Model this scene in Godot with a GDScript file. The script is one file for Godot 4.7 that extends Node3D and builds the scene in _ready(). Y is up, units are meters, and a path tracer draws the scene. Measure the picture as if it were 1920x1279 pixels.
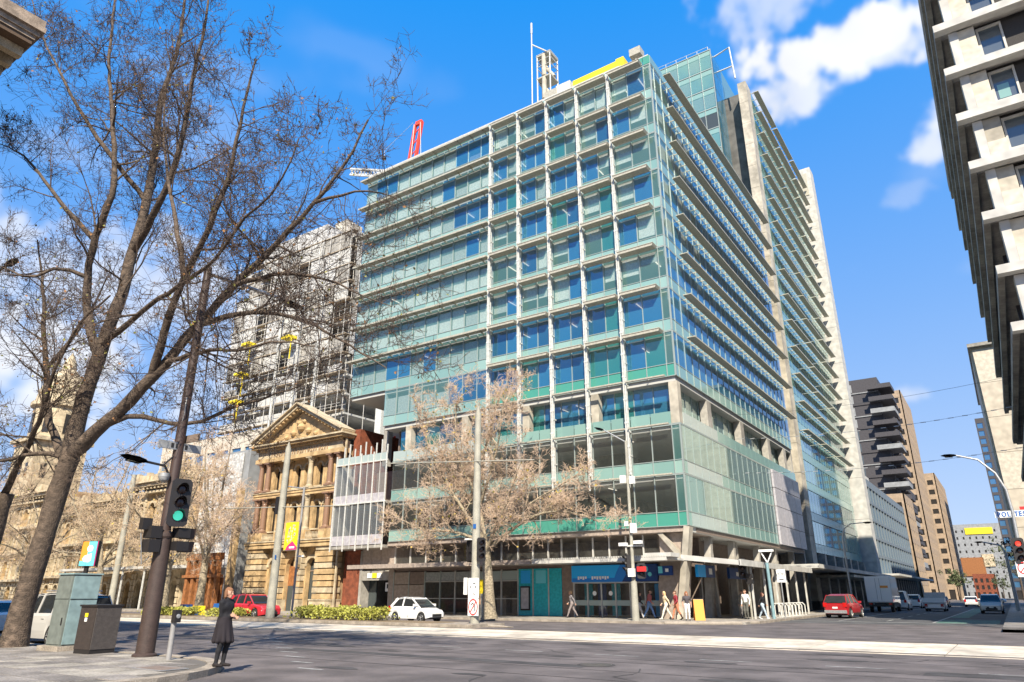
extends Node3D
# A city corner: green glass office block, sandstone bank, bare plane trees, traffic lights. Metres, y up.
# The avenue runs along x, the side street along -z.

var rng := RandomNumberGenerator.new()
var M := {}
var T := {}
var taken := {}
var UB: ArrayMesh
var UC: ArrayMesh
var quads := {}

class MB:
	var v := PackedVector3Array()
	var n := PackedVector3Array()
	var c := PackedColorArray()
	var uv := PackedVector2Array()
	var col := Color.WHITE
	var tinted := false
	var xf := Transform3D()
	func put(p: Vector3, nn: Vector3) -> void:
		v.append(xf * p)
		n.append((xf.basis * nn).normalized())
		if tinted:
			c.append(col)
	func tri(a: Vector3, b: Vector3, d: Vector3) -> void:
		var nn := (b - a).cross(d - a).normalized()
		put(a, nn)
		put(d, nn)
		put(b, nn)
	func quad(a: Vector3, b: Vector3, d: Vector3, e: Vector3) -> void:
		tri(a, b, d)
		tri(a, d, e)
	func box(ctr: Vector3, s: Vector3) -> void:
		obox(ctr, s, Basis())
	func span(a: Vector3, b: Vector3) -> void:
		obox((a + b) / 2.0, (b - a).abs(), Basis())
	func obox(ctr: Vector3, s: Vector3, bs: Basis) -> void:
		var h := s / 2.0
		var p := []
		for k in 8:
			p.append(ctr + bs * Vector3(h.x if k & 1 else -h.x, h.y if k & 2 else -h.y, h.z if k & 4 else -h.z))
		quad(p[4], p[5], p[7], p[6])
		quad(p[1], p[0], p[2], p[3])
		quad(p[5], p[1], p[3], p[7])
		quad(p[0], p[4], p[6], p[2])
		quad(p[6], p[7], p[3], p[2])
		quad(p[0], p[1], p[5], p[4])
	func bar(a: Vector3, b: Vector3, w: float, d: float) -> void:
		var y := b - a
		var l := y.length()
		if l < 1e-5:
			return
		y /= l
		var x := y.cross(Vector3(0, 0, 1) if absf(y.z) < 0.9 else Vector3(1, 0, 0)).normalized()
		obox((a + b) / 2.0, Vector3(w, l, d), Basis(x, y, x.cross(y)))
	func tube(pts: PackedVector3Array, rad: PackedFloat32Array, sides := 6, cap := true) -> void:
		var m := pts.size()
		var rings := []
		var side := Vector3.ZERO
		for i in m:
			var dir := (pts[mini(i + 1, m - 1)] - pts[maxi(i - 1, 0)]).normalized()
			if i == 0:
				side = dir.cross(Vector3(0.31, 0.2, 0.93)).normalized()
			else:
				side = (side - dir * side.dot(dir)).normalized()
			var up := dir.cross(side)
			var ring := []
			for k in sides:
				var a := TAU * k / sides
				ring.append(side * cos(a) + up * sin(a))
			rings.append(ring)
		for i in m - 1:
			for k in sides:
				var k2 := (k + 1) % sides
				var n0: Vector3 = rings[i][k]
				var n1: Vector3 = rings[i][k2]
				var n2: Vector3 = rings[i + 1][k2]
				var n3: Vector3 = rings[i + 1][k]
				var a := pts[i] + n0 * rad[i]
				var b := pts[i] + n1 * rad[i]
				var d := pts[i + 1] + n2 * rad[i + 1]
				var e := pts[i + 1] + n3 * rad[i + 1]
				put(a, n0)
				put(d, n2)
				put(b, n1)
				if rad[i + 1] > 0.0005:
					put(a, n0)
					put(e, n3)
					put(d, n2)
		if cap:
			for q in [0, m - 1]:
				if rad[q] > 0.004:
					for k in range(1, sides - 1):
						var f0: Vector3 = pts[q] + rings[q][0] * rad[q]
						var f1: Vector3 = pts[q] + rings[q][k] * rad[q]
						var f2: Vector3 = pts[q] + rings[q][k + 1] * rad[q]
						if q == 0:
							tri(f0, f2, f1)
						else:
							tri(f0, f1, f2)
	func rod(a: Vector3, b: Vector3, r: float, sides := 6) -> void:
		tube(PackedVector3Array([a, b]), PackedFloat32Array([r, r]), sides)
	func cone(a: Vector3, b: Vector3, r0: float, r1: float, sides := 8) -> void:
		tube(PackedVector3Array([a, b]), PackedFloat32Array([r0, r1]), sides)
	func prism(poly: PackedVector2Array, z0: float, z1: float) -> void:
		var ids := Geometry2D.triangulate_polygon(poly)
		for k in range(0, ids.size(), 3):
			var a := poly[ids[k]]
			var b := poly[ids[k + 1]]
			var d := poly[ids[k + 2]]
			if (b - a).cross(d - a) < 0.0:
				var s := b
				b = d
				d = s
			tri(Vector3(a.x, a.y, z1), Vector3(b.x, b.y, z1), Vector3(d.x, d.y, z1))
			tri(Vector3(a.x, a.y, z0), Vector3(d.x, d.y, z0), Vector3(b.x, b.y, z0))
		var ccw := not Geometry2D.is_polygon_clockwise(poly)
		for k in poly.size():
			var a := poly[k]
			var b := poly[(k + 1) % poly.size()]
			if not ccw:
				var s := a
				a = b
				b = s
			quad(Vector3(a.x, a.y, z1), Vector3(a.x, a.y, z0), Vector3(b.x, b.y, z0), Vector3(b.x, b.y, z1))
	func lathe(prof: PackedVector2Array, sides := 12, ctr := Vector3.ZERO) -> void:
		for i in prof.size() - 1:
			var p := prof[i]
			var q := prof[i + 1]
			var sl := Vector2(q.y - p.y, p.x - q.x).normalized()
			for k in sides:
				var a := TAU * k / sides
				var b := TAU * (k + 1) / sides
				var da := Vector3(cos(a), 0, sin(a))
				var db := Vector3(cos(b), 0, sin(b))
				var na := Vector3(da.x * sl.x, sl.y, da.z * sl.x)
				var nb := Vector3(db.x * sl.x, sl.y, db.z * sl.x)
				var p0 := ctr + da * p.x + Vector3(0, p.y, 0)
				var p1 := ctr + db * p.x + Vector3(0, p.y, 0)
				var q0 := ctr + da * q.x + Vector3(0, q.y, 0)
				var q1 := ctr + db * q.x + Vector3(0, q.y, 0)
				if p.x > 1e-4:
					put(p0, na)
					put(p1, nb)
					put(q0, na)
				if q.x > 1e-4:
					put(p1, nb)
					put(q1, nb)
					put(q0, na)
	func mesh() -> ArrayMesh:
		var a := []
		a.resize(Mesh.ARRAY_MAX)
		a[Mesh.ARRAY_VERTEX] = v
		a[Mesh.ARRAY_NORMAL] = n
		if tinted:
			a[Mesh.ARRAY_COLOR] = c
		var m := ArrayMesh.new()
		if v.size():
			m.add_surface_from_arrays(Mesh.PRIMITIVE_TRIANGLES, a)
		return m

func V(x: float, y: float, z: float) -> Vector3:
	return Vector3(x, y, z)

func numbered(called: String) -> String:
	if not taken.has(called):
		taken[called] = 0
		return called
	taken[called] += 1
	return "%s_%03d" % [called, taken[called]]

func tag(o: Node, label: String, category: String, group := "") -> void:
	o.set_meta("label", label)
	o.set_meta("category", category)
	if group:
		o.set_meta("group", group)

func thing(called: String, label: String, category: String, at := Vector3.ZERO, turn := 0.0, group := "") -> Node3D:
	var o := Node3D.new()
	o.name = numbered(called)
	add_child(o)
	o.position = at
	o.rotation.y = turn
	tag(o, label, category, group)
	return o

func obj(called: String, m: Mesh, mat: Material, parent: Node = null, stuff := false) -> MeshInstance3D:
	var o := MeshInstance3D.new()
	o.mesh = m
	o.material_override = mat
	if parent == null:
		o.name = numbered(called)
		add_child(o)
	else:
		o.name = called
		parent.add_child(o, true)
	if stuff:
		o.set_meta("kind", "stuff")
	return o

func struct(called: String, m: Mesh, mat: Material) -> MeshInstance3D:
	var o := obj(called, m, mat)
	o.set_meta("kind", "structure")
	return o

# one box part: centre, size
func bx(parent: Node, called: String, ctr: Vector3, s: Vector3, mat: Material, turn := 0.0) -> MeshInstance3D:
	var o := obj(called, UB, mat, parent)
	o.transform = Transform3D(Basis(Vector3.UP, turn).scaled_local(s), ctr)
	return o

func sp(parent: Node, called: String, a: Vector3, b: Vector3, mat: Material) -> MeshInstance3D:
	return bx(parent, called, (a + b) / 2.0, (b - a).abs(), mat)

# one upright sheet of glass facing +z (turn 0), w x h, centred
func pane(parent: Node, called: String, ctr: Vector3, w: float, h: float, mat: Material, turn := 0.0) -> MeshInstance3D:
	if not quads.has("q"):
		var b := MB.new()
		b.quad(V(-0.5, -0.5, 0), V(0.5, -0.5, 0), V(0.5, 0.5, 0), V(-0.5, 0.5, 0))
		quads["q"] = b.mesh()
	var o := obj(called, quads["q"], mat, parent)
	o.transform = Transform3D(Basis(Vector3.UP, turn).scaled_local(V(w, h, 1)), ctr)
	return o

func rodp(parent: Node, called: String, a: Vector3, b: Vector3, r: float, mat: Material, sides := 8) -> MeshInstance3D:
	var m := MB.new()
	m.rod(a, b, r, sides)
	return obj(called, m.mesh(), mat, parent)

func text(parent: Node, words: String, ctr: Vector3, h: float, mat: Material, turn := 0.0, depth := 0.02, font := "Droid Sans") -> MeshInstance3D:
	var t := TextMesh.new()
	var f := SystemFont.new()
	f.font_names = PackedStringArray([font])
	f.font_weight = 700
	t.font = f
	t.text = words
	t.font_size = 32
	t.pixel_size = h / 24.0
	t.depth = depth
	t.curve_step = 4.0
	var o := obj("lettering", t, mat, parent)
	o.transform = Transform3D(Basis(Vector3.UP, turn), ctr)
	return o

func lin(r: float, g: float, b: float, a := 1.0) -> Color:
	var c := Color(r, g, b, a).linear_to_srgb()
	c.a = a
	return c

func noise_tex(key: String, freq: float, lo: float, hi: float, kind := FastNoiseLite.TYPE_SIMPLEX, octaves := 4, size := 512, normal := false) -> void:
	var nz := FastNoiseLite.new()
	nz.seed = hash(key) % 1000
	nz.noise_type = kind
	nz.frequency = freq
	nz.fractal_octaves = octaves
	var t := NoiseTexture2D.new()
	t.width = size
	t.height = size
	t.seamless = true
	t.noise = nz
	if normal:
		t.as_normal_map = true
		t.bump_strength = 6.0
	else:
		var g := Gradient.new()
		g.set_color(0, Color(lo, lo, lo))
		g.set_color(1, Color(hi, hi, hi))
		t.color_ramp = g
	T[key] = t

func mat(key: String, c: Color, rough := 0.8, metal := 0.0, tex := "", scale := 1.0, tex2 := "", scale2 := 0.1, bump := "", bump_cm := 0.5) -> StandardMaterial3D:
	var m := StandardMaterial3D.new()
	m.resource_name = key
	m.albedo_color = c
	m.roughness = rough
	m.metallic = metal
	if tex:
		m.albedo_texture = T[tex]
	if tex or bump:
		m.uv1_triplanar = true
		m.uv1_world_triplanar = true
		m.uv1_scale = Vector3.ONE * scale
	if tex2:
		m.detail_enabled = true
		m.detail_blend_mode = BaseMaterial3D.BLEND_MODE_MUL
		m.detail_albedo = T[tex2]
		m.detail_uv_layer = BaseMaterial3D.DETAIL_UV_2
		m.uv2_triplanar = true
		m.uv2_world_triplanar = true
		m.uv2_scale = Vector3.ONE * scale2
	if bump:
		m.heightmap_enabled = true
		m.heightmap_texture = T[bump]
		m.heightmap_scale = bump_cm
	M[key] = m
	return m

func glass(key: String, c: Color, alpha: float, metal: float, rough := 0.02) -> StandardMaterial3D:
	var m := mat(key, c, rough, metal)
	m.transparency = BaseMaterial3D.TRANSPARENCY_ALPHA
	m.albedo_color.a = alpha
	return m

func lamp_mat(key: String, c: Color, energy: float) -> StandardMaterial3D:
	var m := mat(key, c, 0.4)
	m.emission_enabled = true
	m.emission = c
	m.emission_energy_multiplier = energy
	return m

func make_sky() -> PanoramaSkyMaterial:
	var w := 1536
	var h := 768
	var im := Image.create(w, h, false, Image.FORMAT_RGBF)
	var nz := FastNoiseLite.new()
	nz.seed = 7
	nz.noise_type = FastNoiseLite.TYPE_SIMPLEX_SMOOTH
	nz.frequency = 1.0
	nz.fractal_octaves = 6
	var nb := FastNoiseLite.new()
	nb.seed = 21
	nb.noise_type = FastNoiseLite.TYPE_SIMPLEX_SMOOTH
	nb.frequency = 1.0
	nb.fractal_octaves = 3
	# cumulus puffs: azimuth right of -z, elevation, half widths, strength
	var puffs := [[-4.2, 38.4, 5.2, 1.8, 1.1], [-1.2, 37.4, 3.4, 1.5, 0.75], [-7.4, 36.8, 2.6, 2.2, 0.75], [-8.6, 43.0, 4.0, 2.4, 0.55],
		[1.2, 30.2, 1.5, 1.3, 0.7], [3.4, 31.8, 2.0, 1.7, 0.75], [-0.8, 27.8, 1.4, 1.0, 0.3], [-3.6, 13.6, 1.2, 0.8, 0.5], [-7.4, 11.5, 1.8, 1.2, 0.5],
		[-66.0, 21.0, 12.0, 4.0, 0.6], [-76.0, 15.0, 12.0, 4.0, 0.8], [-52.0, 15.0, 9.0, 4.0, 0.6],
		[62.0, 34.0, 8.0, 3.0, 1.0], [96.0, 40.0, 7.0, 3.0, 0.9], [150.0, 33.0, 9.0, 3.4, 1.0], [196.0, 42.0, 7.0, 2.8, 0.9], [246.0, 30.0, 9.0, 3.4, 1.0], [120.0, 20.0, 10.0, 3.0, 0.8], [40.0, 18.0, 8.0, 3.0, 0.7]]
	for y in h:
		var el := 90.0 - 180.0 * (y + 0.5) / h
		var e := maxf(el, 0.0)
		var t := 1.0 - exp(-e / 21.0)
		var low := Color(0.50, 0.60, 0.74)
		var high := Color(0.015, 0.235, 0.69)
		var base := low.lerp(high, clampf(t * 1.12, 0.0, 1.0))
		if e > 50.0:
			base = base.lerp(Color(0.012, 0.18, 0.60), clampf((e - 50.0) / 40.0, 0, 1))
		for x in w:
			var c := base
			if el > -2.0:
				var az := 360.0 * (x + 0.5) / w
				var ar := deg_to_rad(az)
				var er := deg_to_rad(el)
				var d := Vector3(sin(ar) * cos(er), sin(er), -cos(ar) * cos(er))
				var amount := 0.0
				var wob := nz.get_noise_3dv(d * 15.0) * 0.8 + nz.get_noise_3dv(d * 47.0) * 0.28
				for p in puffs:
					var dx: float = wrapf(az - p[0], -180.0, 180.0) * cos(er)
					var ax: float = p[2]
					if absf(dx) > ax * 2.2:
						continue
					var dy: float = el - p[1]
					var ay: float = p[3]
					if dy < 0.0:
						ay *= 0.8
					var q := dx * dx / (ax * ax) + dy * dy / (ay * ay)
					if q > 5.0:
						continue
					amount = maxf(amount, float(p[4]) * smoothstep(0.05, 1.12, 1.10 - q * 0.5 + wob * (0.75 + 0.7 * minf(q, 1.6))))
				var veil := clampf(nb.get_noise_3dv(Vector3(d.x, d.y * 2.6, d.z) * 2.3) * 1.3 - 0.30 + nz.get_noise_3dv(d * 5.0) * 0.35, 0.0, 0.35)
				amount = clampf(maxf(amount, veil * clampf((60.0 - e) / 40.0, 0.0, 1.0)), 0.0, 1.0)
				amount = amount * amount * (3.0 - 2.0 * amount)
				if amount > 0.0:
					var shade := 0.92 + 0.10 * nb.get_noise_3dv(d * 9.0 + Vector3(3, 1, 2))
					c = c.lerp(Color(0.80 * shade, 0.81 * shade, 0.84 * shade), amount * 0.96)
			im.set_pixel(x, y, c)
	var m := PanoramaSkyMaterial.new()
	m.panorama = ImageTexture.create_from_image(im)
	return m

func unit_meshes() -> void:
	var b := MB.new()
	b.box(Vector3.ZERO, Vector3.ONE)
	UB = b.mesh()
	var c := MB.new()
	c.cone(V(0, -0.5, 0), V(0, 0.5, 0), 0.5, 0.5, 16)
	UC = c.mesh()

func make_materials() -> void:
	noise_tex("grain", 0.05, 0.72, 1.0, FastNoiseLite.TYPE_SIMPLEX, 5)
	noise_tex("patch", 0.012, 0.70, 1.0, FastNoiseLite.TYPE_SIMPLEX, 4)
	noise_tex("roadpatch", 0.011, 0.66, 1.0, FastNoiseLite.TYPE_SIMPLEX, 6)
	noise_tex("speck", 0.30, 0.62, 1.0, FastNoiseLite.TYPE_VALUE, 2)
	noise_tex("soft", 0.012, 0.86, 1.0, FastNoiseLite.TYPE_SIMPLEX, 2)
	noise_tex("pit", 0.09, 0.0, 1.0, FastNoiseLite.TYPE_SIMPLEX, 5)
	noise_tex("mottle", 0.035, 0.42, 1.0, FastNoiseLite.TYPE_CELLULAR, 3)
	noise_tex("wave", 0.006, 0.0, 1.0, FastNoiseLite.TYPE_SIMPLEX_SMOOTH, 1)
	# ground
	mat("asphalt", lin(0.285, 0.245, 0.24), 0.85, 0, "speck", 0.9, "roadpatch", 0.07, "pit", 0.6)
	mat("asphalt_blue", lin(0.17, 0.17, 0.18), 0.85, 0, "speck", 0.9, "patch", 0.05, "pit", 0.6)
	mat("asphalt_patch", lin(0.14, 0.13, 0.132), 0.88, 0, "speck", 1.1, "patch", 0.1, "pit", 0.6)
	mat("tram_concrete", lin(0.93, 0.82, 0.67), 0.85, 0, "soft", 0.35, "patch", 0.06, "pit", 0.3)
	mat("paving", lin(0.46, 0.42, 0.39), 0.75, 0, "grain", 0.4, "patch", 0.11, "pit", 0.25)
	mat("paving_dark", lin(0.38, 0.345, 0.32), 0.75, 0, "grain", 0.4, "patch", 0.11, "pit", 0.25)
	mat("paving_pale", lin(0.62, 0.57, 0.50), 0.75, 0, "grain", 0.4, "patch", 0.11, "pit", 0.25)
	mat("kerb", lin(0.58, 0.50, 0.41), 0.8, 0, "grain", 0.6, "patch", 0.2)
	mat("joint", lin(0.12, 0.11, 0.10), 0.9)
	mat("line_paint", lin(0.62, 0.62, 0.60), 0.7, 0, "grain", 1.4, "patch", 0.35)
	mat("green_paint", lin(0.16, 0.33, 0.27), 0.8, 0, "grain", 1.0, "patch", 0.3)
	mat("rail_steel", lin(0.16, 0.14, 0.13), 0.4, 0.6)
	mat("soil", lin(0.45, 0.33, 0.20), 0.95, 0, "grain", 1.0, "speck", 1.5)
	# office block
	mat("white_steel", lin(0.66, 0.66, 0.63), 0.45, 0, "soft", 0.5)
	mat("grey_mullion", lin(0.34, 0.39, 0.37), 0.45, 0.3)
	mat("shade_metal", lin(0.50, 0.47, 0.385), 0.5, 0.1, "soft", 0.6)
	mat("concrete_warm", lin(0.70, 0.64, 0.53), 0.8, 0, "soft", 0.2, "patch", 0.03)
	mat("concrete_grey", lin(0.52, 0.49, 0.44), 0.8, 0, "soft", 0.3, "patch", 0.04)
	mat("concrete_pale", lin(0.55, 0.54, 0.51), 0.8, 0, "soft", 0.12)
	mat("taupe_panel", lin(0.40, 0.33, 0.28), 0.6, 0, "soft", 0.4)
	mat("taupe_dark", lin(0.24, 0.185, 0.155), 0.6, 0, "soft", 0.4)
	mat("interior", lin(0.16, 0.155, 0.15), 0.9, 0, "patch", 0.08)
	mat("ceiling", lin(0.45, 0.45, 0.43), 0.9)
	mat("blind_or_cloud", lin(0.56, 0.60, 0.58), 0.8, 0, "soft", 0.6)
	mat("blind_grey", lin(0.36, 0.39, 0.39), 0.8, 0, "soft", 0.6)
	mat("spandrel", lin(0.25, 0.41, 0.38), 0.10, 0.2)
	mat("spandrel_b", lin(0.22, 0.37, 0.345), 0.10, 0.2)
	mat("spandrel_c", lin(0.29, 0.44, 0.40), 0.12, 0.18)
	mat("spandrel_green", lin(0.07, 0.29, 0.23), 0.12, 0.1)
	mat("spandrel_grey", lin(0.42, 0.50, 0.49), 0.12, 0.2)
	mat("lilac_panel", lin(0.52, 0.50, 0.54), 0.3, 0.1, "soft", 0.3)
	glass("glass_front", lin(0.20, 0.47, 0.45), 0.02, 0.28)
	glass("glass_dark", lin(0.13, 0.15, 0.14), 0.02, 0.22)
	glass("glass_blue", lin(0.07, 0.36, 0.62), 0.04, 0.55)  # this and the next two tints have reflected sky put into the colour
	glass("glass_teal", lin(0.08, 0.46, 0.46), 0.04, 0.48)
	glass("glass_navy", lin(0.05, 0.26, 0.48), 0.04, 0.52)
	glass("glass_smooth", lin(0.46, 0.66, 0.64), 0.15, 0.62, 0.03)
	glass("glass_tower", lin(0.22, 0.48, 0.46), 0.2, 0.45)
	glass("glass_shop", lin(0.25, 0.25, 0.23), 0.02, 0.18)
	glass("glass_bay", lin(0.30, 0.34, 0.38), 0.05, 0.5)
	glass("glass_clear", lin(0.7, 0.75, 0.75), 0.05, 0.1)
	mat("teal_film", lin(0.04, 0.52, 0.62), 0.2, 0.05, "soft", 0.5)
	mat("teal_light", lin(0.16, 0.62, 0.74), 0.2, 0.05)
	mat("bank_blue", lin(0.02, 0.42, 0.95), 0.35)
	mat("bank_navy", lin(0.010, 0.05, 0.20), 0.35)
	mat("bank_mid", lin(0.02, 0.20, 0.65), 0.35)
	mat("sign_white", lin(0.80, 0.80, 0.79), 0.5)
	mat("sign_black", lin(0.02, 0.02, 0.022), 0.5)
	mat("sign_red", lin(0.62, 0.03, 0.03), 0.5)
	mat("sign_yellow", lin(0.80, 0.60, 0.02), 0.5)
	mat("sign_blue", lin(0.02, 0.11, 0.36), 0.5)
	mat("sign_orange", lin(0.78, 0.30, 0.04), 0.5)
	mat("sign_pink", lin(0.52, 0.03, 0.18), 0.6)
	lamp_mat("office_lamp", lin(1.0, 0.92, 0.74), 0.5)
	# stone buildings
	mat("sandstone", lin(0.92, 0.64, 0.33), 0.85, 0, "grain", 0.5, "patch", 0.12, "pit", 0.8)
	mat("sandstone_pale", lin(0.94, 0.77, 0.52), 0.85, 0, "grain", 0.5, "patch", 0.12, "pit", 0.8)
	mat("sandstone_brown", lin(0.60, 0.40, 0.23), 0.85, 0, "grain", 0.5, "patch", 0.12, "pit", 0.8)
	mat("granite_col", lin(0.40, 0.24, 0.16), 0.35, 0, "speck", 0.8)
	mat("brick_red", lin(0.40, 0.11, 0.05), 0.85, 0, "grain", 1.2, "patch", 0.2, "pit", 0.8)
	mat("rust_timber", lin(0.56, 0.22, 0.07), 0.8, 0, "grain", 1.0, "patch", 0.3)
	mat("slate_glass", lin(0.07, 0.085, 0.09), 0.12, 0.2)
	mat("window_dark", lin(0.035, 0.032, 0.03), 0.15, 0.1)
	mat("window_blue", lin(0.10, 0.24, 0.42), 0.08, 0.55)
	mat("window_steel", lin(0.16, 0.19, 0.22), 0.08, 0.5)
	mat("white_wrap", lin(0.80, 0.79, 0.77), 0.8, 0, "soft", 0.15, "patch", 0.3, "wave", 6.0)
	mat("scaffold", lin(0.58, 0.56, 0.53), 0.5, 0.2)
	mat("scaffold_board", lin(0.56, 0.46, 0.34), 0.85, 0, "grain", 0.8)
	mat("yellow_paint", lin(0.80, 0.62, 0.02), 0.5)
	mat("red_paint", lin(0.78, 0.07, 0.03), 0.45)
	mat("charcoal_wall", lin(0.062, 0.058, 0.066), 0.7, 0, "soft", 0.3)
	mat("dark_brick", lin(0.095, 0.088, 0.088), 0.85, 0, "grain", 1.4, "speck", 1.0, "pit", 0.6)
	mat("tan_wall", lin(0.40, 0.30, 0.21), 0.85, 0, "soft", 0.1)
	mat("orange_wall", lin(0.55, 0.30, 0.10), 0.85, 0, "soft", 0.1, "grain", 0.3)
	mat("beige_wall", lin(0.56, 0.50, 0.42), 0.85, 0, "soft", 0.1)
	mat("cream_wall", lin(0.60, 0.55, 0.47), 0.8, 0, "soft", 0.2)
	mat("grey_wall", lin(0.30, 0.31, 0.32), 0.8, 0, "soft", 0.1)
	mat("slate_frame", lin(0.17, 0.20, 0.22), 0.4, 0.2)
	mat("timber_soffit", lin(0.15, 0.095, 0.06), 0.8, 0, "grain", 0.8)
	mat("cornice_stone", lin(0.60, 0.47, 0.36), 0.85, 0, "grain", 0.6, "patch", 0.3)
	# trees
	mat("bark_near", lin(0.30, 0.22, 0.165), 0.9, 0, "mottle", 0.33, "grain", 0.6, "pit", 2.5)
	mat("twig_near", lin(0.08, 0.055, 0.042), 0.9)
	mat("bark_pale", lin(0.74, 0.62, 0.44), 0.9, 0, "mottle", 0.5, "soft", 0.3, "pit", 1.0)
	mat("twig_pale", lin(0.56, 0.42, 0.31), 0.9)
	mat("twig_brown", lin(0.54, 0.41, 0.28), 0.9)
	mat("dry_leaf", lin(0.26, 0.13, 0.05), 0.9)
	mat("olive_leaf", lin(0.22, 0.21, 0.045), 0.8)
	mat("gold_leaf", lin(0.46, 0.33, 0.08), 0.8)
	mat("hedge_leaf", lin(0.34, 0.34, 0.06), 0.7)
	mat("hedge_stem", lin(0.10, 0.08, 0.04), 0.9)
	mat("far_leaf", lin(0.09, 0.11, 0.05), 0.9)
	# street furniture
	mat("brown_pole", lin(0.085, 0.055, 0.047), 0.6, 0, "soft", 0.6, "grain", 0.8)
	mat("pale_pole", lin(0.55, 0.53, 0.45), 0.7, 0, "grain", 0.6, "soft", 0.2)
	mat("grey_pole", lin(0.34, 0.33, 0.33), 0.55, 0.2, "soft", 0.5)
	mat("teal_pole", lin(0.22, 0.36, 0.40), 0.5, 0, "soft", 0.5)
	mat("galv", lin(0.46, 0.47, 0.48), 0.45, 0.5, "soft", 0.8)
	mat("signal_black", lin(0.018, 0.016, 0.017), 0.5)
	mat("signal_brown", lin(0.055, 0.035, 0.032), 0.5)
	mat("lens_dark", lin(0.03, 0.012, 0.01), 0.2)
	lamp_mat("green_lamp", lin(0.06, 0.55, 0.38), 0.45)
	lamp_mat("red_lamp", lin(0.95, 0.08, 0.05), 0.5)
	mat("cabinet_teal", lin(0.26, 0.37, 0.385), 0.6, 0, "soft", 0.5)
	mat("cabinet_grey", lin(0.17, 0.195, 0.18), 0.6, 0, "soft", 0.5)
	mat("bin_brown", lin(0.062, 0.048, 0.044), 0.6, 0, "soft", 0.8, "grain", 0.9)
	mat("bin_grey", lin(0.115, 0.10, 0.095), 0.6, 0, "soft", 0.8, "grain", 0.9)
	mat("lamp_glass", lin(0.55, 0.55, 0.50), 0.2)
	mat("wire", lin(0.05, 0.06, 0.07), 0.6)
	# vehicles
	for p in [["paint_white", lin(0.78, 0.78, 0.77)], ["paint_silver", lin(0.50, 0.49, 0.47)], ["paint_red", lin(0.48, 0.02, 0.035)], ["paint_maroon", lin(0.36, 0.012, 0.018)], ["paint_dark", lin(0.03, 0.032, 0.036)], ["paint_black", lin(0.02, 0.02, 0.02)]]:
		var m := mat(p[0], p[1], 0.35)
		m.clearcoat_enabled = true
		m.clearcoat = 0.8
		m.clearcoat_roughness = 0.05
	mat("car_glass", lin(0.025, 0.028, 0.03), 0.04, 0.1)
	mat("tyre", lin(0.018, 0.018, 0.018), 0.85)
	mat("rim", lin(0.55, 0.55, 0.55), 0.3, 0.7)
	mat("car_trim", lin(0.02, 0.02, 0.02), 0.6)
	mat("tail_red", lin(0.50, 0.01, 0.01), 0.15)
	mat("head_clear", lin(0.62, 0.64, 0.66), 0.1, 0.3)
	mat("plate", lin(0.72, 0.72, 0.68), 0.5)
	var sk := mat("person", Color.WHITE, 0.85)
	sk.vertex_color_use_as_albedo = true
	mat("hair_brown", lin(0.05, 0.028, 0.018), 0.6)

const ZF := -47.0
const XC := -17.4
const Y0 := 6.1
const FH := 3.56

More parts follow.
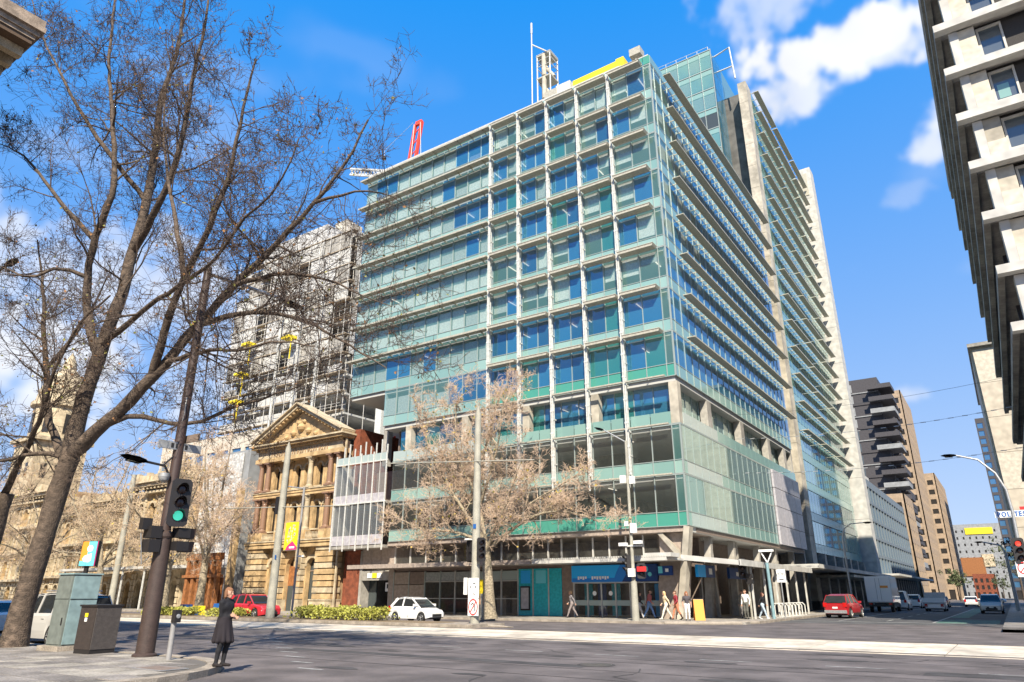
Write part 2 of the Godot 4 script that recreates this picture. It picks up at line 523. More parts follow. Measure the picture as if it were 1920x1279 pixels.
func office_block() -> void:
	var o := thing("office_building", "twelve storey green glass office block with beige sunshades on the street corner", "building", V(-34.5, 0, -64))
	var off := -o.position
	var root := Node3D.new()
	# parts are written in world metres: shift them by the thing's own place
	var P := func(p: Vector3) -> Vector3: return p + off
	rng.seed = 11
	var xs := [XC, -18.05]
	for j in 21:
		xs.append(-18.05 - 1.6 * (j + 1))
	var zs := [ZF, ZF - 0.75]
	for j in 22:
		zs.append(ZF - 0.75 - 1.51 * (j + 1))
	var grid := MB.new()
	var rest_pane := MB.new()
	var rest_spandrel := MB.new()
	var nspan := 0
	for k in 11:
		var y := Y0 + FH * k
		var xl := -51.65 if k >= 4 else (-46.85 if k == 3 else -45.25)
		var zf := ZF - (0.9 if k == 2 else 0.0)
		var xr := XC - (0.9 if k == 2 else 0.0)
		# slab and ceiling
		sp(o, "floor_slab", P.call(V(xl + 0.15, y - 0.38, ZF - 0.14)), P.call(V(XC - 0.14, y + 0.03, -80.8)), M.ceiling)
		for i in xs.size() - 1:
			var a: float = xs[i]
			var b: float = xs[i + 1]
			if b < xl - 0.1:
				break
			if k == 2 and i == 0:
				continue
			var cx := (a + b) / 2.0
			var w := a - b
			var sm: Material = M.spandrel
			if k == 3 or k == 0:
				sm = M.spandrel_green if i < 11 else M.spandrel
			if k == 2:
				sm = M.spandrel_grey if cx < -36 else M.spandrel
			var glassm: Material = M.glass_front
			if sm == M.spandrel:
				sm = [M.spandrel, M.spandrel_b, M.spandrel_c][rng.randi() % 3]
			bx(o, "spandrel_panel", P.call(V(cx, y + 0.47, ZF - 0.03)), V(w - 0.06, 0.90, 0.05), sm)
			var vis := pane(o, "window_pane", P.call(V(cx, y + 2.2, zf)), w - 0.06, 2.48, glassm)
			grid.span(P.call(V(a - 0.03, y, zf - 0.09)), P.call(V(a + 0.03, y + FH - 0.02, zf + 0.05)))
			# blinds; on the left run pale sheets stand in for reflected cloud
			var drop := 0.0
			var bm: Material = M.blind_or_cloud
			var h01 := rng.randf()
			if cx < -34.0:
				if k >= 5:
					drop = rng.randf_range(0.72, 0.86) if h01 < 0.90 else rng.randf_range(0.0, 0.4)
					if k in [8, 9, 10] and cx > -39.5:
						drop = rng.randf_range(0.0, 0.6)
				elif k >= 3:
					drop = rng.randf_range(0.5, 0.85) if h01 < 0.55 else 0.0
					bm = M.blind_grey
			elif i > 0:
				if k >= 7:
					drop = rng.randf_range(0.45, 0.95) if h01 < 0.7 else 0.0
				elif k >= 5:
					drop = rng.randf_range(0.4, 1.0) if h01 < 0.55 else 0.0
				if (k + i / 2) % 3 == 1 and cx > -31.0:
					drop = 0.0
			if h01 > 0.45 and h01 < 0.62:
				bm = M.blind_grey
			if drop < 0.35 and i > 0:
				vis.material_override = M.glass_dark if k <= 1 else [M.glass_blue, M.glass_blue, M.glass_teal, M.glass_navy][rng.randi() % 4]  # bluer tints paint the sky's reflection into panes without blinds
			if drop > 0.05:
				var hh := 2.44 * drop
				var bl := bx(vis, "blind_or_cloud", Vector3.ZERO, Vector3.ONE, bm)
				bl.transform = vis.transform.affine_inverse() * Transform3D(Basis().scaled_local(V(w - 0.14, hh, 0.02)), P.call(V(cx, (y + 0.98 + hh / 2.0) if cx < -34.0 else (y + 3.40 - hh / 2.0), zf - 0.16)))  # left run rises from the sill, cloud reflection made as a pale sheet
			vis.rotate_object_local(V(1, 0, 0), rng.randfn() * 0.004)
			vis.rotate_object_local(V(0, 1, 0), rng.randfn() * 0.004)
			if i > 0 and rng.randf() < 0.22:
				bx(o, "ceiling_light", P.call(V(cx, y + 3.05, zf - rng.randf_range(1.2, 2.2))), V(0.09, 0.05, 1.3), M.office_lamp)
		# right hand face
		for i in zs.size() - 1:
			var a: float = zs[i]
			var b: float = zs[i + 1]
			if k == 2 and i == 0:
				continue
			var cz := (a + b) / 2.0
			var w := a - b
			var low := k <= 1
			if low and cz < -70.5:
				continue
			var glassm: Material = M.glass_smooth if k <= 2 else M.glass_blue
			if k >= 6 and i < 12 and rng.randf() < 0.75:
				glassm = M.glass_front
			var sm: Material = M.spandrel_grey if k <= 2 else M.spandrel
			var near := i < 6
			if near:
				bx(o, "spandrel_panel", P.call(V(XC - 0.03, y + 0.47, cz)), V(0.05, 0.90, w - 0.05), M.spandrel if i == 0 else sm)
				var vis := pane(o, "window_pane", P.call(V(xr, y + 2.2, cz)), w - 0.05, 2.48, glassm, PI / 2)
				if k >= 4 and rng.randf() < 0.6:
					var hh := rng.randf_range(0.7, 2.2)
					var bl := bx(vis, "blind_or_cloud", Vector3.ZERO, Vector3.ONE, M.blind_or_cloud)
					bl.transform = vis.transform.affine_inverse() * Transform3D(Basis().scaled_local(V(0.02, hh, w - 0.1)), P.call(V(xr - 0.16, y + 3.40 - hh / 2.0, cz)))
			else:
				rest_spandrel.box(P.call(V(XC - 0.03, y + 0.47, cz)), V(0.05, 0.90, w - 0.05))
				if k <= 2:
					pane(o, "window_pane", P.call(V(xr, y + 2.2, cz)), w - 0.05, 2.48, glassm, PI / 2)
				else:
					var zz0 := cz - w / 2 + 0.025
					var zz1 := cz + w / 2 - 0.025
					rest_pane.quad(P.call(V(xr, y + 0.96, zz1)), P.call(V(xr, y + 0.96, zz0)), P.call(V(xr, y + 3.44, zz0)), P.call(V(xr, y + 3.44, zz1)))
			grid.span(P.call(V(xr - 0.09, y, a - 0.025)), P.call(V(xr + (0.02 if low else 0.04), y + FH - 0.02, a + 0.025)))
		# transoms
		grid.span(P.call(V(xl, y + 0.92, zf - 0.08)), P.call(V(xr, y + 0.97, zf + 0.04)))
		grid.span(P.call(V(xl, y - 0.03, ZF - 0.08)), P.call(V(XC, y + 0.02, ZF + 0.04)))
		grid.span(P.call(V(xr - 0.08, y + 0.92, zf)), P.call(V(xr + 0.02, y + 0.97, -80.9 if k > 1 else -70.4)))
		grid.span(P.call(V(XC - 0.08, y - 0.03, ZF)), P.call(V(XC + 0.02, y + 0.02, -80.9 if k > 1 else -70.4)))
		grid.span(P.call(V(xl, y + 3.44, zf - 0.08)), P.call(V(xr, y + 3.53, zf + 0.03)))
		grid.span(P.call(V(xr - 0.08, y + 3.44, zf)), P.call(V(xr + 0.02, y + 3.53, -80.9)))
		# left end wall
		if k >= 3:
			sp(o, "end_wall", P.call(V(xl, y, -80.9)), P.call(V(xl + 0.12, y + FH, ZF - 0.08)), M.spandrel_grey)
		elif k == 2:
			sp(o, "end_wall", P.call(V(-46.0, y, -80.9)), P.call(V(-45.85, y + FH, ZF - 1.4)), M.taupe_dark)
	obj("mullion_grid", grid.mesh(), M.grey_mullion, o, true)
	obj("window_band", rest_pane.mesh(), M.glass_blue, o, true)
	obj("spandrel_band", rest_spandrel.mesh(), M.spandrel, o, true)
	# exposed columns on the recessed storey
	for x in [-17.75, -24.2, -30.6, -37.0, -43.6]:
		sp(o, "column", P.call(V(x - 0.36, Y0 + 2 * FH + 0.03, ZF - 0.78)), P.call(V(x + 0.30, Y0 + 3 * FH - 0.38, ZF - 0.14)), M.concrete_warm)
	for z in [-54.2, -63.0, -71.8, -78.0]:
		sp(o, "column", P.call(V(XC - 0.75, Y0 + 2 * FH + 0.03, z - 0.5)), P.call(V(XC - 0.14, Y0 + 3 * FH - 0.38, z + 0.5)), M.concrete_grey)
	# core and back
	sp(o, "core_wall", P.call(V(-45.5, 0, -76)), P.call(V(-25, 45, -53.5)), M.interior)
	sp(o, "back_wall", P.call(V(-51.5, 0, -81.4)), P.call(V(-17.6, 46.0, -80.95)), M.concrete_grey)
	# parapet
	var yt := Y0 + FH * 11
	sp(o, "roof_slab", P.call(V(-51.6, yt - 0.38, -80.9)), P.call(V(XC - 0.05, yt + 0.05, ZF - 0.06)), M.concrete_grey)
	for i in xs.size() - 1:
		var a: float = xs[i]
		var b: float = xs[i + 1]
		bx(o, "parapet_panel", P.call(V((a + b) / 2, yt + 0.45, ZF - 0.02)), V(a - b - 0.05, 0.82, 0.06), M.spandrel_green if i < 3 or (i > 12 and i < 17) else M.spandrel)
	for i in 12:
		bx(o, "parapet_panel", P.call(V(XC, yt + 0.45, ZF - 1.4 - 2.8 * i)), V(0.06, 0.82, 2.72), M.spandrel)
	var rail := MB.new()
	for i in 22:
		rail.span(P.call(V(-51.4 + 1.55 * i, yt + 0.86, ZF - 0.5)), P.call(V(-51.34 + 1.55 * i, yt + 1.5, ZF - 0.44)))
	rail.span(P.call(V(-51.6, yt + 1.42, ZF - 0.52)), P.call(V(-20.5, yt + 1.5, ZF - 0.42)))
	rail.span(P.call(V(-51.6, yt + 0.87, ZF - 0.55)), P.call(V(-17.5, yt + 0.97, ZF + 0.02)))
	obj("roof_rail", rail.mesh(), M.white_steel, o)
	# front sunshades, left run: separate trays between brackets
	for k in range(4, 11):
		var y := Y0 + FH * (k + 1) - 0.10
		for j in 11:
			var x0 := -34.15 - 1.6 * j
			if x0 < -50.5:
				break
			var t := MB.new()
			t.span(V(-0.79, -0.045, -0.39), V(0.79, 0.045, 0.39))
			t.span(V(-0.79, -0.13, 0.33), V(0.79, 0.045, 0.40))
			t.span(V(-0.03, -0.17, -0.62), V(0.03, -0.045, 0.34))
			if not quads.has("tray"):
				quads["tray"] = t.mesh()
			var s := obj("sunshade_panel", quads["tray"], M.shade_metal, o)
			s.position = P.call(V(x0 - 0.8, y, ZF + 0.64))
	# front sunshades in the bays between the fins
	var fins := [-21.25, -24.45, -27.65, -30.85, -34.05]
	for k in range(3, 11):
		var y := Y0 + FH * (k + 1) - 0.12
		for f in 5:
			var x1: float = (XC - 0.6) if f == 0 else fins[f - 1] - 0.14
			var x0: float = fins[f] + 0.14
			var t := MB.new()
			var w := x1 - x0
			t.prism(PackedVector2Array([Vector2(-w / 2 + 0.1, -0.16), Vector2(w / 2 - 0.1, -0.16), Vector2(w / 2, 0.05), Vector2(-w / 2, 0.05)]), -0.40, 0.36)
			t.span(V(-w / 2, 0.051, 0.30), V(w / 2, 0.10, 0.40))
			t.span(V(-w / 2, 0.051, -0.52), V(-w / 2 + 0.06, 0.09, 0.30))
			t.span(V(w / 2 - 0.06, 0.051, -0.52), V(w / 2, 0.09, 0.30))
			t.span(V(-0.03, 0.051, -0.62), V(0.03, 0.10, 0.30))
			var s := obj("sunshade_panel", t.mesh(), M.shade_metal, o)
			s.position = P.call(V((x0 + x1) / 2, y, ZF + 0.66))
	for k in range(0, 3):
		var y := Y0 + FH * (k + 1) - 0.12
		for f in 5:
			var x1: float = (XC - 0.6) if f == 0 else fins[f - 1] - 0.14
			var x0: float = fins[f] + 0.14
			if f == 4 and k == 0:
				continue
			bx(o, "shade_rail", P.call(V((x0 + x1) / 2, y, ZF + 0.72)), V(x1 - x0, 0.10, 0.24), M.shade_metal)
			bx(o, "shade_bracket", P.call(V((x0 + x1) / 2, y + 0.08, ZF + 0.33)), V(0.07, 0.06, 0.62), M.white_steel)
	# double rod fins
	var fm := MB.new()
	var fy0 := Y0 + FH - 0.8
	var fy1 := yt + 0.2
	for dx in [-0.07, 0.07]:
		fm.span(V(dx - 0.045, fy0 if dx < 0 else fy0 + 0.9, 0.5), V(dx + 0.045, fy1, 0.62))
	fm.span(V(-0.02, fy0 + 0.6, 0.22), V(0.05, fy1, 0.28))
	var yy := fy0 + 0.5
	while yy < fy1:
		fm.span(V(-0.07, yy, 0.0), V(0.07, yy + 0.09, 0.5))
		fm.span(V(-0.15, yy + 0.6, 0.49), V(0.15, yy + 0.72, 0.63))
		yy += FH / 2.0
	var fmesh := fm.mesh()
	for f in fins:
		var s := obj("vertical_fin", fmesh, M.white_steel, o)
		s.position = P.call(V(f, 0, ZF + 0.06))
	# right hand sunshades: slotted plates held off the glass on brackets
	var plate := MB.new()
	plate.span(V(-0.28, -0.03, -1.0), V(0.28, 0.03, 1.0))
	plate.span(V(0.281, -0.06, -1.0), V(0.32, 0.06, 1.0))
	plate.span(V(-0.32, -0.06, -1.0), V(-0.281, 0.06, 1.0))
	plate.span(V(-0.68, -0.03, -0.99), V(-0.32, 0.04, -0.93))
	plate.span(V(-0.68, -0.03, -0.05), V(-0.32, 0.04, 0.01))
	var pm := plate.mesh()
	for k in range(3, 11):
		var y := Y0 + FH * (k + 1) - 0.12
		for j in 16:
			var s := obj("sunshade_panel", pm, M.shade_metal, o)
			s.position = P.call(V(XC + 0.70, y, -50.0 - 2.0 * j))
	# lower right: pale panel run before the tower
	for k in 2:
		for j in 4:
			bx(o, "facade_panel", P.call(V(XC + 0.1, Y0 + FH * k + 0.88, -71.8 - 2.6 * j)), V(0.2, 1.72, 2.52), M.lilac_panel)
			bx(o, "facade_panel", P.call(V(XC + 0.1, Y0 + FH * k + 2.66, -71.8 - 2.6 * j)), V(0.2, 1.72, 2.52), M.lilac_panel)
	# podium bay over the driveway
	var zb := ZF + 0.35
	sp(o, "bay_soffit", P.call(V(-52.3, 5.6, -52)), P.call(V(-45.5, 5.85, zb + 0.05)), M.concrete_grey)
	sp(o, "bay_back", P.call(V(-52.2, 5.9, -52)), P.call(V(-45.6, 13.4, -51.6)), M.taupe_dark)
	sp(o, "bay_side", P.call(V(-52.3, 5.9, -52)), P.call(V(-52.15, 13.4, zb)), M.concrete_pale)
	for j in 4:
		for k in 2:
			var cx := -51.4 + 1.66 * j
			bx(o, "bay_sill", P.call(V(cx, 6.35 + 3.7 * k, zb)), V(1.58, 0.85, 0.06), M.lilac_panel)
			pane(o, "bay_window", P.call(V(cx, 8.2 + 3.7 * k, zb)), 1.58, 2.8, M.glass_bay)
		bx(o, "bay_cap", P.call(V(-51.4 + 1.66 * j, 13.75, zb)), V(1.58, 0.75, 0.06), M.spandrel_grey)
	sp(o, "bay_floor", P.call(V(-52.1, 9.5, -51.6)), P.call(V(-45.6, 9.75, zb - 0.1)), M.concrete_grey)
	var tr := MB.new()
	for j in 5:
		var x := -52.25 + 1.66 * j
		tr.span(V(x - 0.04, 5.4, zb + 0.04), V(x + 0.04, 14.3, zb + 0.15))
	for j in 4:
		var x := -51.4 + 1.66 * j
		tr.span(V(x - 0.02, 5.6, zb + 0.05), V(x + 0.02, 14.1, zb + 0.09))
	for j in 9:
		var x := -52.0 + 0.72 * j
		tr.span(V(x, 14.15, zb - 0.6), V(x + 0.09, 15.3 + 0.3 * sin(j * 2.1), zb - 0.5))
	tr.span(V(-52.3, 9.6, zb + 0.05), V(-45.5, 9.72, zb + 0.12))
	tr.span(V(-52.3, 13.35, zb + 0.05), V(-45.5, 13.45, zb + 0.12))
	tr.xf = Transform3D()
	var tro := obj("bay_trellis", tr.mesh(), M.white_steel, o)
	tro.position = off
	# recess behind the bay
	sp(o, "recess_wall", P.call(V(-51.4, 13.4, -56)), P.call(V(-46.2, 20.0, -55.6)), M.taupe_dark)
	sp(o, "column", P.call(V(-48.6, 13.4, -49.6)), P.call(V(-48.0, 20.0, -49.0)), M.concrete_grey)
	root.free()

# the shops and lobby under the office block are parts of it that stand on the ground floor
func office_ground_floor() -> void:
	var o := thing("shopfront_base", "taupe and glass shopfronts with blue bank fascia under the office block", "shopfront", V(-32, 0, -50))
	var off := -o.position
	var P := func(p: Vector3) -> Vector3: return p + off
	var zs := -48.0
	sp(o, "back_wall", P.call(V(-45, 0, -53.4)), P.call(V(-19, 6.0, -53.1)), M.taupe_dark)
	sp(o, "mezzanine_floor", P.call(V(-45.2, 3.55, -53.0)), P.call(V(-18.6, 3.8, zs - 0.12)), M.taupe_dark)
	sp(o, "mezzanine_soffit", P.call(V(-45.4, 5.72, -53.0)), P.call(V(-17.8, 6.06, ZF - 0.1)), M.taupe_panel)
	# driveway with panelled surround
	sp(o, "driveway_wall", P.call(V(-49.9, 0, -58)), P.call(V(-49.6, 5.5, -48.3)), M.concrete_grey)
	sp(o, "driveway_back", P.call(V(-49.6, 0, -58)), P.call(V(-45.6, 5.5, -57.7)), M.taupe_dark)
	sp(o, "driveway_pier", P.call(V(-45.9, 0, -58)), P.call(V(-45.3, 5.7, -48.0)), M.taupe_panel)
	for j in 3:
		bx(o, "wall_panel", P.call(V(-49.1 + 1.22 * j, 4.75, -48.4)), V(1.18, 1.7, 0.2), M.taupe_panel)
	bx(o, "driveway_lintel", P.call(V(-47.8, 3.3, -48.45)), V(3.6, 0.85, 0.2), M.concrete_grey)
	for j in 3:
		bx(o, "driveway_sign", P.call(V(-48.6 + 0.62 * j, 3.3, -48.31)), V(0.5, 0.42, 0.06), M.sign_yellow if j == 1 else M.sign_white)
	bx(o, "height_sign", P.call(V(-46.2, 2.3, -48.31)), V(0.6, 0.75, 0.05), M.sign_white)
	bx(o, "sign_mark", P.call(V(-46.2, 2.36, -48.275)), V(0.26, 0.36, 0.012), M.sign_black)
	sp(o, "driveway_door", P.call(V(-49.55, 0, -49.4)), P.call(V(-48.6, 2.9, -49.3)), M.slate_glass)
	# shop bays
	var edges := [-45.2, -43.4, -41.6, -39.9, -38.3, -36.7, -35.1, -33.6, -32.0, -30.6, -29.2, -28.0]
	for i in edges.size() - 1:
		var a: float = edges[i]
		var b: float = edges[i + 1]
		var cx := (a + b) / 2
		var w := b - a
		pane(o, "shop_window", P.call(V(cx, 4.75, zs)), w - 0.08, 1.75, M.glass_shop)
		bx(o, "mullion", P.call(V(a, 1.8, zs)), V(0.09, 3.5, 0.16), M.concrete_pale if i > 3 else M.grey_mullion)
		bx(o, "mullion", P.call(V(a, 4.75, zs)), V(0.09, 1.85, 0.16), M.concrete_pale)
		if i < 2:
			bx(o, "wall_panel", P.call(V(cx, 1.25, zs)), V(w - 0.06, 2.4, 0.1), M.taupe_panel)
			bx(o, "wall_panel", P.call(V(cx, 3.0, zs)), V(w - 0.06, 1.0, 0.08), M.taupe_panel if i == 0 else M.taupe_dark)
		elif a >= -32.05:
			bx(o, "poster_panel", P.call(V(cx, 1.85, zs)), V(w - 0.1, 3.4, 0.06), M.teal_film)
			bx(o, "poster_patch", P.call(V(cx, 2.95, zs + 0.036)), V(w - 0.5, 0.95, 0.012), M.teal_light if i == 9 else M.bank_blue if i == 8 else M.teal_film)
		else:
			pane(o, "shop_window", P.call(V(cx, 0.75, zs)), w - 0.1, 1.15, M.glass_shop)
			pane(o, "shop_window", P.call(V(cx, 2.0, zs)), w - 0.1, 1.3, M.glass_shop)
			bx(o, "shop_transom", P.call(V(cx, 1.36, zs)), V(w - 0.09, 0.07, 0.1), M.concrete_pale)
			bx(o, "shop_transom", P.call(V(cx, 2.69, zs)), V(w - 0.09, 0.07, 0.1), M.concrete_pale)
			bx(o, "head_panel", P.call(V(cx, 3.1, zs)), V(w - 0.1, 0.7, 0.05), M.spandrel_grey if i > 4 else M.blind_grey)
			bx(o, "shop_stall", P.call(V(cx, 0.08, zs)), V(w - 0.1, 0.16, 0.12), M.taupe_dark)
	bx(o, "cash_machine", P.call(V(-31.3, 1.4, zs + 0.06)), V(0.85, 1.75, 0.16), M.sign_black)
	bx(o, "machine_screen", P.call(V(-31.3, 1.4, zs + 0.145)), V(0.68, 1.52, 0.03), M.lilac_panel)
	for q in [[-37.6, 0.8], [-36.0, 0.8], [-34.5, 0.9], [-33.0, 0.7]]:
		bx(o, "display_box", P.call(V(q[0], 0.85, zs - 1.6)), V(0.9, q[1] * 1.6, 0.6), M.sign_red if q[0] < -37 else M.taupe_panel)
	# brown pier, bank front
	sp(o, "brown_pier", P.call(V(-28.0, 0, -48.6)), P.call(V(-27.0, 3.8, -47.95)), M.taupe_dark)
	var fa := -27.0
	var fb := -20.2
	bx(o, "fascia_sign", P.call(V(-24.95, 3.1, zs + 0.2)), V(4.1, 1.15, 0.3), M.bank_blue)
	bx(o, "fascia_sign", P.call(V(-21.55, 3.1, zs + 0.2)), V(2.7, 1.15, 0.3), M.bank_navy)
	var sw := MB.new()
	sw.prism(PackedVector2Array([Vector2(-23.6, 2.53), Vector2(-22.9, 2.53), Vector2(-22.5, 3.1), Vector2(-22.1, 3.67), Vector2(-23.0, 3.67), Vector2(-23.3, 3.2)]), zs + 0.352, zs + 0.362)
	var swo := obj("fascia_swoosh", sw.mesh(), M.bank_mid, o)
	swo.position = off
	bx(o, "fascia_band", P.call(V(-25.0, 2.66, zs + 0.356)), V(3.9, 0.26, 0.008), M.bank_mid)
	for q in [[-26.1, 0.95], [-24.95, 0.62], [-24.3, 0.7]]:
		for j in 4:
			bx(o, "letter", P.call(V(q[0] + (j - 1.5) * 0.2, 2.80 + 0.03 * (j % 2), zs + 0.37)), V(0.13, 0.16 + 0.07 * ((j + 1) % 2), 0.02), M.sign_white)
	for q in [[-21.1, 3.35, 0.24], [-20.75, 3.0, 0.15]]:
		var dm := MB.new()
		dm.rod(V(0, 0, 0), V(0, 0, 0.02), q[2], 14)
		var d := obj("fascia_dot", dm.mesh(), M.teal_light, o)
		d.position = P.call(V(q[0], q[1], zs + 0.355))
	bx(o, "fascia_rail", P.call(V(-23.6, 2.47, zs + 0.1)), V(6.8, 0.09, 0.2), M.concrete_pale)
	for j in 7:
		var x := fa + (fb - fa) * j / 6.0
		bx(o, "mullion", P.call(V(x, 1.2, zs)), V(0.09, 2.45, 0.14), M.concrete_pale)
		if j < 6:
			var cx := x + (fb - fa) / 12.0
			pane(o, "shop_window", P.call(V(cx, 1.85, zs)), 1.02, 1.1, M.glass_shop)
			pane(o, "shop_window", P.call(V(cx, 0.5, zs)), 1.02, 0.85, M.glass_shop)
			bx(o, "frost_band", P.call(V(cx, 1.1, zs)), V(1.03, 0.36, 0.03), M.spandrel_grey)
			bx(o, "wall_poster", P.call(V(cx, 1.3, zs - 1.2)), V(0.7, 2.2, 0.05), [M.teal_film, M.bank_navy, M.teal_film, M.taupe_dark, M.taupe_dark, M.bank_blue][j])
	for q in [-25.3, -24.0]:
		var e := MB.new()
		e.rod(V(0, 0, 0), V(0, 0, 0.02), 0.16, 12)
		var d := obj("door_sticker", e.mesh(), M.sign_white, o)
		d.position = P.call(V(q, 1.75, zs + 0.02))
	# mezzanine over bank
	for j in 6:
		var x := -28.0 + 1.35 * j
		pane(o, "shop_window", P.call(V(x + 0.675, 4.75, zs)), 1.28, 1.75, M.glass_shop)
		bx(o, "mullion", P.call(V(x, 4.75, zs)), V(0.09, 1.85, 0.16), M.concrete_pale)
	# folded corner column and brown wedge
	var cw := MB.new()
	cw.prism(PackedVector2Array([Vector2(-20.2, 0), Vector2(-18.5, 0), Vector2(-17.75, 5.7), Vector2(-19.9, 5.7), Vector2(-19.9, 3.9), Vector2(-20.2, 2.2)]), -48.6, -47.7)
	var cwo := obj("corner_wall", cw.mesh(), M.taupe_panel, o)
	cwo.position = off
	var cb := MB.new()
	cb.bar(V(-18.55, 0, -47.3), V(-17.55, 6.05, -47.3), 0.42, 0.7)
	cb.bar(V(-18.2, 4.0, -47.45), V(-19.9, 6.0, -47.45), 0.3, 0.5)
	var cbo := obj("raking_column", cb.mesh(), M.concrete_warm, o)
	cbo.position = off
	bx(o, "hanging_sign", P.call(V(-19.4, 3.2, -47.2)), V(1.05, 0.62, 0.2), M.bank_navy)
	bx(o, "sign_patch", P.call(V(-19.72, 3.25, -47.09)), V(0.3, 0.44, 0.02), M.teal_light)
	bx(o, "sign_patch", P.call(V(-19.25, 3.22, -47.09)), V(0.22, 0.22, 0.02), M.sign_white)
	# right hand side, under the overhang
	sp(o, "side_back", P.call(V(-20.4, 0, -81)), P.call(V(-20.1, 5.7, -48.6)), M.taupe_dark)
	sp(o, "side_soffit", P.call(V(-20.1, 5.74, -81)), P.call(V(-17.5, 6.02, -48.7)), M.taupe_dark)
	for j in 5:
		var z := -51.5 - 6.2 * j
		var rk := MB.new()
		rk.bar(V(-18.1, 0, z), V(-18.1, 6.0, z - 1.3 + 0.9 * (j % 2)), 0.5, 0.45)
		rk.bar(V(-18.2, 0, z - 2.4), V(-18.2, 6.0, z - 1.7), 0.22, 0.25)
		var r := obj("raking_column", rk.mesh(), M.concrete_grey, o)
		r.position = off
		bx(o, "side_pier", P.call(V(-18.9, 1.9, z - 3.2)), V(0.6, 3.8, 1.6), M.taupe_dark)
		for q in 3:
			bx(o, "door_frame", P.call(V(-18.6, 1.4, z - 0.4 - 0.6 * q)), V(0.08, 2.8, 0.07), M.concrete_pale)
		pane(o, "shop_window", P.call(V(-18.7, 1.5, z - 1.0)), 1.9, 2.7, M.glass_shop, PI / 2)
	for q in [[-49.2, 1.5, M.bank_blue], [-50.9, 1.9, M.bank_navy], [-57.2, 4.0, M.bank_navy]]:
		bx(o, "fascia_sign", P.call(V(-17.65, 3.2, q[0])), V(0.2, 0.8, q[1]), q[2])
	bx(o, "sign_patch", P.call(V(-17.53, 3.2, -50.9)), V(0.03, 0.4, 0.6), M.sign_white)
	bx(o, "sign_patch", P.call(V(-17.53, 3.15, -57.2)), V(0.03, 0.3, 0.9), M.sign_white)
	# canopies
	var can := MB.new()
	can.span(V(-46.8, 3.78, -48.1), V(-28.2, 3.92, -43.9))
	can.span(V(-46.8, 3.70, -43.95), V(-28.2, 4.02, -43.8))
	var co := obj("canopy", can.mesh(), M.taupe_panel, o)
	co.position = off
	var can2 := MB.new()
	can2.span(V(-28.1, 3.80, -48.1), V(-17.9, 3.94, -43.9))
	for j in 60:
		can2.span(V(-28.1 + 0.17 * j, 3.94, -43.98), V(-28.02 + 0.17 * j, 4.06, -43.86))
	can2.span(V(-28.1, 3.72, -44.0), V(-17.9, 3.94, -43.88))
	can2.span(V(-19.4, 3.95, -45.4), V(-17.6, 4.2, -43.9))
	var co2 := obj("canopy", can2.mesh(), M.concrete_pale, o)
	co2.position = off
	var can3 := MB.new()
	can3.prism(PackedVector2Array([Vector2(-18.1, 3.85), Vector2(-14.2, 3.45), Vector2(-14.2, 3.75), Vector2(-18.1, 4.2)]), -67.0, -46.9)
	can3.span(V(-14.25, 3.42, -67), V(-14.1, 3.80, -46.9))
	var co3 := obj("canopy", can3.mesh(), M.concrete_pale, o)
	co3.position = off
	for j in 6:
		bx(o, "canopy_post", P.call(V(-14.6, 1.75, -50.5 - 3.1 * j)), V(0.12, 3.45, 0.12), M.concrete_pale)

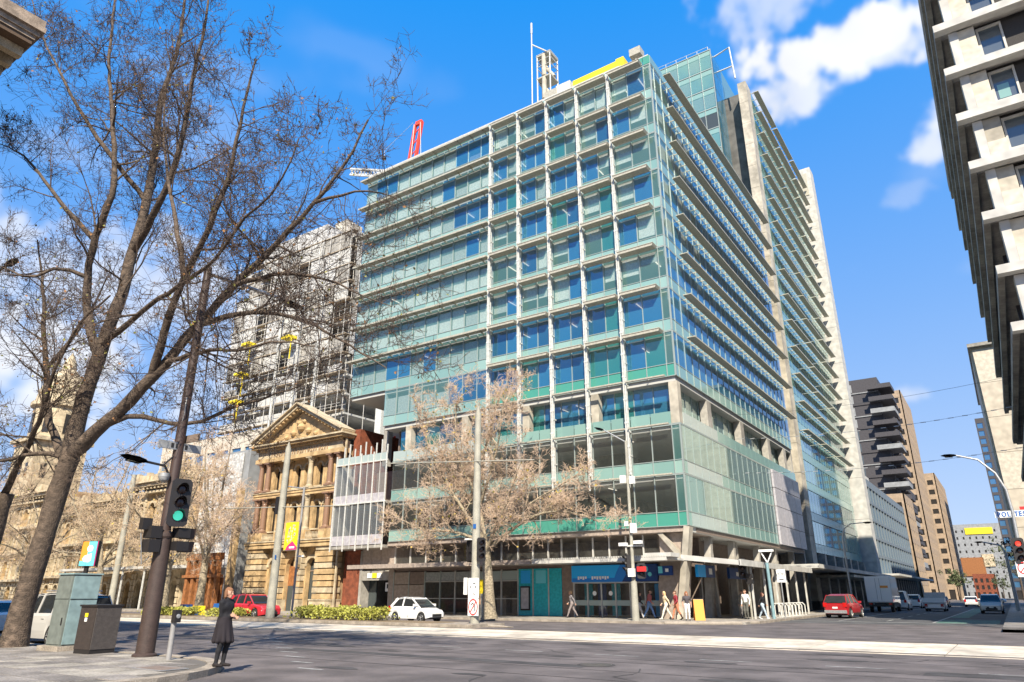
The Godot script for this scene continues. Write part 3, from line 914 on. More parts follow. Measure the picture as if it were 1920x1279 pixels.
func office_tower() -> void:
	var o := thing("office_tower", "taller glass tower with stepped sunshades and concrete end wall behind the office block", "tower", V(-30, 0, -100))
	var off := -o.position
	var P := func(p: Vector3) -> Vector3: return p + off
	rng.seed = 5
	# upper block seen over the roof
	var top := 75.0
	sp(o, "upper_block", P.call(V(-44, 0, -116)), P.call(V(-21.2, top, -81.6)), M.spandrel_b)
	for k in range(12, 21):
		var y := top - 3.3 * (k - 11)
		if y < 44.0:
			break
		for j in 11:
			var cx := -21.9 - 1.66 * j
			bx(o, "spandrel_panel", P.call(V(cx, y + 2.85, -81.5)), V(1.6, 0.8, 0.1), M.spandrel)
			if k == 15:
				bx(o, "louvre_panel", P.call(V(cx, y + 1.2, -81.5)), V(1.6, 2.4, 0.08), M.slate_glass)
			else:
				pane(o, "window_pane", P.call(V(cx, y + 1.2, -81.44)), 1.6, 2.44, M.glass_tower)
				bx(o, "blind_or_cloud", P.call(V(cx, y + 1.4, -81.56)), V(1.55, 2.0, 0.02), M.spandrel if rng.randf() < 0.6 else M.blind_grey)
	var g := MB.new()
	for j in 12:
		g.span(P.call(V(-21.1 - 1.66 * j, 44, -81.55)), P.call(V(-21.02 - 1.66 * j, top + 0.1, -81.36)))
	for k in 9:
		g.span(P.call(V(-40, top - 3.3 * k - 0.06, -81.5)), P.call(V(-21, top - 3.3 * k + 0.06, -81.37)))
	obj("mullion_grid", g.mesh(), M.grey_mullion, o, true)
	# side of the upper block
	for k in 9:
		for j in 3:
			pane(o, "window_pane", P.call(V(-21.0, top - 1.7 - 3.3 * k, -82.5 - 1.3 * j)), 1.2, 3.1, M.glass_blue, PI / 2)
	var rr := MB.new()
	for q in 12:
		rr.rod(P.call(V(-21.5 - 1.6 * q, top, -82)), P.call(V(-21.5 - 1.6 * q, top + 1.1, -82)), 0.04, 4)
	rr.rod(P.call(V(-40, top + 1.1, -82)), P.call(V(-21.5, top + 1.1, -82)), 0.04, 4)
	rr.tube(PackedVector3Array([P.call(V(-21.2, top + 0.2, -83.5)), P.call(V(-18.9, top + 0.8, -83.5)), P.call(V(-18.6, top - 4.8, -83.5))]), PackedFloat32Array([0.12, 0.12, 0.12]), 6)
	rr.rod(P.call(V(-21.0, top - 2.6, -83.5)), P.call(V(-18.7, top - 2.6, -83.5)), 0.1, 6)
	obj("roof_rail", rr.mesh(), M.white_steel, o)
	# concrete strip
	for k in 20:
		var y := 1.0 + 3.42 * k
		bx(o, "concrete_panel", P.call(V(-17.95, y + 1.7, -84.9)), V(1.15, 3.38, 2.2), M.concrete_warm)
	# main side facade
	sp(o, "facade_core", P.call(V(-21.2, 0, -117)), P.call(V(-17.75, 69.5, -86.2)), M.interior)
	var bandp := MB.new()
	var bands := MB.new()
	for k in 18:
		var y := 6.1 + 3.5 * k
		for j in 20:
			var z := -87.0 - 1.5 * j
			if k < 4 and j < 7:
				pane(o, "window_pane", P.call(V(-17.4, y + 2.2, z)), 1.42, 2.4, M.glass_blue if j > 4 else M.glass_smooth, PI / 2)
			else:
				bandp.quad(P.call(V(-17.4, y + 1.0, z + 0.71)), P.call(V(-17.4, y + 1.0, z - 0.71)), P.call(V(-17.4, y + 3.4, z - 0.71)), P.call(V(-17.4, y + 3.4, z + 0.71)))
			bands.box(P.call(V(-17.45, y + 0.47, z)), V(0.1, 0.94, 1.44))
			bands.box(P.call(V(-17.45, y + 2.2, z + 0.75)), V(0.12, 2.5, 0.07))
	obj("window_band", bandp.mesh(), M.glass_tower, o, true)
	obj("spandrel_band", bands.mesh(), M.spandrel, o, true)
	var sh := MB.new()
	sh.span(V(-0.32, -0.04, -4.9), V(0.32, 0.04, 4.9))
	sh.span(V(0.321, -0.08, -4.9), V(0.37, 0.08, 4.9))
	for q in 7:
		sh.span(V(-0.62, -0.03, -4.8 + 1.58 * q), V(-0.321, 0.04, -4.7 + 1.58 * q))
	var sm := sh.mesh()
	for k in range(3, 18):
		for j in 3:
			var s := obj("sunshade_panel", sm, M.shade_metal, o)
			s.position = P.call(V(-16.75, 6.1 + 3.5 * (k + 1) - 0.1, -91.3 - 10.2 * j))
	# end wall standing proud of the facade
	for k in 12:
		bx(o, "end_wall_panel", P.call(V(-16.7, 3.05 + 6.1 * k, -118.6)), V(2.2, 6.06, 3.0), M.concrete_pale)
	bx(o, "end_wall_grille", P.call(V(-17.0, 69.9, -117.05)), V(1.4, 4.4, 0.1), M.shade_metal)
	# lower floors by the street
	for j in 6:
		bx(o, "street_pier", P.call(V(-17.3, 3.0, -88.0 - 5.2 * j)), V(0.9, 6.0, 0.9), M.concrete_grey)
	sp(o, "street_canopy", P.call(V(-17.6, 3.9, -116)), P.call(V(-13.9, 4.25, -69)), M.concrete_pale)
	sp(o, "street_canopy", P.call(V(-17.6, 3.4, -108)), P.call(V(-13.6, 3.65, -84)), M.concrete_warm)

func roof_things() -> void:
	var yt := Y0 + FH * 11
	var o := thing("radio_mast", "white lattice radio mast with platforms on the office roof", "mast", V(-34.25, yt, -58))
	var m := MB.new()
	for q in [[-1.1, -1.1], [1.1, -1.1], [-1.1, 1.1], [1.1, 1.1]]:
		m.rod(V(q[0] * 0.8, 0, q[1] * 0.8), V(q[0] * 0.8, 17.2, q[1] * 0.8), 0.09, 6)
	obj("frame", m.mesh(), M.white_steel, o)
	for k in 5:
		bx(o, "platform", V(0, 4.0 + 3.3 * k, 0), V(1.95, 0.2, 1.95), M.shade_metal)
		var d := MB.new()
		d.rod(V(-0.9, 4.0 + 3.3 * k, 0), V(0.9, 0.9 + 3.3 * k, 0), 0.28, 6)
		d.rod(V(0, 4.0 + 3.3 * k, 0.8), V(0, 0.9 + 3.3 * k, 0.8), 0.3, 6)
		obj("equipment", d.mesh(), M.concrete_warm, o)
	var t := MB.new()
	for k in 3:
		var y := 15.6 + 0.9 * k
		for a in [[V(-0.95, y, -0.95), V(0.95, y, -0.95)], [V(-0.95, y, 0.95), V(0.95, y, 0.95)], [V(-0.95, y, -0.95), V(-0.95, y, 0.95)], [V(0.95, y, -0.95), V(0.95, y, 0.95)]]:
			t.rod(a[0], a[1], 0.05, 4)
	t.rod(V(-1.5, 0, 1.1), V(-1.5, 22.0, 1.1), 0.085, 6)
	t.rod(V(-1.5, 19.3, 1.1), V(0.6, 17.2, 1.1), 0.09, 6)
	t.rod(V(-1.5, 21.0, 1.1), V(-1.5, 22.6, 1.1), 0.13, 6)
	obj("whip_aerial", t.mesh(), M.white_steel, o)
	var f := MB.new()
	f.tube(PackedVector3Array([V(-4.2, 0.3, 1.5), V(-4.0, 2.2, 1.5), V(-1.2, 3.0, 1.2)]), PackedFloat32Array([0.13, 0.13, 0.13]), 6)
	f.rod(V(2.5, 0.2, 1.4), V(1.2, 5.0, 1.2), 0.12, 6)
	obj("stay", f.mesh(), M.white_steel, o)
	var b := thing("roof_crane_arm", "yellow telescopic roof crane arm lying along the parapet", "crane", V(-23.6, yt + 2.9, -49.6))
	var ba := MB.new()
	ba.obox(V(0, 0.55, 0), V(5.2, 0.8, 0.8), Basis(V(0, 0, 1), 0.02))
	ba.obox(V(2.5, 0.6, 0), V(0.8, 1.0, 1.0), Basis())
	obj("boom", ba.mesh(), M.yellow_paint, b)
	bx(b, "cradle", V(-3.6, 0.5, 0.1), V(1.6, 1.0, 1.0), M.white_steel)
	bx(b, "counterweight", V(-5.0, 0.3, 0.1), V(1.4, 0.9, 1.2), M.shade_metal)
	bx(b, "cap", V(4.0, 1.2, -0.1), V(1.1, 0.8, 1.0), M.shade_metal)
	var l := MB.new()
	l.rod(V(-3.6, -2.85, 0.1), V(-3.6, 0.2, 0.1), 0.3, 6)
	l.rod(V(2.4, -2.85, 0.0), V(2.4, 0.5, 0.0), 0.2, 6)
	obj("pedestal", l.mesh(), M.white_steel, b)
	# tower crane jib beyond
	var c := thing("tower_crane", "red luffing crane jib rising behind the office roof", "crane", V(-86.5, 0, -90))
	var cm := MB.new()
	for q in [-0.9, 0.9]:
		cm.bar(V(q - 2.0, 70, 0), V(q * 1.0 + 1.6, 95.2, 0), 0.55, 0.55)
	cm.bar(V(0.9, 95.2, 0), V(2.5, 95.2, 0), 0.9, 0.6)
	for k in 9:
		var y := 72.0 + 2.6 * k
		var xx := -2.0 + 3.6 * (y - 70) / 25.2
		cm.bar(V(xx - 0.9, y, 0), V(xx + 1.1, y + 1.3, 0), 0.16, 0.16)
	obj("jib", cm.mesh(), M.red_paint, c)
	var cw := MB.new()
	cw.rod(V(2.3, 95.0, 0.3), V(3.4, 80, 0.3), 0.07, 4)
	cw.rod(V(0.6, 95.0, 0.3), V(-0.4, 76, 0.3), 0.1, 4)
	cw.rod(V(0.0, 96, 0), V(-8.0, 92.2, 0), 0.04, 4)
	cw.rod(V(-8, 92.2, 0), V(-8.0, 90.6, 0), 0.03, 4)
	obj("cable", cw.mesh(), M.white_steel, c)
	var cb := MB.new()
	cb.lathe(PackedVector2Array([Vector2(0, -0.5), Vector2(0.45, -0.25), Vector2(0.5, 0.1), Vector2(0.25, 0.5), Vector2(0, 0.6)]), 10, V(-8, 90.2, 0))
	obj("hook_block", cb.mesh(), M.signal_black, c)
	var mast := MB.new()
	for q in [[-1, -1], [1, -1], [-1, 1], [1, 1]]:
		mast.bar(V(q[0] - 2, 0, q[1]), V(q[0] - 2, 70, q[1]), 0.25, 0.25)
	for k in 23:
		mast.bar(V(-3, 3.0 * k, 1), V(-1, 3.0 * k + 3, 1), 0.14, 0.14)
	mast.span(V(-4, 70, -1.6), V(0.4, 72.5, 1.6))
	obj("mast", mast.mesh(), M.red_paint, c)
	var c2 := thing("tower_crane", "white lattice crane jib poking out beside the roof corner", "crane", V(-77, 0, -70))
	var j2 := MB.new()
	for k in 14:
		var x := -4.0 + 0.8 * k
		var y := 71.0 - 0.42 * 0.8 * k
		j2.bar(V(x, y, 0.5), V(x + 0.8, y - 1.5, 0.5), 0.14, 0.14)
		j2.bar(V(x, y - 1.2, 0.5), V(x + 0.8, y - 0.3, 0.5), 0.14, 0.14)
	j2.bar(V(-4, 71.0, 0.5), V(7.5, 66.2, 0.5), 0.3, 0.3)
	j2.bar(V(-4, 69.8, 0.5), V(7.5, 65.0, 0.5), 0.3, 0.3)
	obj("jib", j2.mesh(), M.white_steel, c2)
	var m2 := MB.new()
	m2.bar(V(7.3, 0, 0.5), V(7.3, 66, 0.5), 1.2, 1.2)
	obj("mast", m2.mesh(), M.white_steel, c2)

func sheet(called: String, x0: float, x1: float, z0: float, z1: float, y: float, m: Material, thick := 0.3) -> void:
	var b := MB.new()
	b.span(V(x0, y - thick, z0), V(x1, y, z1))
	struct(called, b.mesh(), m)

func marks(called: String, rects: Array, y: float, m: Material) -> void:
	var b := MB.new()
	for r in rects:
		b.quad(V(r[0], y, r[3]), V(r[1], y, r[3]), V(r[1], y, r[2]), V(r[0], y, r[2]))
	var o := struct(called, b.mesh(), m)

func ground() -> void:
	rng.seed = 3
	# one sheet to the horizon, then the roads each a few millimetres above
	var g := MB.new()
	g.quad(V(-900, -0.012, 400), V(900, -0.012, 400), V(900, -0.012, -1500), V(-900, -0.012, -1500))
	struct("ground", g.mesh(), M.asphalt)
	var av := MB.new()
	av.quad(V(-400, -0.004, 60), V(300, -0.004, 60), V(300, -0.004, -24.9), V(-400, -0.004, -24.9))
	struct("avenue_road", av.mesh(), M.asphalt)
	var fr := MB.new()
	fr.quad(V(-400, -0.004, -31.4), V(300, -0.004, -31.4), V(300, -0.004, -50.0), V(-400, -0.004, -50.0))
	struct("avenue_far_lanes", fr.mesh(), M.asphalt)
	var ss := MB.new()
	ss.quad(V(-13.2, 0.0, -49.0), V(-0.9, 0.0, -49.0), V(-0.9, 0.0, -700), V(-13.2, 0.0, -700))
	struct("side_street_road", ss.mesh(), M.asphalt_blue)
	# pale tram reserve, poured in bays
	var bays := []
	var tr := Node3D.new()
	tr.name = "tram_track_bed"
	add_child(tr)
	tr.set_meta("kind", "structure")
	for i in 44:
		var x := -118.0 + 4.0 * i
		for r in [[-28.1, -24.95], [-31.35, -28.1]]:
			var tone: Material = M.tram_concrete
			bx(tr, "concrete_bay", V(x + 2, -0.05, (r[0] + r[1]) / 2), V(3.97, 0.10 + 0.012 * rng.randf(), r[1] - r[0] - 0.02), tone)
	for z in [-25.2, -31.0]:
		bx(tr, "rail", V(-30, -0.002, z), V(180, 0.025 + 0.03, 0.09), M.rail_steel)
	# painted lines on the near carriageway
	var rects := []
	for i in 14:
		rects.append([-33.0 + 3.2 * i, -31.6 + 3.2 * i, -20.0, -19.9])
	for i in 9:
		rects.append([-14.6 + i * 0.0 - 1.55 * i, -13.75 - 1.55 * i, -12.4 - 1.05 * i, -12.28 - 1.05 * i])
	rects.append([-60, -14, -24.5, -24.38])
	marks("lane_marking", rects, 0.001, M.line_paint)
	marks("road_patch", [[-6.0, 12.0, -12.6, -11.2], [-20.0, -9.0, -16.8, -16.2], [-2, 14, -19.8, -18.9]], 0.0, M.asphalt_patch)
	# side street: stop line, crossing lines, lanes, green boxes
	rects = [[-12.8, -1.2, -52.9, -52.4], [-13.0, -1.0, -49.7, -49.5], [-10.2, -10.05, -110, -54], [-4.6, -4.45, -110, -53.2]]
	for i in 9:
		rects.append([-7.4, -7.28, -58.0 - 6.0 * i, -55.0 - 6.0 * i])
	rects.append([-4.3, -1.2, -62.2, -61.9])
	rects.append([-4.3, -1.2, -76.2, -75.9])
	marks("street_marking", rects, 0.006, M.line_paint)
	marks("bicycle_box", [[-4.4, -1.1, -60.5, -53.2], [-4.4, -3.2, -110, -66]], 0.004, M.green_paint)
	# near pavement with a rounded corner, paved in slabs
	var px := -14.2
	var pz := -11.7
	var rad := 4.0
	var pav := PackedVector2Array()
	pav.append(Vector2(-140, 30))
	pav.append(Vector2(-140, -pz * -1.0))
	for i in 9:
		var a := PI / 2 * i / 8.0
		pav.append(Vector2(px - rad + rad * sin(a), pz + rad - rad * cos(a)))
	pav.append(Vector2(px, 30))
	var pm := MB.new()
	pm.xf = Transform3D(Basis(V(1, 0, 0), V(0, 0, 1), V(0, -1, 0)), Vector3.ZERO)
	pm.prism(pav, -0.112, 0.3)
	struct("near_pavement_bed", pm.mesh(), M.joint)
	var kb := MB.new()
	var pts := [Vector2(-140, pz)]
	for i in 9:
		var a := PI / 2 * i / 8.0
		pts.append(Vector2(px - rad + rad * sin(a), pz + rad - rad * cos(a)))
	pts.append(Vector2(px, 30))
	for i in pts.size() - 1:
		var a: Vector2 = pts[i]
		var b: Vector2 = pts[i + 1]
		var mid := (a + b) / 2
		var l := a.distance_to(b) + 0.02
		kb.obox(V(mid.x, 0.06, mid.y), V(l, 0.15, 0.34), Basis(Vector3.UP, -atan2(b.y - a.y, b.x - a.x)))
	struct("near_kerb", kb.mesh(), M.kerb)
	var slabs := Node3D.new()
	slabs.name = "near_pavement"
	add_child(slabs)
	slabs.set_meta("kind", "structure")
	var count := 0
	for i in 26:
		for j in 9:
			var x := px - 0.75 - 1.0 * i
			var z := pz + 0.75 + 0.7 * j
			x += 0.5 * (j % 2)
			var cc := Vector2(px - rad, pz + rad)
			if x > cc.x and z < cc.y and Vector2(x, z).distance_to(cc) > rad - 0.62:
				continue
			if x > px - 0.6:
				continue
			var pmt: Material = [M.paving, M.paving, M.paving_pale, M.paving_dark][rng.randi() % 4]
			bx(slabs, "paving_slab", V(x, 0.112 + 0.004 * rng.randf(), z), V(0.975, 0.03, 0.675), pmt)
	var far_slab := MB.new()
	far_slab.span(V(-140, 0.09, pz + 0.3), V(px - 26.6, 0.122, 30))
	struct("near_pavement_beyond", far_slab.mesh(), M.paving)
	# service covers
	var cv := thing("service_cover", "grey metal service cover set in the paving beside the kerb", "cover", V(-15.9, 0.132, -9.6))
	bx(cv, "lid", V(0, 0, 0), V(1.0, 0.012, 0.55), M.taupe_dark)
	bx(cv, "frame", V(0, -0.004, 0), V(1.12, 0.012, 0.67), M.galv)
	# far pavement, median
	var fp := MB.new()
	fp.span(V(-160, -0.1, -82), V(-17.6, 0.13, -42.3))
	fp.span(V(-17.6, -0.1, -180), V(-13.4, 0.13, -44.3))
	struct("far_pavement", fp.mesh(), M.paving_pale)
	var fk := MB.new()
	fk.span(V(-160, -0.1, -42.3), V(-17.6, 0.14, -42.0))
	fk.span(V(-13.4, -0.1, -180), V(-13.1, 0.14, -46.0))
	fk.tube(PackedVector3Array([V(-17.6, 0.05, -42.15), V(-15.4, 0.05, -42.7), V(-13.8, 0.05, -44.2), V(-13.25, 0.05, -46.1)]), PackedFloat32Array([0.15, 0.15, 0.15, 0.15]), 6)
	struct("far_kerb", fk.mesh(), M.kerb)
	var rp := MB.new()
	rp.span(V(-0.8, -0.1, -180), V(3.2, 0.13, -42))
	rp.span(V(-0.8, -0.1, -45), V(60, 0.13, -42))
	struct("right_pavement", rp.mesh(), M.paving)
	var md := MB.new()
	md.span(V(-140, -0.1, -34.6), V(-24.0, 0.16, -31.6))
	md.tube(PackedVector3Array([V(-24.0, 0.03, -33.1), V(-22.4, 0.03, -33.1)]), PackedFloat32Array([0.13, 0.02]), 8)
	struct("median_island", md.mesh(), M.kerb)
	var ms := MB.new()
	ms.span(V(-140, 0.1, -34.3), V(-27.0, 0.175, -31.9))
	struct("median_soil", ms.mesh(), M.soil)

func road_wear() -> void:
	rng.seed = 61
	# crack runs and sealed joints in the near asphalt
	var c := MB.new()
	for i in 26:
		var p := V(rng.randf_range(-32, 8), 0, rng.randf_range(-23.5, -9))
		var d := V(rng.randfn(), 0, rng.randfn() * 0.4).normalized()
		for k in rng.randi_range(4, 11):
			d = (d + V(rng.randfn(), 0, rng.randfn()) * 0.35).normalized()
			var q := p + d * rng.randf_range(0.3, 0.8)
			var s := V(-d.z, 0, d.x) * rng.randf_range(0.008, 0.022)
			c.quad(V(p.x, 0.0025, p.z) - s, V(p.x, 0.0025, p.z) + s, V(q.x, 0.0025, q.z) + s, V(q.x, 0.0025, q.z) - s)
			p = q
	struct("road_cracks", c.mesh(), M.asphalt_patch)
	var t := MB.new()
	for z in [-14.2, -15.9, -18.0, -19.0, -21.8, -23.4]:
		t.quad(V(-90, 0.0012, z + 0.02), V(60, 0.0012, z + 0.02), V(60, 0.0012, z - 0.03), V(-90, 0.0012, z - 0.03))
	struct("road_joints", t.mesh(), M.asphalt_patch)
	var w := MB.new()
	for i in 40:
		var p := V(rng.randf_range(-34, 10), 0.0018, rng.randf_range(-24, -9.5))
		var n := 9
		var r := rng.randf_range(0.1, 0.5)
		var pts := []
		for k in n:
			var a := TAU * k / n
			pts.append(p + V(cos(a) * 2.0, 0, sin(a) * 0.7) * r * rng.randf_range(0.6, 1.1))
		for k in n:
			w.tri(p, pts[(k + 1) % n], pts[k])
	struct("oil_stains", w.mesh(), M.asphalt_patch)
	for q in [[-9.0, -17.0, "round iron manhole cover in the middle of the near lanes"], [-22.5, -20.6, "round iron manhole cover in the left near lanes"], [-2.5, -14.6, "round iron manhole cover at the right near the viewer"]]:
		var o := thing("manhole_cover", q[2], "cover", V(q[0], 0.0, q[1]))
		var m := MB.new()
		m.lathe(PackedVector2Array([Vector2(0.40, 0.0), Vector2(0.40, 0.008), Vector2(0.36, 0.008), Vector2(0.36, 0.005), Vector2(0.33, 0.008), Vector2(0, 0.009)]), 20)
		obj("lid", m.mesh(), M.rail_steel, o)
		var f := MB.new()
		f.lathe(PackedVector2Array([Vector2(0.48, 0.0), Vector2(0.48, 0.006), Vector2(0.41, 0.006)]), 20)
		obj("frame", f.mesh(), M.asphalt_patch, o)

func column_mesh(h: float, r: float) -> ArrayMesh:
	var m := MB.new()
	m.span(V(-r * 1.45, 0, -r * 1.45), V(r * 1.45, r * 0.6, r * 1.45))
	m.lathe(PackedVector2Array([Vector2(r * 1.35, r * 0.6), Vector2(r * 1.35, r * 0.9), Vector2(r * 1.05, r * 1.15), Vector2(r, r * 1.4), Vector2(r * 0.98, h * 0.4), Vector2(r * 0.82, h - r * 2.2), Vector2(r * 0.95, h - r * 2.1), Vector2(r * 0.88, h - r * 1.9), Vector2(r * 1.4, h - r * 0.5)]), 14)
	m.span(V(-r * 1.5, h - r * 0.5, -r * 1.5), V(r * 1.5, h, r * 1.5))
	return m.mesh()

# round-headed wall plate: a rectangle w x h (centred on x, base 0) with an arched hole ow wide, springing at os
func arch_plate(w: float, h: float, ow: float, sill: float, os: float, thick: float) -> ArrayMesh:
	var m := MB.new()
	var r := ow / 2
	m.span(V(-w / 2, 0, -thick), V(-r, h, 0))
	m.span(V(r, 0, -thick), V(w / 2, h, 0))
	if sill > 0.01:
		m.span(V(-r, 0, -thick), V(r, sill, 0))
	var n := 8
	for i in n:
		var a := PI * i / n
		var b := PI * (i + 1) / n
		var p := Vector2(-cos(a) * r, os + sin(a) * r)
		var q := Vector2(-cos(b) * r, os + sin(b) * r)
		m.prism(PackedVector2Array([p, q, Vector2(q.x, h), Vector2(p.x, h)]), -thick, 0)
	return m.mesh()

func ring_mesh(r0: float, r1: float, thick: float, n := 10) -> ArrayMesh:
	var m := MB.new()
	for i in n:
		var a := PI * i / n
		var b := PI * (i + 0.94) / n
		m.prism(PackedVector2Array([Vector2(-cos(a) * r0, sin(a) * r0), Vector2(-cos(a) * r1, sin(a) * r1), Vector2(-cos(b) * r1, sin(b) * r1), Vector2(-cos(b) * r0, sin(b) * r0)]), 0, thick)
	return m.mesh()

func put(parent: Node, called: String, m: Mesh, at: Vector3, mt: Material, turn := 0.0) -> MeshInstance3D:
	var o := obj(called, m, mt, parent)
	o.position = at
	o.rotation.y = turn
	return o

func bank_building() -> void:
	var o := thing("bank_building", "ornate golden sandstone bank with pediment and columns beside the glass office block", "building", V(-59.7, 0, -48))
	rng.seed = 21
	var S: Material = M.sandstone
	var SP: Material = M.sandstone_pale
	var BR: Material = M.sandstone_brown
	sp(o, "body", V(-7.0, 0, -18), V(7.0, 16.0, -1.3), BR)
	# ground floor: rusticated piers of separate stones
	for px in [[-6.7, -4.0], [4.0, 6.7]]:
		for r in 9:
			var y := 1.25 + 0.56 * r
			var cut: float = 0.0 if r % 2 else 0.14
			bx(o, "stone", V((px[0] + px[1]) / 2, y + 0.26, -0.35), V(px[1] - px[0] - cut, 0.46, 1.1), SP if rng.randf() < 0.6 else S)
		bx(o, "pier_core", V((px[0] + px[1]) / 2, 3.1, -0.75), V(px[1] - px[0] - 0.3, 6.2, 1.1), BR)
		bx(o, "plinth", V((px[0] + px[1]) / 2, 0.6, -0.3), V(px[1] - px[0] + 0.2, 1.2, 1.3), SP)
		bx(o, "plinth_cap", V((px[0] + px[1]) / 2, 1.2, -0.28), V(px[1] - px[0] + 0.3, 0.12, 1.4), SP)
	for px in [-1.55, 1.55]:
		for r in 9:
			bx(o, "stone", V(px, 1.5 + 0.56 * r, -0.45), V(0.75 - 0.1 * (r % 2), 0.48, 0.9), S if rng.randf() < 0.5 else SP)
		bx(o, "plinth", V(px, 0.6, -0.42), V(0.95, 1.2, 1.0), SP)
		bx(o, "bracket", V(px, 5.2, 0.15), V(0.5, 1.5, 0.4), SP)
		bx(o, "bracket", V(px, 4.5, 0.2), V(0.42, 0.5, 0.5), S)
	var ap := arch_plate(2.5, 6.3, 1.6, 0.0, 4.3, 0.5)
	for px in [-2.9, 2.9]:
		put(o, "arch", ap, V(px, 0, -0.55), S)
		put(o, "arch_ring", ring_mesh(0.8, 1.15, 0.1), V(px, 4.3, -0.54), SP)
		bx(o, "door", V(px, 2.4, -1.15), V(1.6, 4.9, 0.1), M.slate_glass)
		bx(o, "door_rail", V(px, 3.9, -1.08), V(1.6, 0.12, 0.06), M.taupe_dark)
	bx(o, "entrance", V(0, 2.2, -1.1), V(2.3, 4.4, 0.12), M.rust_timber)
	bx(o, "entrance_panel", V(-0.55, 1.3, -1.02), V(0.9, 2.4, 0.06), M.slate_glass)
	bx(o, "entrance_panel", V(0.55, 1.3, -1.02), V(0.9, 2.4, 0.06), M.slate_glass)
	put(o, "entrance_arch", arch_plate(3.0, 6.3, 2.2, 0, 4.2, 0.5), V(0, 0, -0.6), S)
	# first cornice and balustrade
	for q in [[6.30, 0.35, 0.55], [6.62, 0.22, 0.75], [6.80, 0.14, 0.9]]:
		bx(o, "cornice", V(0, q[0], -0.5), V(13.6 + q[2] * 0.5, q[1], 1.2 + q[2]), SP if q[1] < 0.2 else S)
	# upper floors: two orders of columns
	var cm := column_mesh(3.6, 0.30)
	var cm2 := column_mesh(3.2, 0.28)
	for x in [-6.1, -4.9, -1.9, 1.9, 4.9, 6.1]:
		var shaft: Material = M.granite_col if absf(x) > 4.0 else SP
		bx(o, "pedestal", V(x, 7.3, 0.0), V(0.9, 0.85, 0.9), S)
		put(o, "column", cm, V(x, 7.7, 0.0), shaft)
		put(o, "column", cm2, V(x, 11.95, 0.0), shaft)
		bx(o, "pilaster", V(x, 11.0, -0.55), V(0.8, 8.0, 0.3), S)
	for q in [[11.42, 0.26, 0.2], [11.72, 0.3, 0.35], [11.88, 0.1, 0.5]]:
		bx(o, "string_course", V(0, q[0], -0.35), V(13.4 + q[2] * 0.4, q[1], 0.9 + q[2]), S if q[1] > 0.2 else SP)
	var w1 := arch_plate(1.5, 3.7, 0.86, 0.25, 2.6, 0.4)
	for lev in [7.65, 11.95]:
		var hh: float = 3.7 if lev < 9 else 3.2
		var plate := w1 if lev < 9 else arch_plate(1.5, 3.2, 0.86, 0.2, 2.2, 0.4)
		for x in [-3.42 - 0.72, -3.42 + 0.72, -0.75, 0.75, 3.42 - 0.72, 3.42 + 0.72]:
			put(o, "window_wall", plate, V(x, lev, -0.6), S)
			var win := bx(o, "window", V(x, lev + hh * 0.45, -1.1), V(0.9, hh * 0.9, 0.06), M.window_dark)
			bx(o, "glazing_bar", V(x, lev + hh * 0.42, -1.05), V(0.05, hh * 0.8, 0.04), BR)
			put(o, "arch_ring", ring_mesh(0.43, 0.62, 0.12), V(x, lev + (2.6 if lev < 9 else 2.2), -0.6), SP)
			bx(o, "sill", V(x, lev + 0.2, -0.5), V(1.1, 0.14, 0.35), SP)
	# baluster rows under first floor windows
	var bal := MB.new()
	for i in 44:
		var x := -4.4 + 0.2 * i
		bal.lathe(PackedVector2Array([Vector2(0.05, 0), Vector2(0.07, 0.2), Vector2(0.03, 0.5), Vector2(0.06, 0.62)]), 6, V(x, 6.95, 0.25))
	obj("balustrade", bal.mesh(), SP, o, true)
	# entablature, frieze scroll, dentils
	bx(o, "architrave", V(0, 15.35, -0.2), V(13.6, 0.42, 1.3), S)
	bx(o, "frieze", V(0, 15.95, -0.3), V(13.3, 0.85, 1.1), SP)
	var fr := MB.new()
	for i in 22:
		var x := -4.4 + 0.42 * i
		match i % 4:
			0:
				fr.prism(PackedVector2Array([Vector2(x, 15.7), Vector2(x + 0.12, 15.7), Vector2(x + 0.22, 16.2), Vector2(x + 0.1, 16.2)]), 0.25, 0.31)
			1:
				fr.span(V(x, 15.68, 0.25), V(x + 0.09, 16.2, 0.31))
				fr.span(V(x + 0.1, 16.1, 0.25), V(x + 0.28, 16.2, 0.31))
			2:
				fr.prism(PackedVector2Array([Vector2(x, 15.68), Vector2(x + 0.14, 15.62), Vector2(x + 0.3, 15.9), Vector2(x + 0.22, 16.2), Vector2(x + 0.05, 16.0)]), 0.25, 0.31)
			3:
				fr.span(V(x, 15.68, 0.25), V(x + 0.26, 15.76, 0.31))
				fr.span(V(x + 0.08, 15.77, 0.25), V(x + 0.17, 16.2, 0.31))
	obj("frieze_carving", fr.mesh(), BR, o)
	for i in 34:
		bx(o, "dentil", V(-6.6 + 0.4 * i, 16.5, 0.42), V(0.2, 0.26, 0.35), S)
	bx(o, "cornice", V(0, 16.76, -0.1), V(14.4, 0.24, 2.0), S)
	bx(o, "cornice", V(0, 16.97, -0.05), V(14.8, 0.16, 2.3), SP)
	# pediment
	var pd := MB.new()
	pd.prism(PackedVector2Array([Vector2(-6.4, 17.05), Vector2(6.4, 17.05), Vector2(0, 20.2)]), -0.8, 0.1)
	obj("pediment", pd.mesh(), S, o)
	var rk := MB.new()
	for s in [-1, 1]:
		rk.bar(V(7.2 * s, 17.1, 0.1), V(0, 20.75, 0.1), 0.34, 1.7)
		rk.bar(V(7.2 * s, 17.36, 0.15), V(0, 21.0, 0.15), 0.14, 2.1)
	obj("raking_cornice", rk.mesh(), SP, o)
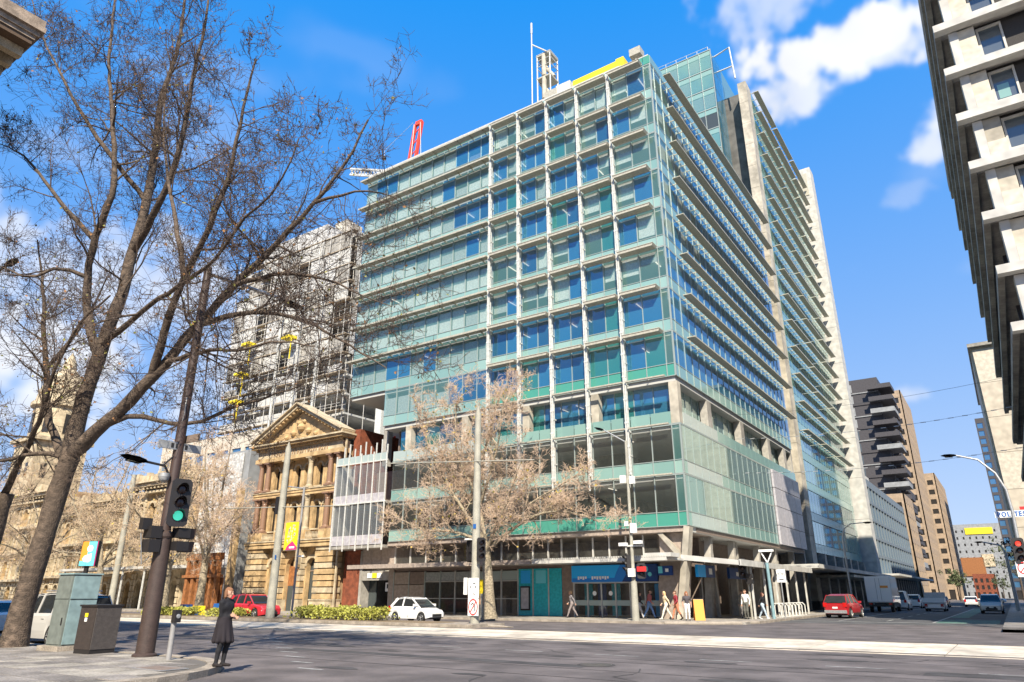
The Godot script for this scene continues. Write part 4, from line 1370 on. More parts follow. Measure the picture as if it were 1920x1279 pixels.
	for i in 26:
		var t := (i + 0.5) / 26.0
		var x := lerpf(-6.8, 6.8, t)
		var y := 17.0 + 3.55 * (1.0 - absf(x) / 7.0)
		bx(o, "modillion", V(x, y - 0.05, 0.65), V(0.2, 0.3, 0.4), S)
	var ca := MB.new()
	for q in [[0, 18.5, 0.55], [-1.2, 18.0, 0.4], [1.2, 18.0, 0.4], [-2.3, 17.6, 0.3], [2.3, 17.6, 0.3], [0.4, 19.1, 0.3], [-0.5, 19.0, 0.3]]:
		ca.lathe(PackedVector2Array([Vector2(0, -q[2]), Vector2(q[2] * 0.8, -q[2] * 0.5), Vector2(q[2], 0), Vector2(q[2] * 0.7, q[2] * 0.6), Vector2(0, q[2])]), 8, V(q[0], q[1], 0.1))
	obj("pediment_carving", ca.mesh(), S, o)
	# red brick flank on the office side
	var wall := MB.new()
	wall.span(V(7.05, 0, -18), V(7.9, 17.5, -0.9))
	obj("brick_flank", wall.mesh(), M.brick_red, o)
	bx(o, "brick_pier", V(8.9, 2.8, -0.7), V(1.7, 5.6, 0.8), M.brick_red)
	bx(o, "downpipe", V(7.0, 8.5, 0.05), V(0.16, 16, 0.16), SP)

# a plain masonry or glazed block: real openings with piers, bands and panes on its +z and +x faces
func block(called: String, label: String, cat: String, x0: float, x1: float, z0: float, z1: float, h: float, floors: int, bx_n: int, bz_n: int, wall: Material, glassm: Material, y_first := 4.5, pier := 0.5, band := 0.4, grp := "", depth := 0.3) -> Node3D:
	var o := thing(called, label, cat, V((x0 + x1) / 2, 0, (z0 + z1) / 2), 0.0, grp)
	var w := x1 - x0
	var d := z1 - z0
	var hx := w / 2
	var hz := d / 2
	sp(o, "body", V(-hx + depth, 0, -hz + depth), V(hx - depth, h - 0.2, hz - depth), M.interior)
	var g := MB.new()
	var fh := (h - y_first - 0.8) / floors
	for f in 2:
		var n := bx_n if f == 0 else bz_n
		if n == 0:
			continue
		var span := w if f == 0 else d
		var bw := span / n
		var xf := Transform3D(Basis(), V(0, 0, hz)) if f == 0 else Transform3D(Basis(Vector3.UP, PI / 2), V(hx, 0, 0))
		g.xf = xf
		for i in n + 1:
			var x := -span / 2 + bw * i
			g.span(V(maxf(x - bw * pier / 2, -span / 2), 0, -depth), V(minf(x + bw * pier / 2, span / 2), h, 0))
		for k in floors + 1:
			var y := y_first + fh * k
			g.span(V(-span / 2 + 0.02, y - fh * band, -depth), V(span / 2 - 0.02, y if k < floors else h - 0.01, -0.03))
		for k in floors:
			for i in n:
				var c := V(-span / 2 + bw * (i + 0.5), y_first + fh * (k + (1.0 - band) / 2), -depth + 0.05)
				var p := obj("window_pane", UB, glassm, o)
				p.transform = xf * Transform3D(Basis().scaled_local(V(bw * (1 - pier), fh * (1 - band), 0.06)), c)
		for i in n:
			var p := obj("ground_window", UB, M.window_dark, o)
			p.transform = xf * Transform3D(Basis().scaled_local(V(bw * (1 - pier), (y_first - fh * band) * 0.85, 0.06)), V(-span / 2 + bw * (i + 0.5), (y_first - fh * band) * 0.5, -depth + 0.05))
	obj("facade", g.mesh(), wall, o)
	sp(o, "back_wall", V(-hx, 0, -hz), V(hx, h - 0.05, -hz + depth - 0.02), wall)
	sp(o, "side_wall", V(-hx, 0, -hz + depth), V(-hx + depth - 0.02, h - 0.05, hz - depth), wall)
	sp(o, "roof", V(-hx + 0.1, h - 0.25, -hz + 0.1), V(hx - 0.1, h - 0.04, hz - 0.1), M.concrete_grey)
	return o

func left_street() -> void:
	rng.seed = 31
	# white wrapped narrow building and rusty hoarding
	var o := thing("wrapped_building", "narrow building wrapped in white sheeting beside the golden bank", "building", V(-74.5, 0, -50))
	for k in 5:
		for j in 3:
			bx(o, "wrap_sheet", V(-2.5 + 2.45 * j, 4.2 + 2.9 * k, 0.9 + 0.05 * rng.randf()), V(2.42, 2.86, 0.1), M.white_wrap)
	sp(o, "body", V(-3.8, 0, -12), V(4.6, 17.5, 0.8), M.grey_wall)
	bx(o, "awning", V(-0.5, 4.6, 2.2), V(7.2, 0.3, 3.0), M.concrete_pale)
	bx(o, "shop_window", V(-2.2, 1.6, 0.86), V(2.6, 2.8, 0.1), M.window_dark)
	bx(o, "shop_panel", V(1.3, 1.6, 0.86), V(3.4, 2.8, 0.1), M.sign_white)
	bx(o, "pilaster", V(4.1, 6.5, 1.1), V(0.8, 13, 0.5), M.sandstone)
	var t := thing("timber_frame", "rust orange timber street frame with slatted top before the bank", "pavilion", V(-70.2, 0.13, -45.5))
	for x in [-2.6, -1.5, -0.5, 0.6, 1.7, 2.6]:
		bx(t, "post", V(x, 2.6, 0), V(0.42, 5.2, 0.42), M.rust_timber)
		bx(t, "panel", V(x, 1.6, -0.5), V(0.7, 3.2, 0.12), M.rust_timber)
	bx(t, "beam", V(0, 5.3, 0), V(5.9, 0.7, 0.6), M.rust_timber)
	bx(t, "beam", V(0, 3.35, 0.05), V(6.4, 0.28, 0.6), M.rust_timber)
	# sandstone terraces further left
	var specs := [
		["stone_building", "cream sandstone arcaded building with deep cornice left of the white wrapping", -91.0, -78.6, 15.5, 3, 5, M.sandstone_pale],
		["stone_building", "brown sandstone building half hidden behind bare branches at the left", -112.0, -91.3, 13.8, 3, 8, M.sandstone_pale],
		["stone_building", "pale stone block at the far left end of the avenue", -150.0, -112.3, 16.5, 4, 13, M.sandstone_pale]]
	for s in specs:
		var b := stone_front(s[0], s[1], s[2], s[3], s[4], s[5], s[6], s[7])
	# clock tower with a domed cap
	var ct := thing("stone_tower", "domed cream stone tower rising behind the trees at left edge", "tower", V(-133, 0, -54))
	var tm := MB.new()
	tm.span(V(-4, 0, -4), V(4, 26, 4))
	obj("shaft", tm.mesh(), M.sandstone_pale, ct)
	for k in 3:
		for j in 3:
			bx(ct, "opening", V(-2.2 + 2.2 * j, 13.0 + 4 * k, 4.0), V(0.9, 2.4, 0.1), M.window_dark)
			bx(ct, "opening", V(4.0, 13.0 + 4 * k, -2.2 + 2.2 * j), V(0.1, 2.4, 0.9), M.window_dark)
	bx(ct, "cornice", V(0, 26.2, 0), V(9.4, 0.6, 9.4), M.sandstone_pale)
	var dm := MB.new()
	dm.lathe(PackedVector2Array([Vector2(3.9, 26.5), Vector2(3.9, 32), Vector2(4.5, 32.3), Vector2(4.5, 33), Vector2(4.0, 33.2), Vector2(3.7, 35.5), Vector2(2.6, 38), Vector2(1.2, 39.6), Vector2(1.0, 41), Vector2(0, 43)]), 16)
	obj("dome", dm.mesh(), M.sandstone_pale, ct)
	for k in 8:
		var a := TAU * k / 8
		bx(ct, "drum_window", V(sin(a) * 3.9, 29.2, cos(a) * 3.9), V(1.0, 3.4, 0.1), M.window_dark, a)
	# pale modern block with blue windows behind
	block("office_slab", "pale concrete office slab with bright blue windows behind the stone terrace", "building", -112, -84, -90, -62, 24.5, 4, 9, 6, M.cream_wall, M.window_blue, 9.0, 0.28, 0.42)
	# building under construction with scaffold
	var c := thing("construction_tower", "tall unfinished tower wrapped in scaffold and pale netting behind the bank", "building", V(-98, 0, -84))
	var hx := 15.5
	sp(c, "core", V(-9, 0, -7), V(9, 62, 4), M.cream_wall)
	for k in 19:
		var y := 3.2 * k + 3.2
		bx(c, "floor_slab", V(0, y, 0), V(hx * 2, 0.3, 20), M.concrete_pale)
		for j in 7:
			bx(c, "column", V(-hx + 1.0 + 4.8 * j, y - 1.6, 9.2), V(0.5, 2.9, 0.5), M.concrete_grey)
	var net: Array = [M.white_wrap, M.concrete_grey, M.concrete_pale]
	for k in range(12, 19):
		for j in 9:
			if rng.randf() < 0.86:
				bx(c, "netting_sheet", V(-hx + 1.7 + 3.45 * j, 3.2 * k + 1.6, 11.3 + 0.2 * rng.randf()), V(3.35, 3.1, 0.06), net[rng.randi() % 3])
		for j in 5:
			bx(c, "netting_sheet", V(hx + 0.9, 3.2 * k + 1.6, 9 - 3.9 * j), V(0.06, 3.1, 3.8), net[rng.randi() % 3])
	for k in range(6, 12):
		for j in 9:
			if rng.randf() < 0.75:
				bx(c, "netting_sheet", V(-hx + 1.7 + 3.45 * j, 3.2 * k + 1.0, 11.3), V(3.3, rng.randf_range(1.0, 2.2), 0.06), [M.white_wrap, M.concrete_grey, M.concrete_pale][rng.randi() % 3])
	var sc := MB.new()
	for j in 13:
		var x := -hx - 0.3 + 2.6 * j
		for z in [10.4, 11.6]:
			sc.rod(V(x, 0, z), V(x, 63, z), 0.06, 4)
	for k in 31:
		for z in [10.4, 11.6]:
			sc.rod(V(-hx - 0.6, 2.0 * k + 2, z), V(hx + 0.6, 2.0 * k + 2, z), 0.05, 4)
	for j in 7:
		for z in [-9.0 + 3.2 * j]:
			sc.rod(V(hx + 1.2, 0, z), V(hx + 1.2, 60, z), 0.06, 4)
	obj("scaffold_poles", sc.mesh(), M.scaffold, c, true)
	for k in range(8, 20):
		bx(c, "scaffold_deck", V(0, 3.2 * k + 0.2, 11.0), V(hx * 2 + 1, 0.12, 1.1), M.scaffold_board)
	for x in [0.0, 5.2, 10.4]:
		bx(c, "hoist_rail", V(x, 30, 12.3), V(0.28, 44, 0.28), M.white_steel)
	for q in [[-8.6, 38.5], [-7.6, 44.0], [-9.0, 33.5], [3.6, 43.0]]:
		bx(c, "loading_platform", V(q[0], q[1], 13.0), V(2.2, 0.5, 1.6), M.yellow_paint)
		bx(c, "platform_rail", V(q[0] + 1.4, q[1] - 2.2, 13.6), V(0.14, 4.0, 0.14), M.yellow_paint)
	bx(c, "lift_head", V(3.5, 66, 2), V(3.2, 8.0, 4.0), M.concrete_warm)
	bx(c, "roof_wrap", V(-2, 63.5, 4), V(18, 4.0, 12), M.white_wrap)
	# low shop awnings at the far left
	var aw := thing("shop_awning", "long white street awning under the cream arcaded building", "awning", V(-88, 4.5, -45.6))
	bx(aw, "roof", V(0, 0, 0), V(20, 0.28, 3.6), M.concrete_pale)
	for j in 5:
		bx(aw, "post", V(-9 + 4.5 * j, -2.2, 1.5), V(0.14, 4.3, 0.14), M.white_steel)

func stone_front(called: String, label: String, x0: float, x1: float, h: float, floors: int, bays: int, wall: Material) -> Node3D:
	var o := thing(called, label, "building", V((x0 + x1) / 2, 0, -48), 0.0, "sandstone fronts on the avenue")
	var w := x1 - x0
	sp(o, "body", V(-w / 2, 0, -14), V(w / 2, h - 0.4, -0.95), M.sandstone_brown)
	var bw := w / bays
	var fh := (h - 1.6) / floors
	for k in floors:
		var y := fh * k
		var plate := arch_plate(bw, fh, bw * 0.46, 0.5 if k else 0.0, fh * 0.58, 0.6)
		var ring := ring_mesh(bw * 0.23, bw * 0.34, 0.14)
		for i in bays:
			var x := -w / 2 + bw * (i + 0.5)
			put(o, "wall_bay", plate, V(x, y, -0.35), wall if (i + k) % 3 else M.sandstone)
			put(o, "arch_ring", ring, V(x, y + fh * 0.58, -0.35), M.sandstone_pale)
			bx(o, "window", V(x, y + fh * 0.45, -0.9), V(bw * 0.5, fh * 0.85, 0.06), M.window_dark if rng.randf() < 0.8 else M.window_steel)
			for s in [-1, 1]:
				for q in 6:
					if k == 0 or i % 2 == 0:
						bx(o, "stone", V(x + s * bw * 0.38, y + fh * (0.08 + 0.145 * q), -0.3), V(bw * 0.20 - 0.06 * (q % 2), fh * 0.12, 0.26), M.sandstone_pale if rng.randf() < 0.7 else wall)
		bx(o, "string_course", V(0, y + fh - 0.12, 0.0), V(w, 0.3, 0.9), M.sandstone_pale)
	bx(o, "cornice", V(0, h - 0.9, 0.2), V(w + 0.3, 0.4, 1.5), M.sandstone_pale)
	bx(o, "cornice", V(0, h - 0.58, 0.35), V(w + 0.6, 0.2, 1.9), wall)
	for i in bays * 3:
		bx(o, "modillion", V(-w / 2 + bw / 3 * (i + 0.5), h - 1.25, 0.45), V(0.24, 0.35, 0.7), M.sandstone_pale)
	for i in bays + 1:
		bx(o, "parapet_pier", V(-w / 2 + bw * i, h + 0.15, 0.0), V(0.6, 1.3, 0.6), M.sandstone_pale)
	bx(o, "parapet", V(0, h + 0.1, -0.1), V(w, 0.9, 0.3), wall)
	return o

func corner_cornice_building() -> void:
	# the old building we stand beside: its bracketed cornice shows in the top left corner of the view
	var o := thing("corner_building", "brown bracketed cornice of the old corner building at top left", "building", V(-45.2, 0, 4.4))
	var x1 := 18.6
	var z0 := -10.2
	var yc := 20.5
	sp(o, "body", V(-60, 0, z0), V(x1, yc + 0.5, 20), M.sandstone)
	sp(o, "upper_storeys", V(-60, yc + 0.5, -4.0), V(x1 - 2, 29.0, 20), M.sandstone_pale)
	sp(o, "soffit", V(-60, yc - 0.1, z0 - 0.95), V(x1 + 0.95, yc + 0.08, 20), M.timber_soffit)
	for q in [[0.1, 0.16, 1.0], [0.26, 0.2, 1.08], [0.46, 0.22, 1.2], [0.68, 0.3, 1.15]]:
		var m := MB.new()
		m.span(V(-60, yc + q[0], z0 - q[2]), V(x1 + q[2], yc + q[0] + q[1], z0))
		m.span(V(x1, yc + q[0], z0 + 0.001), V(x1 + q[2], yc + q[0] + q[1], 20))
		obj("cornice", m.mesh(), M.cornice_stone, o)
	for j in 40:
		bx(o, "bracket", V(x1 + 0.35 - 0.85 * j, yc - 0.28, z0 - 0.5), V(0.3, 0.36, 0.8), M.sandstone_pale)
	for j in 20:
		bx(o, "bracket", V(x1 + 0.5, yc - 0.28, z0 + 0.4 + 0.85 * j), V(0.8, 0.36, 0.3), M.sandstone_pale)
	for k in 4:
		for j in 12:
			bx(o, "window", V(x1 - 2.2 - 3.2 * j, 3.0 + 4.4 * k, z0), V(1.4, 2.6, 0.12), M.window_steel)
			bx(o, "window_hood", V(x1 - 2.2 - 3.2 * j, 4.5 + 4.4 * k, z0 - 0.1), V(1.9, 0.3, 0.4), M.cornice_stone)
	for k in 2:
		for j in 14:
			bx(o, "upper_window", V(x1 - 4.2 - 2.8 * j, 22.6 + 3.2 * k, -4.0), V(1.3, 2.0, 0.12), M.window_steel)

func right_tower() -> void:
	var o := thing("slab_tower", "grey brick tower with projecting pale concrete slabs at the right edge", "building", V(20, 0, -64))
	var off := -o.position
	var P := func(p: Vector3) -> Vector3: return p + off
	var X := 2.7
	var Zr := -45.0
	rng.seed = 41
	sp(o, "body", P.call(V(X + 1.5, 0, -85)), P.call(V(38, 44.6, Zr - 1.5)), M.dark_brick)
	bx(o, "parapet", P.call(V(20.4, 45.0, Zr - 0.4)), V(35.3, 0.9, 0.5), M.concrete_pale)
	bx(o, "parapet", P.call(V(X + 0.25, 45.0, -65)), V(0.5, 0.9, 38.6), M.concrete_grey)
	for k in 11:
		var y := 22.72 + 3.47 * (k - 4)
		var fk := y + 0.0
		if y < 5:
			continue
		# slab edges on both faces
		var m := MB.new()
		m.span(V(X, y - 0.52, Zr - 0.62), V(38, y, Zr))
		m.span(V(X, y - 0.16, Zr - 1.6), V(38, y - 0.02, Zr - 0.62))
		var s := obj("floor_band", m.mesh(), M.concrete_pale, o)
		s.position = off
		var m2 := MB.new()
		m2.span(V(X, y - 0.46, -84.5 + 1.2 * (k % 3)), V(X + 0.35, y, Zr - 0.63))
		m2.span(V(X + 0.35, y - 0.18, -84.5), V(X + 1.6, y - 0.04, Zr - 1.62))
		var s2 := obj("side_band", m2.mesh(), M.concrete_grey, o)
		s2.position = off
		if k == 10:
			continue
		# corner column in two tones, front windows and brick panels
		bx(o, "corner_column", P.call(V(X + 0.98, y + 1.45, Zr - 1.05)), V(0.48, 2.9, 0.85), M.concrete_pale)
		bx(o, "corner_column", P.call(V(X + 1.68, y + 2.1, Zr - 1.12)), V(0.9, 1.6, 0.8), M.concrete_warm)
		bx(o, "corner_column", P.call(V(X + 1.70, y + 0.65, Zr - 1.08)), V(0.94, 1.28, 0.84), M.cream_wall)
		for j in 4:
			var x := X + 2.9 + 4.9 * j
			var fr := MB.new()
			fr.span(V(-0.68, 0, -0.12), V(-0.56, 2.92, 0.12))
			fr.span(V(0.56, 0, -0.12), V(0.68, 2.92, 0.12))
			fr.span(V(-0.56, 2.78, -0.12), V(0.56, 2.92, 0.12))
			fr.span(V(-0.56, 0.62, -0.12), V(0.56, 0.78, 0.10))
			fr.span(V(-0.56, 0.0, -0.12), V(0.56, 0.10, 0.10))
			if not quads.has("rtf"):
				quads["rtf"] = fr.mesh()
			var f := obj("window_frame", quads["rtf"], M.concrete_pale, o)
			f.position = P.call(V(x, y + 0.02, Zr - 1.3))
			bx(f, "pane", V(0, 1.78, -0.04), V(1.1, 1.98, 0.04), M.window_steel)
			bx(f, "lower_pane", V(0, 0.36, -0.04), V(1.1, 0.5, 0.04), M.window_dark)
			if rng.randf() < 0.25:
				bx(f, "blind_or_cloud", V(-0.1, 1.4, -0.015), V(0.6, 1.0, 0.012), M.spandrel)
			bx(o, "brick_panel", P.call(V(x + 2.45, y + 1.45, Zr - 1.38)), V(3.5, 2.9, 0.2), M.dark_brick)
		# side face: windows set between uprights coloured charcoal to paint in its shade
		for j in 12:
			bx(o, "side_upright", P.call(V(X + 1.2, y + 1.45, -48.0 - 3.1 * j)), V(0.7, 2.88, 0.35), M.charcoal_wall)

func street_beyond() -> void:
	rng.seed = 51
	# left side of the side street, going away
	var g2 := block("glass_building", "low grey glass building with angled canopy beyond the concrete end wall", "building", -40, -17.4, -186, -122, 20.5, 5, 8, 18, M.slate_frame, M.window_blue, 5.0, 0.10, 0.16)
	bx(g2, "canopy", V(12.6, 4.6, -2), V(4.0, 0.3, 58), M.concrete_pale)
	bx(g2, "roof_box", V(4.0, 22.0, 10), V(10, 3.0, 24), M.concrete_pale)
	var tanlow := block("tan_building", "narrow tan stone building between the glass block and dark tower", "building", -36, -16.9, -206, -188, 24.0, 6, 6, 5, M.tan_wall, M.window_dark, 5.0, 0.5, 0.4)
	# dark apartment tower
	var d := thing("apartment_tower", "dark charcoal apartment tower with corner balconies and orange roof box", "tower", V(-32, 0, -222))
	sp(d, "body", V(-22, 0, -12), V(12.0, 58, 14), M.charcoal_wall)
	for k in 15:
		var y := 8.0 + 3.3 * k
		for j in 9:
			bx(d, "window", V(-15.5 + 2.5 * j, y + 1.4, 14.06), V(1.7, 2.2, 0.12), M.window_steel if k < 11 else M.grey_wall)
		bx(d, "floor_line", V(-5, y - 0.1, 14.1), V(33.5, 0.28, 0.25), M.charcoal_wall if k % 2 else M.grey_wall)
		var bal := MB.new()
		bal.span(V(9.4, y, 8.0), V(15.2, y + 0.22, 16.6))
		bal.span(V(9.4, y + 0.22, 16.5), V(15.2, y + 1.2, 16.6))
		bal.span(V(15.1, y + 0.22, 8.0), V(15.2, y + 1.2, 16.5))
		obj("balcony", bal.mesh(), M.grey_wall if k % 3 == 0 else M.charcoal_wall, d)
		for j in 5:
			bx(d, "side_balcony", V(12.9, y + 0.5, 4.0 - 4.0 * j), V(1.6, 1.0, 3.4), M.charcoal_wall)
		bx(d, "balcony_window", V(12.1, y + 1.5, 10.5), V(0.15, 2.0, 3.0), M.window_steel)
	bx(d, "pale_stripe", V(-8.0, 30, 14.3), V(0.7, 60, 0.4), M.cream_wall)
	bx(d, "roof_box", V(-14, 60.5, 6), V(9.0, 5.0, 10), M.orange_wall)
	bx(d, "roof_box", V(-3.0, 60.8, 6), V(8.5, 5.6, 10), M.orange_wall)
	bx(d, "orange_panel", V(-10.4, 27.5, 14.4), V(4.4, 6.0, 0.4), M.sign_orange)
	# tan towers behind it
	block("tan_tower", "tall tan apartment tower behind the dark balconies", "tower", -34, -18.6, -290, -258, 66.0, 17, 5, 9, M.tan_wall, M.window_dark, 5.0, 0.62, 0.5)
	block("tan_tower", "shorter tan block with many windows further down the side street", "tower", -34, -15.6, -345, -294, 43.0, 11, 5, 14, M.tan_wall, M.window_dark, 5.0, 0.5, 0.5)
	block("brick_shop", "small red brick shop at the far end of the side street", "shop", -15, -6, -430, -415, 11, 2, 4, 3, M.brick_red, M.window_dark, 4.0, 0.5, 0.4)
	# mural wall at the very end
	var mu := block("end_building", "pale apartment slab with small windows closing the far end of the street", "building", -26, 2, -470, -440, 36, 9, 10, 4, M.grey_wall, M.window_dark, 5.0, 0.72, 0.62)
	bx(mu, "yellow_panel", V(3.0, 32.5, 15.2), V(12, 3.2, 0.4), M.sign_yellow)
	bx(mu, "mural_panel", V(-2.5, 15, 15.3), V(10, 9, 0.4), M.rust_timber)
	bx(mu, "mural_panel", V(4.5, 18, 15.3), V(5, 6, 0.4), M.sandstone_pale)
	# right side of the side street beyond the slab tower
	var bw := thing("blank_wall_building", "tall beige building with blank panelled wall on the right of the street", "building", V(22, 0, -140))
	sp(bw, "body", V(-20.4, 0, -20), V(20, 36.5, 19.6), M.beige_wall)
	for k in 7:
		for j in 3:
			bx(bw, "wall_panel", V(-18.3 + 3.9 * j, 2.6 + 5.15 * k, 19.75), V(3.86, 5.1, 0.2), M.beige_wall if (k + j) % 3 else M.cream_wall)
		bx(bw, "side_panel", V(-20.45, 2.6 + 5.15 * k, 5), V(0.15, 5.1, 28), M.beige_wall)
	bx(bw, "glass_screen", V(-12.0, 13, 20.0), V(7.0, 17, 0.3), M.spandrel_grey)
	bx(bw, "roof_edge", V(0, 36.7, 0), V(41.5, 0.5, 41), M.concrete_grey)
	var nt := block("blue_tower", "slim dark blue glass tower far down on the right", "tower", 0.2, 22, -330, -300, 62, 20, 9, 8, M.charcoal_wall, M.window_blue, 4.0, 0.3, 0.35)
	bx(nt, "white_edge", V(-5.2, 32, 15.3), V(1.4, 62, 0.5), M.white_steel)

func rdir() -> Vector3:
	var v := V(rng.randfn(), rng.randfn(), rng.randfn())
	return v.normalized() if v.length() > 0.01 else Vector3.UP

func sprout(big: MB, fine: MB, ends: PackedVector3Array, p: Vector3, dir: Vector3, length: float, r: float, level: int, cfg: Dictionary) -> void:
	var n := 4 if level <= 1 else 3
	var pts := PackedVector3Array([p])
	var rad := PackedFloat32Array([r])
	var d := dir
	var q := p
	for i in n:
		d = (d + rdir() * cfg.wiggle + Vector3.UP * cfg.lift).normalized()
		q += d * length / n
		pts.append(q)
		rad.append(maxf(r * (1.0 - 0.85 * (i + 1) / n), cfg.tip))
	var sides := 6 if r > 0.06 else (4 if r > 0.02 else 3)
	if r > 0.035:
		big.tube(pts, rad, sides, false)
	else:
		fine.tube(pts, rad, 3, false)
	if level >= cfg.levels:
		ends.append(q)
		return
	var kids: int = cfg.kids[level]
	for i in kids:
		var t := rng.randf_range(0.18, 1.0)
		var f := t * n
		var k := mini(int(f), n - 1)
		var at := pts[k].lerp(pts[k + 1], f - k)
		var along := (pts[k + 1] - pts[k]).normalized()
		var out: Vector3 = (along * cfg.fwd + rdir() * 0.9).normalized()
		sprout(big, fine, ends, at, out, length * rng.randf_range(0.38, 0.62), maxf(r * (1 - 0.8 * t) * 0.55, cfg.tip * 1.6), level + 1, cfg)

func smooth_path(pts: Array, jitter: float) -> PackedVector3Array:
	var c := Curve3D.new()
	for i in pts.size():
		var a: Vector3 = pts[maxi(i - 1, 0)]
		var b: Vector3 = pts[mini(i + 1, pts.size() - 1)]
		var t := (b - a) / 6.0
		c.add_point(pts[i], -t, t)
	var out := PackedVector3Array()
	var l := c.get_baked_length()
	var n := maxi(int(l / 0.55), 3)
	for i in n + 1:
		var p := c.sample_baked(l * i / n)
		if i > 0 and i < n:
			p += rdir() * jitter
		out.append(p)
	return out

# limbs: [points, radius at start, radius at end]; the first one is the trunk
func tree(called: String, label: String, at: Vector3, limbs: Array, cfg: Dictionary, bark: Material, twig: Material, leaf: Material, seed_: int, group: String, leaves: int, leaf2: Material = null) -> Node3D:
	rng.seed = seed_
	var o := thing(called, label, "tree", at, 0.0, group)
	var fine := MB.new()
	var ends := PackedVector3Array()
	var first := true
	for L in limbs:
		var big := MB.new()
		var pts := smooth_path(L[0], 0.03 if not first else 0.02)
		var rad := PackedFloat32Array()
		var n := pts.size()
		for i in n:
			var t := float(i) / (n - 1)
			var r: float = lerpf(L[1], L[2], pow(t, 0.8)) * rng.randf_range(0.93, 1.07)
			if first and i < 2:
				r *= 1.35 - 0.2 * i
			rad.append(r)
		big.tube(pts, rad, 12 if first else 8, true)
		if not first:
			var l := 0.0
			for i in n - 1:
				l += pts[i].distance_to(pts[i + 1])
			var kids := int(l * cfg.per_m)
			for i in kids:
				var t := rng.randf_range(cfg.bare, 1.0)
				var f := t * (n - 1)
				var k := mini(int(f), n - 2)
				var p := pts[k].lerp(pts[k + 1], f - k)
				var along := (pts[k + 1] - pts[k]).normalized()
				var rr: float = lerpf(L[1], L[2], t)
				var dir: Vector3 = (along * cfg.fwd + rdir() * 0.95).normalized()
				sprout(big, fine, ends, p, dir, cfg.length * rng.randf_range(0.55, 1.2) * (1.15 - 0.45 * t), clampf(rr * 0.45, cfg.tip * 2.5, cfg.rmax), 0, cfg)
		obj("trunk" if first else "limb", big.mesh(), bark, o)
		first = false
	obj("crown_twigs", fine.mesh(), twig, o, true)
	for q in 2:
		var lm: Material = leaf if q == 0 else leaf2
		if lm == null or ends.size() == 0:
			continue
		var lf := MB.new()
		for i in (leaves if q == 0 else leaves / 2):
			var p := ends[rng.randi() % ends.size()] + rdir() * 0.06
			var s: float = cfg.leaf * rng.randf_range(0.6, 1.3)
			var a := rdir()
			var b := a.cross(rdir()).normalized()
			lf.quad(p - a * s, p + b * s * 0.7, p + a * s, p - b * s * 0.7)
		obj("dry_leaves", lf.mesh(), lm, o, true)
	return o

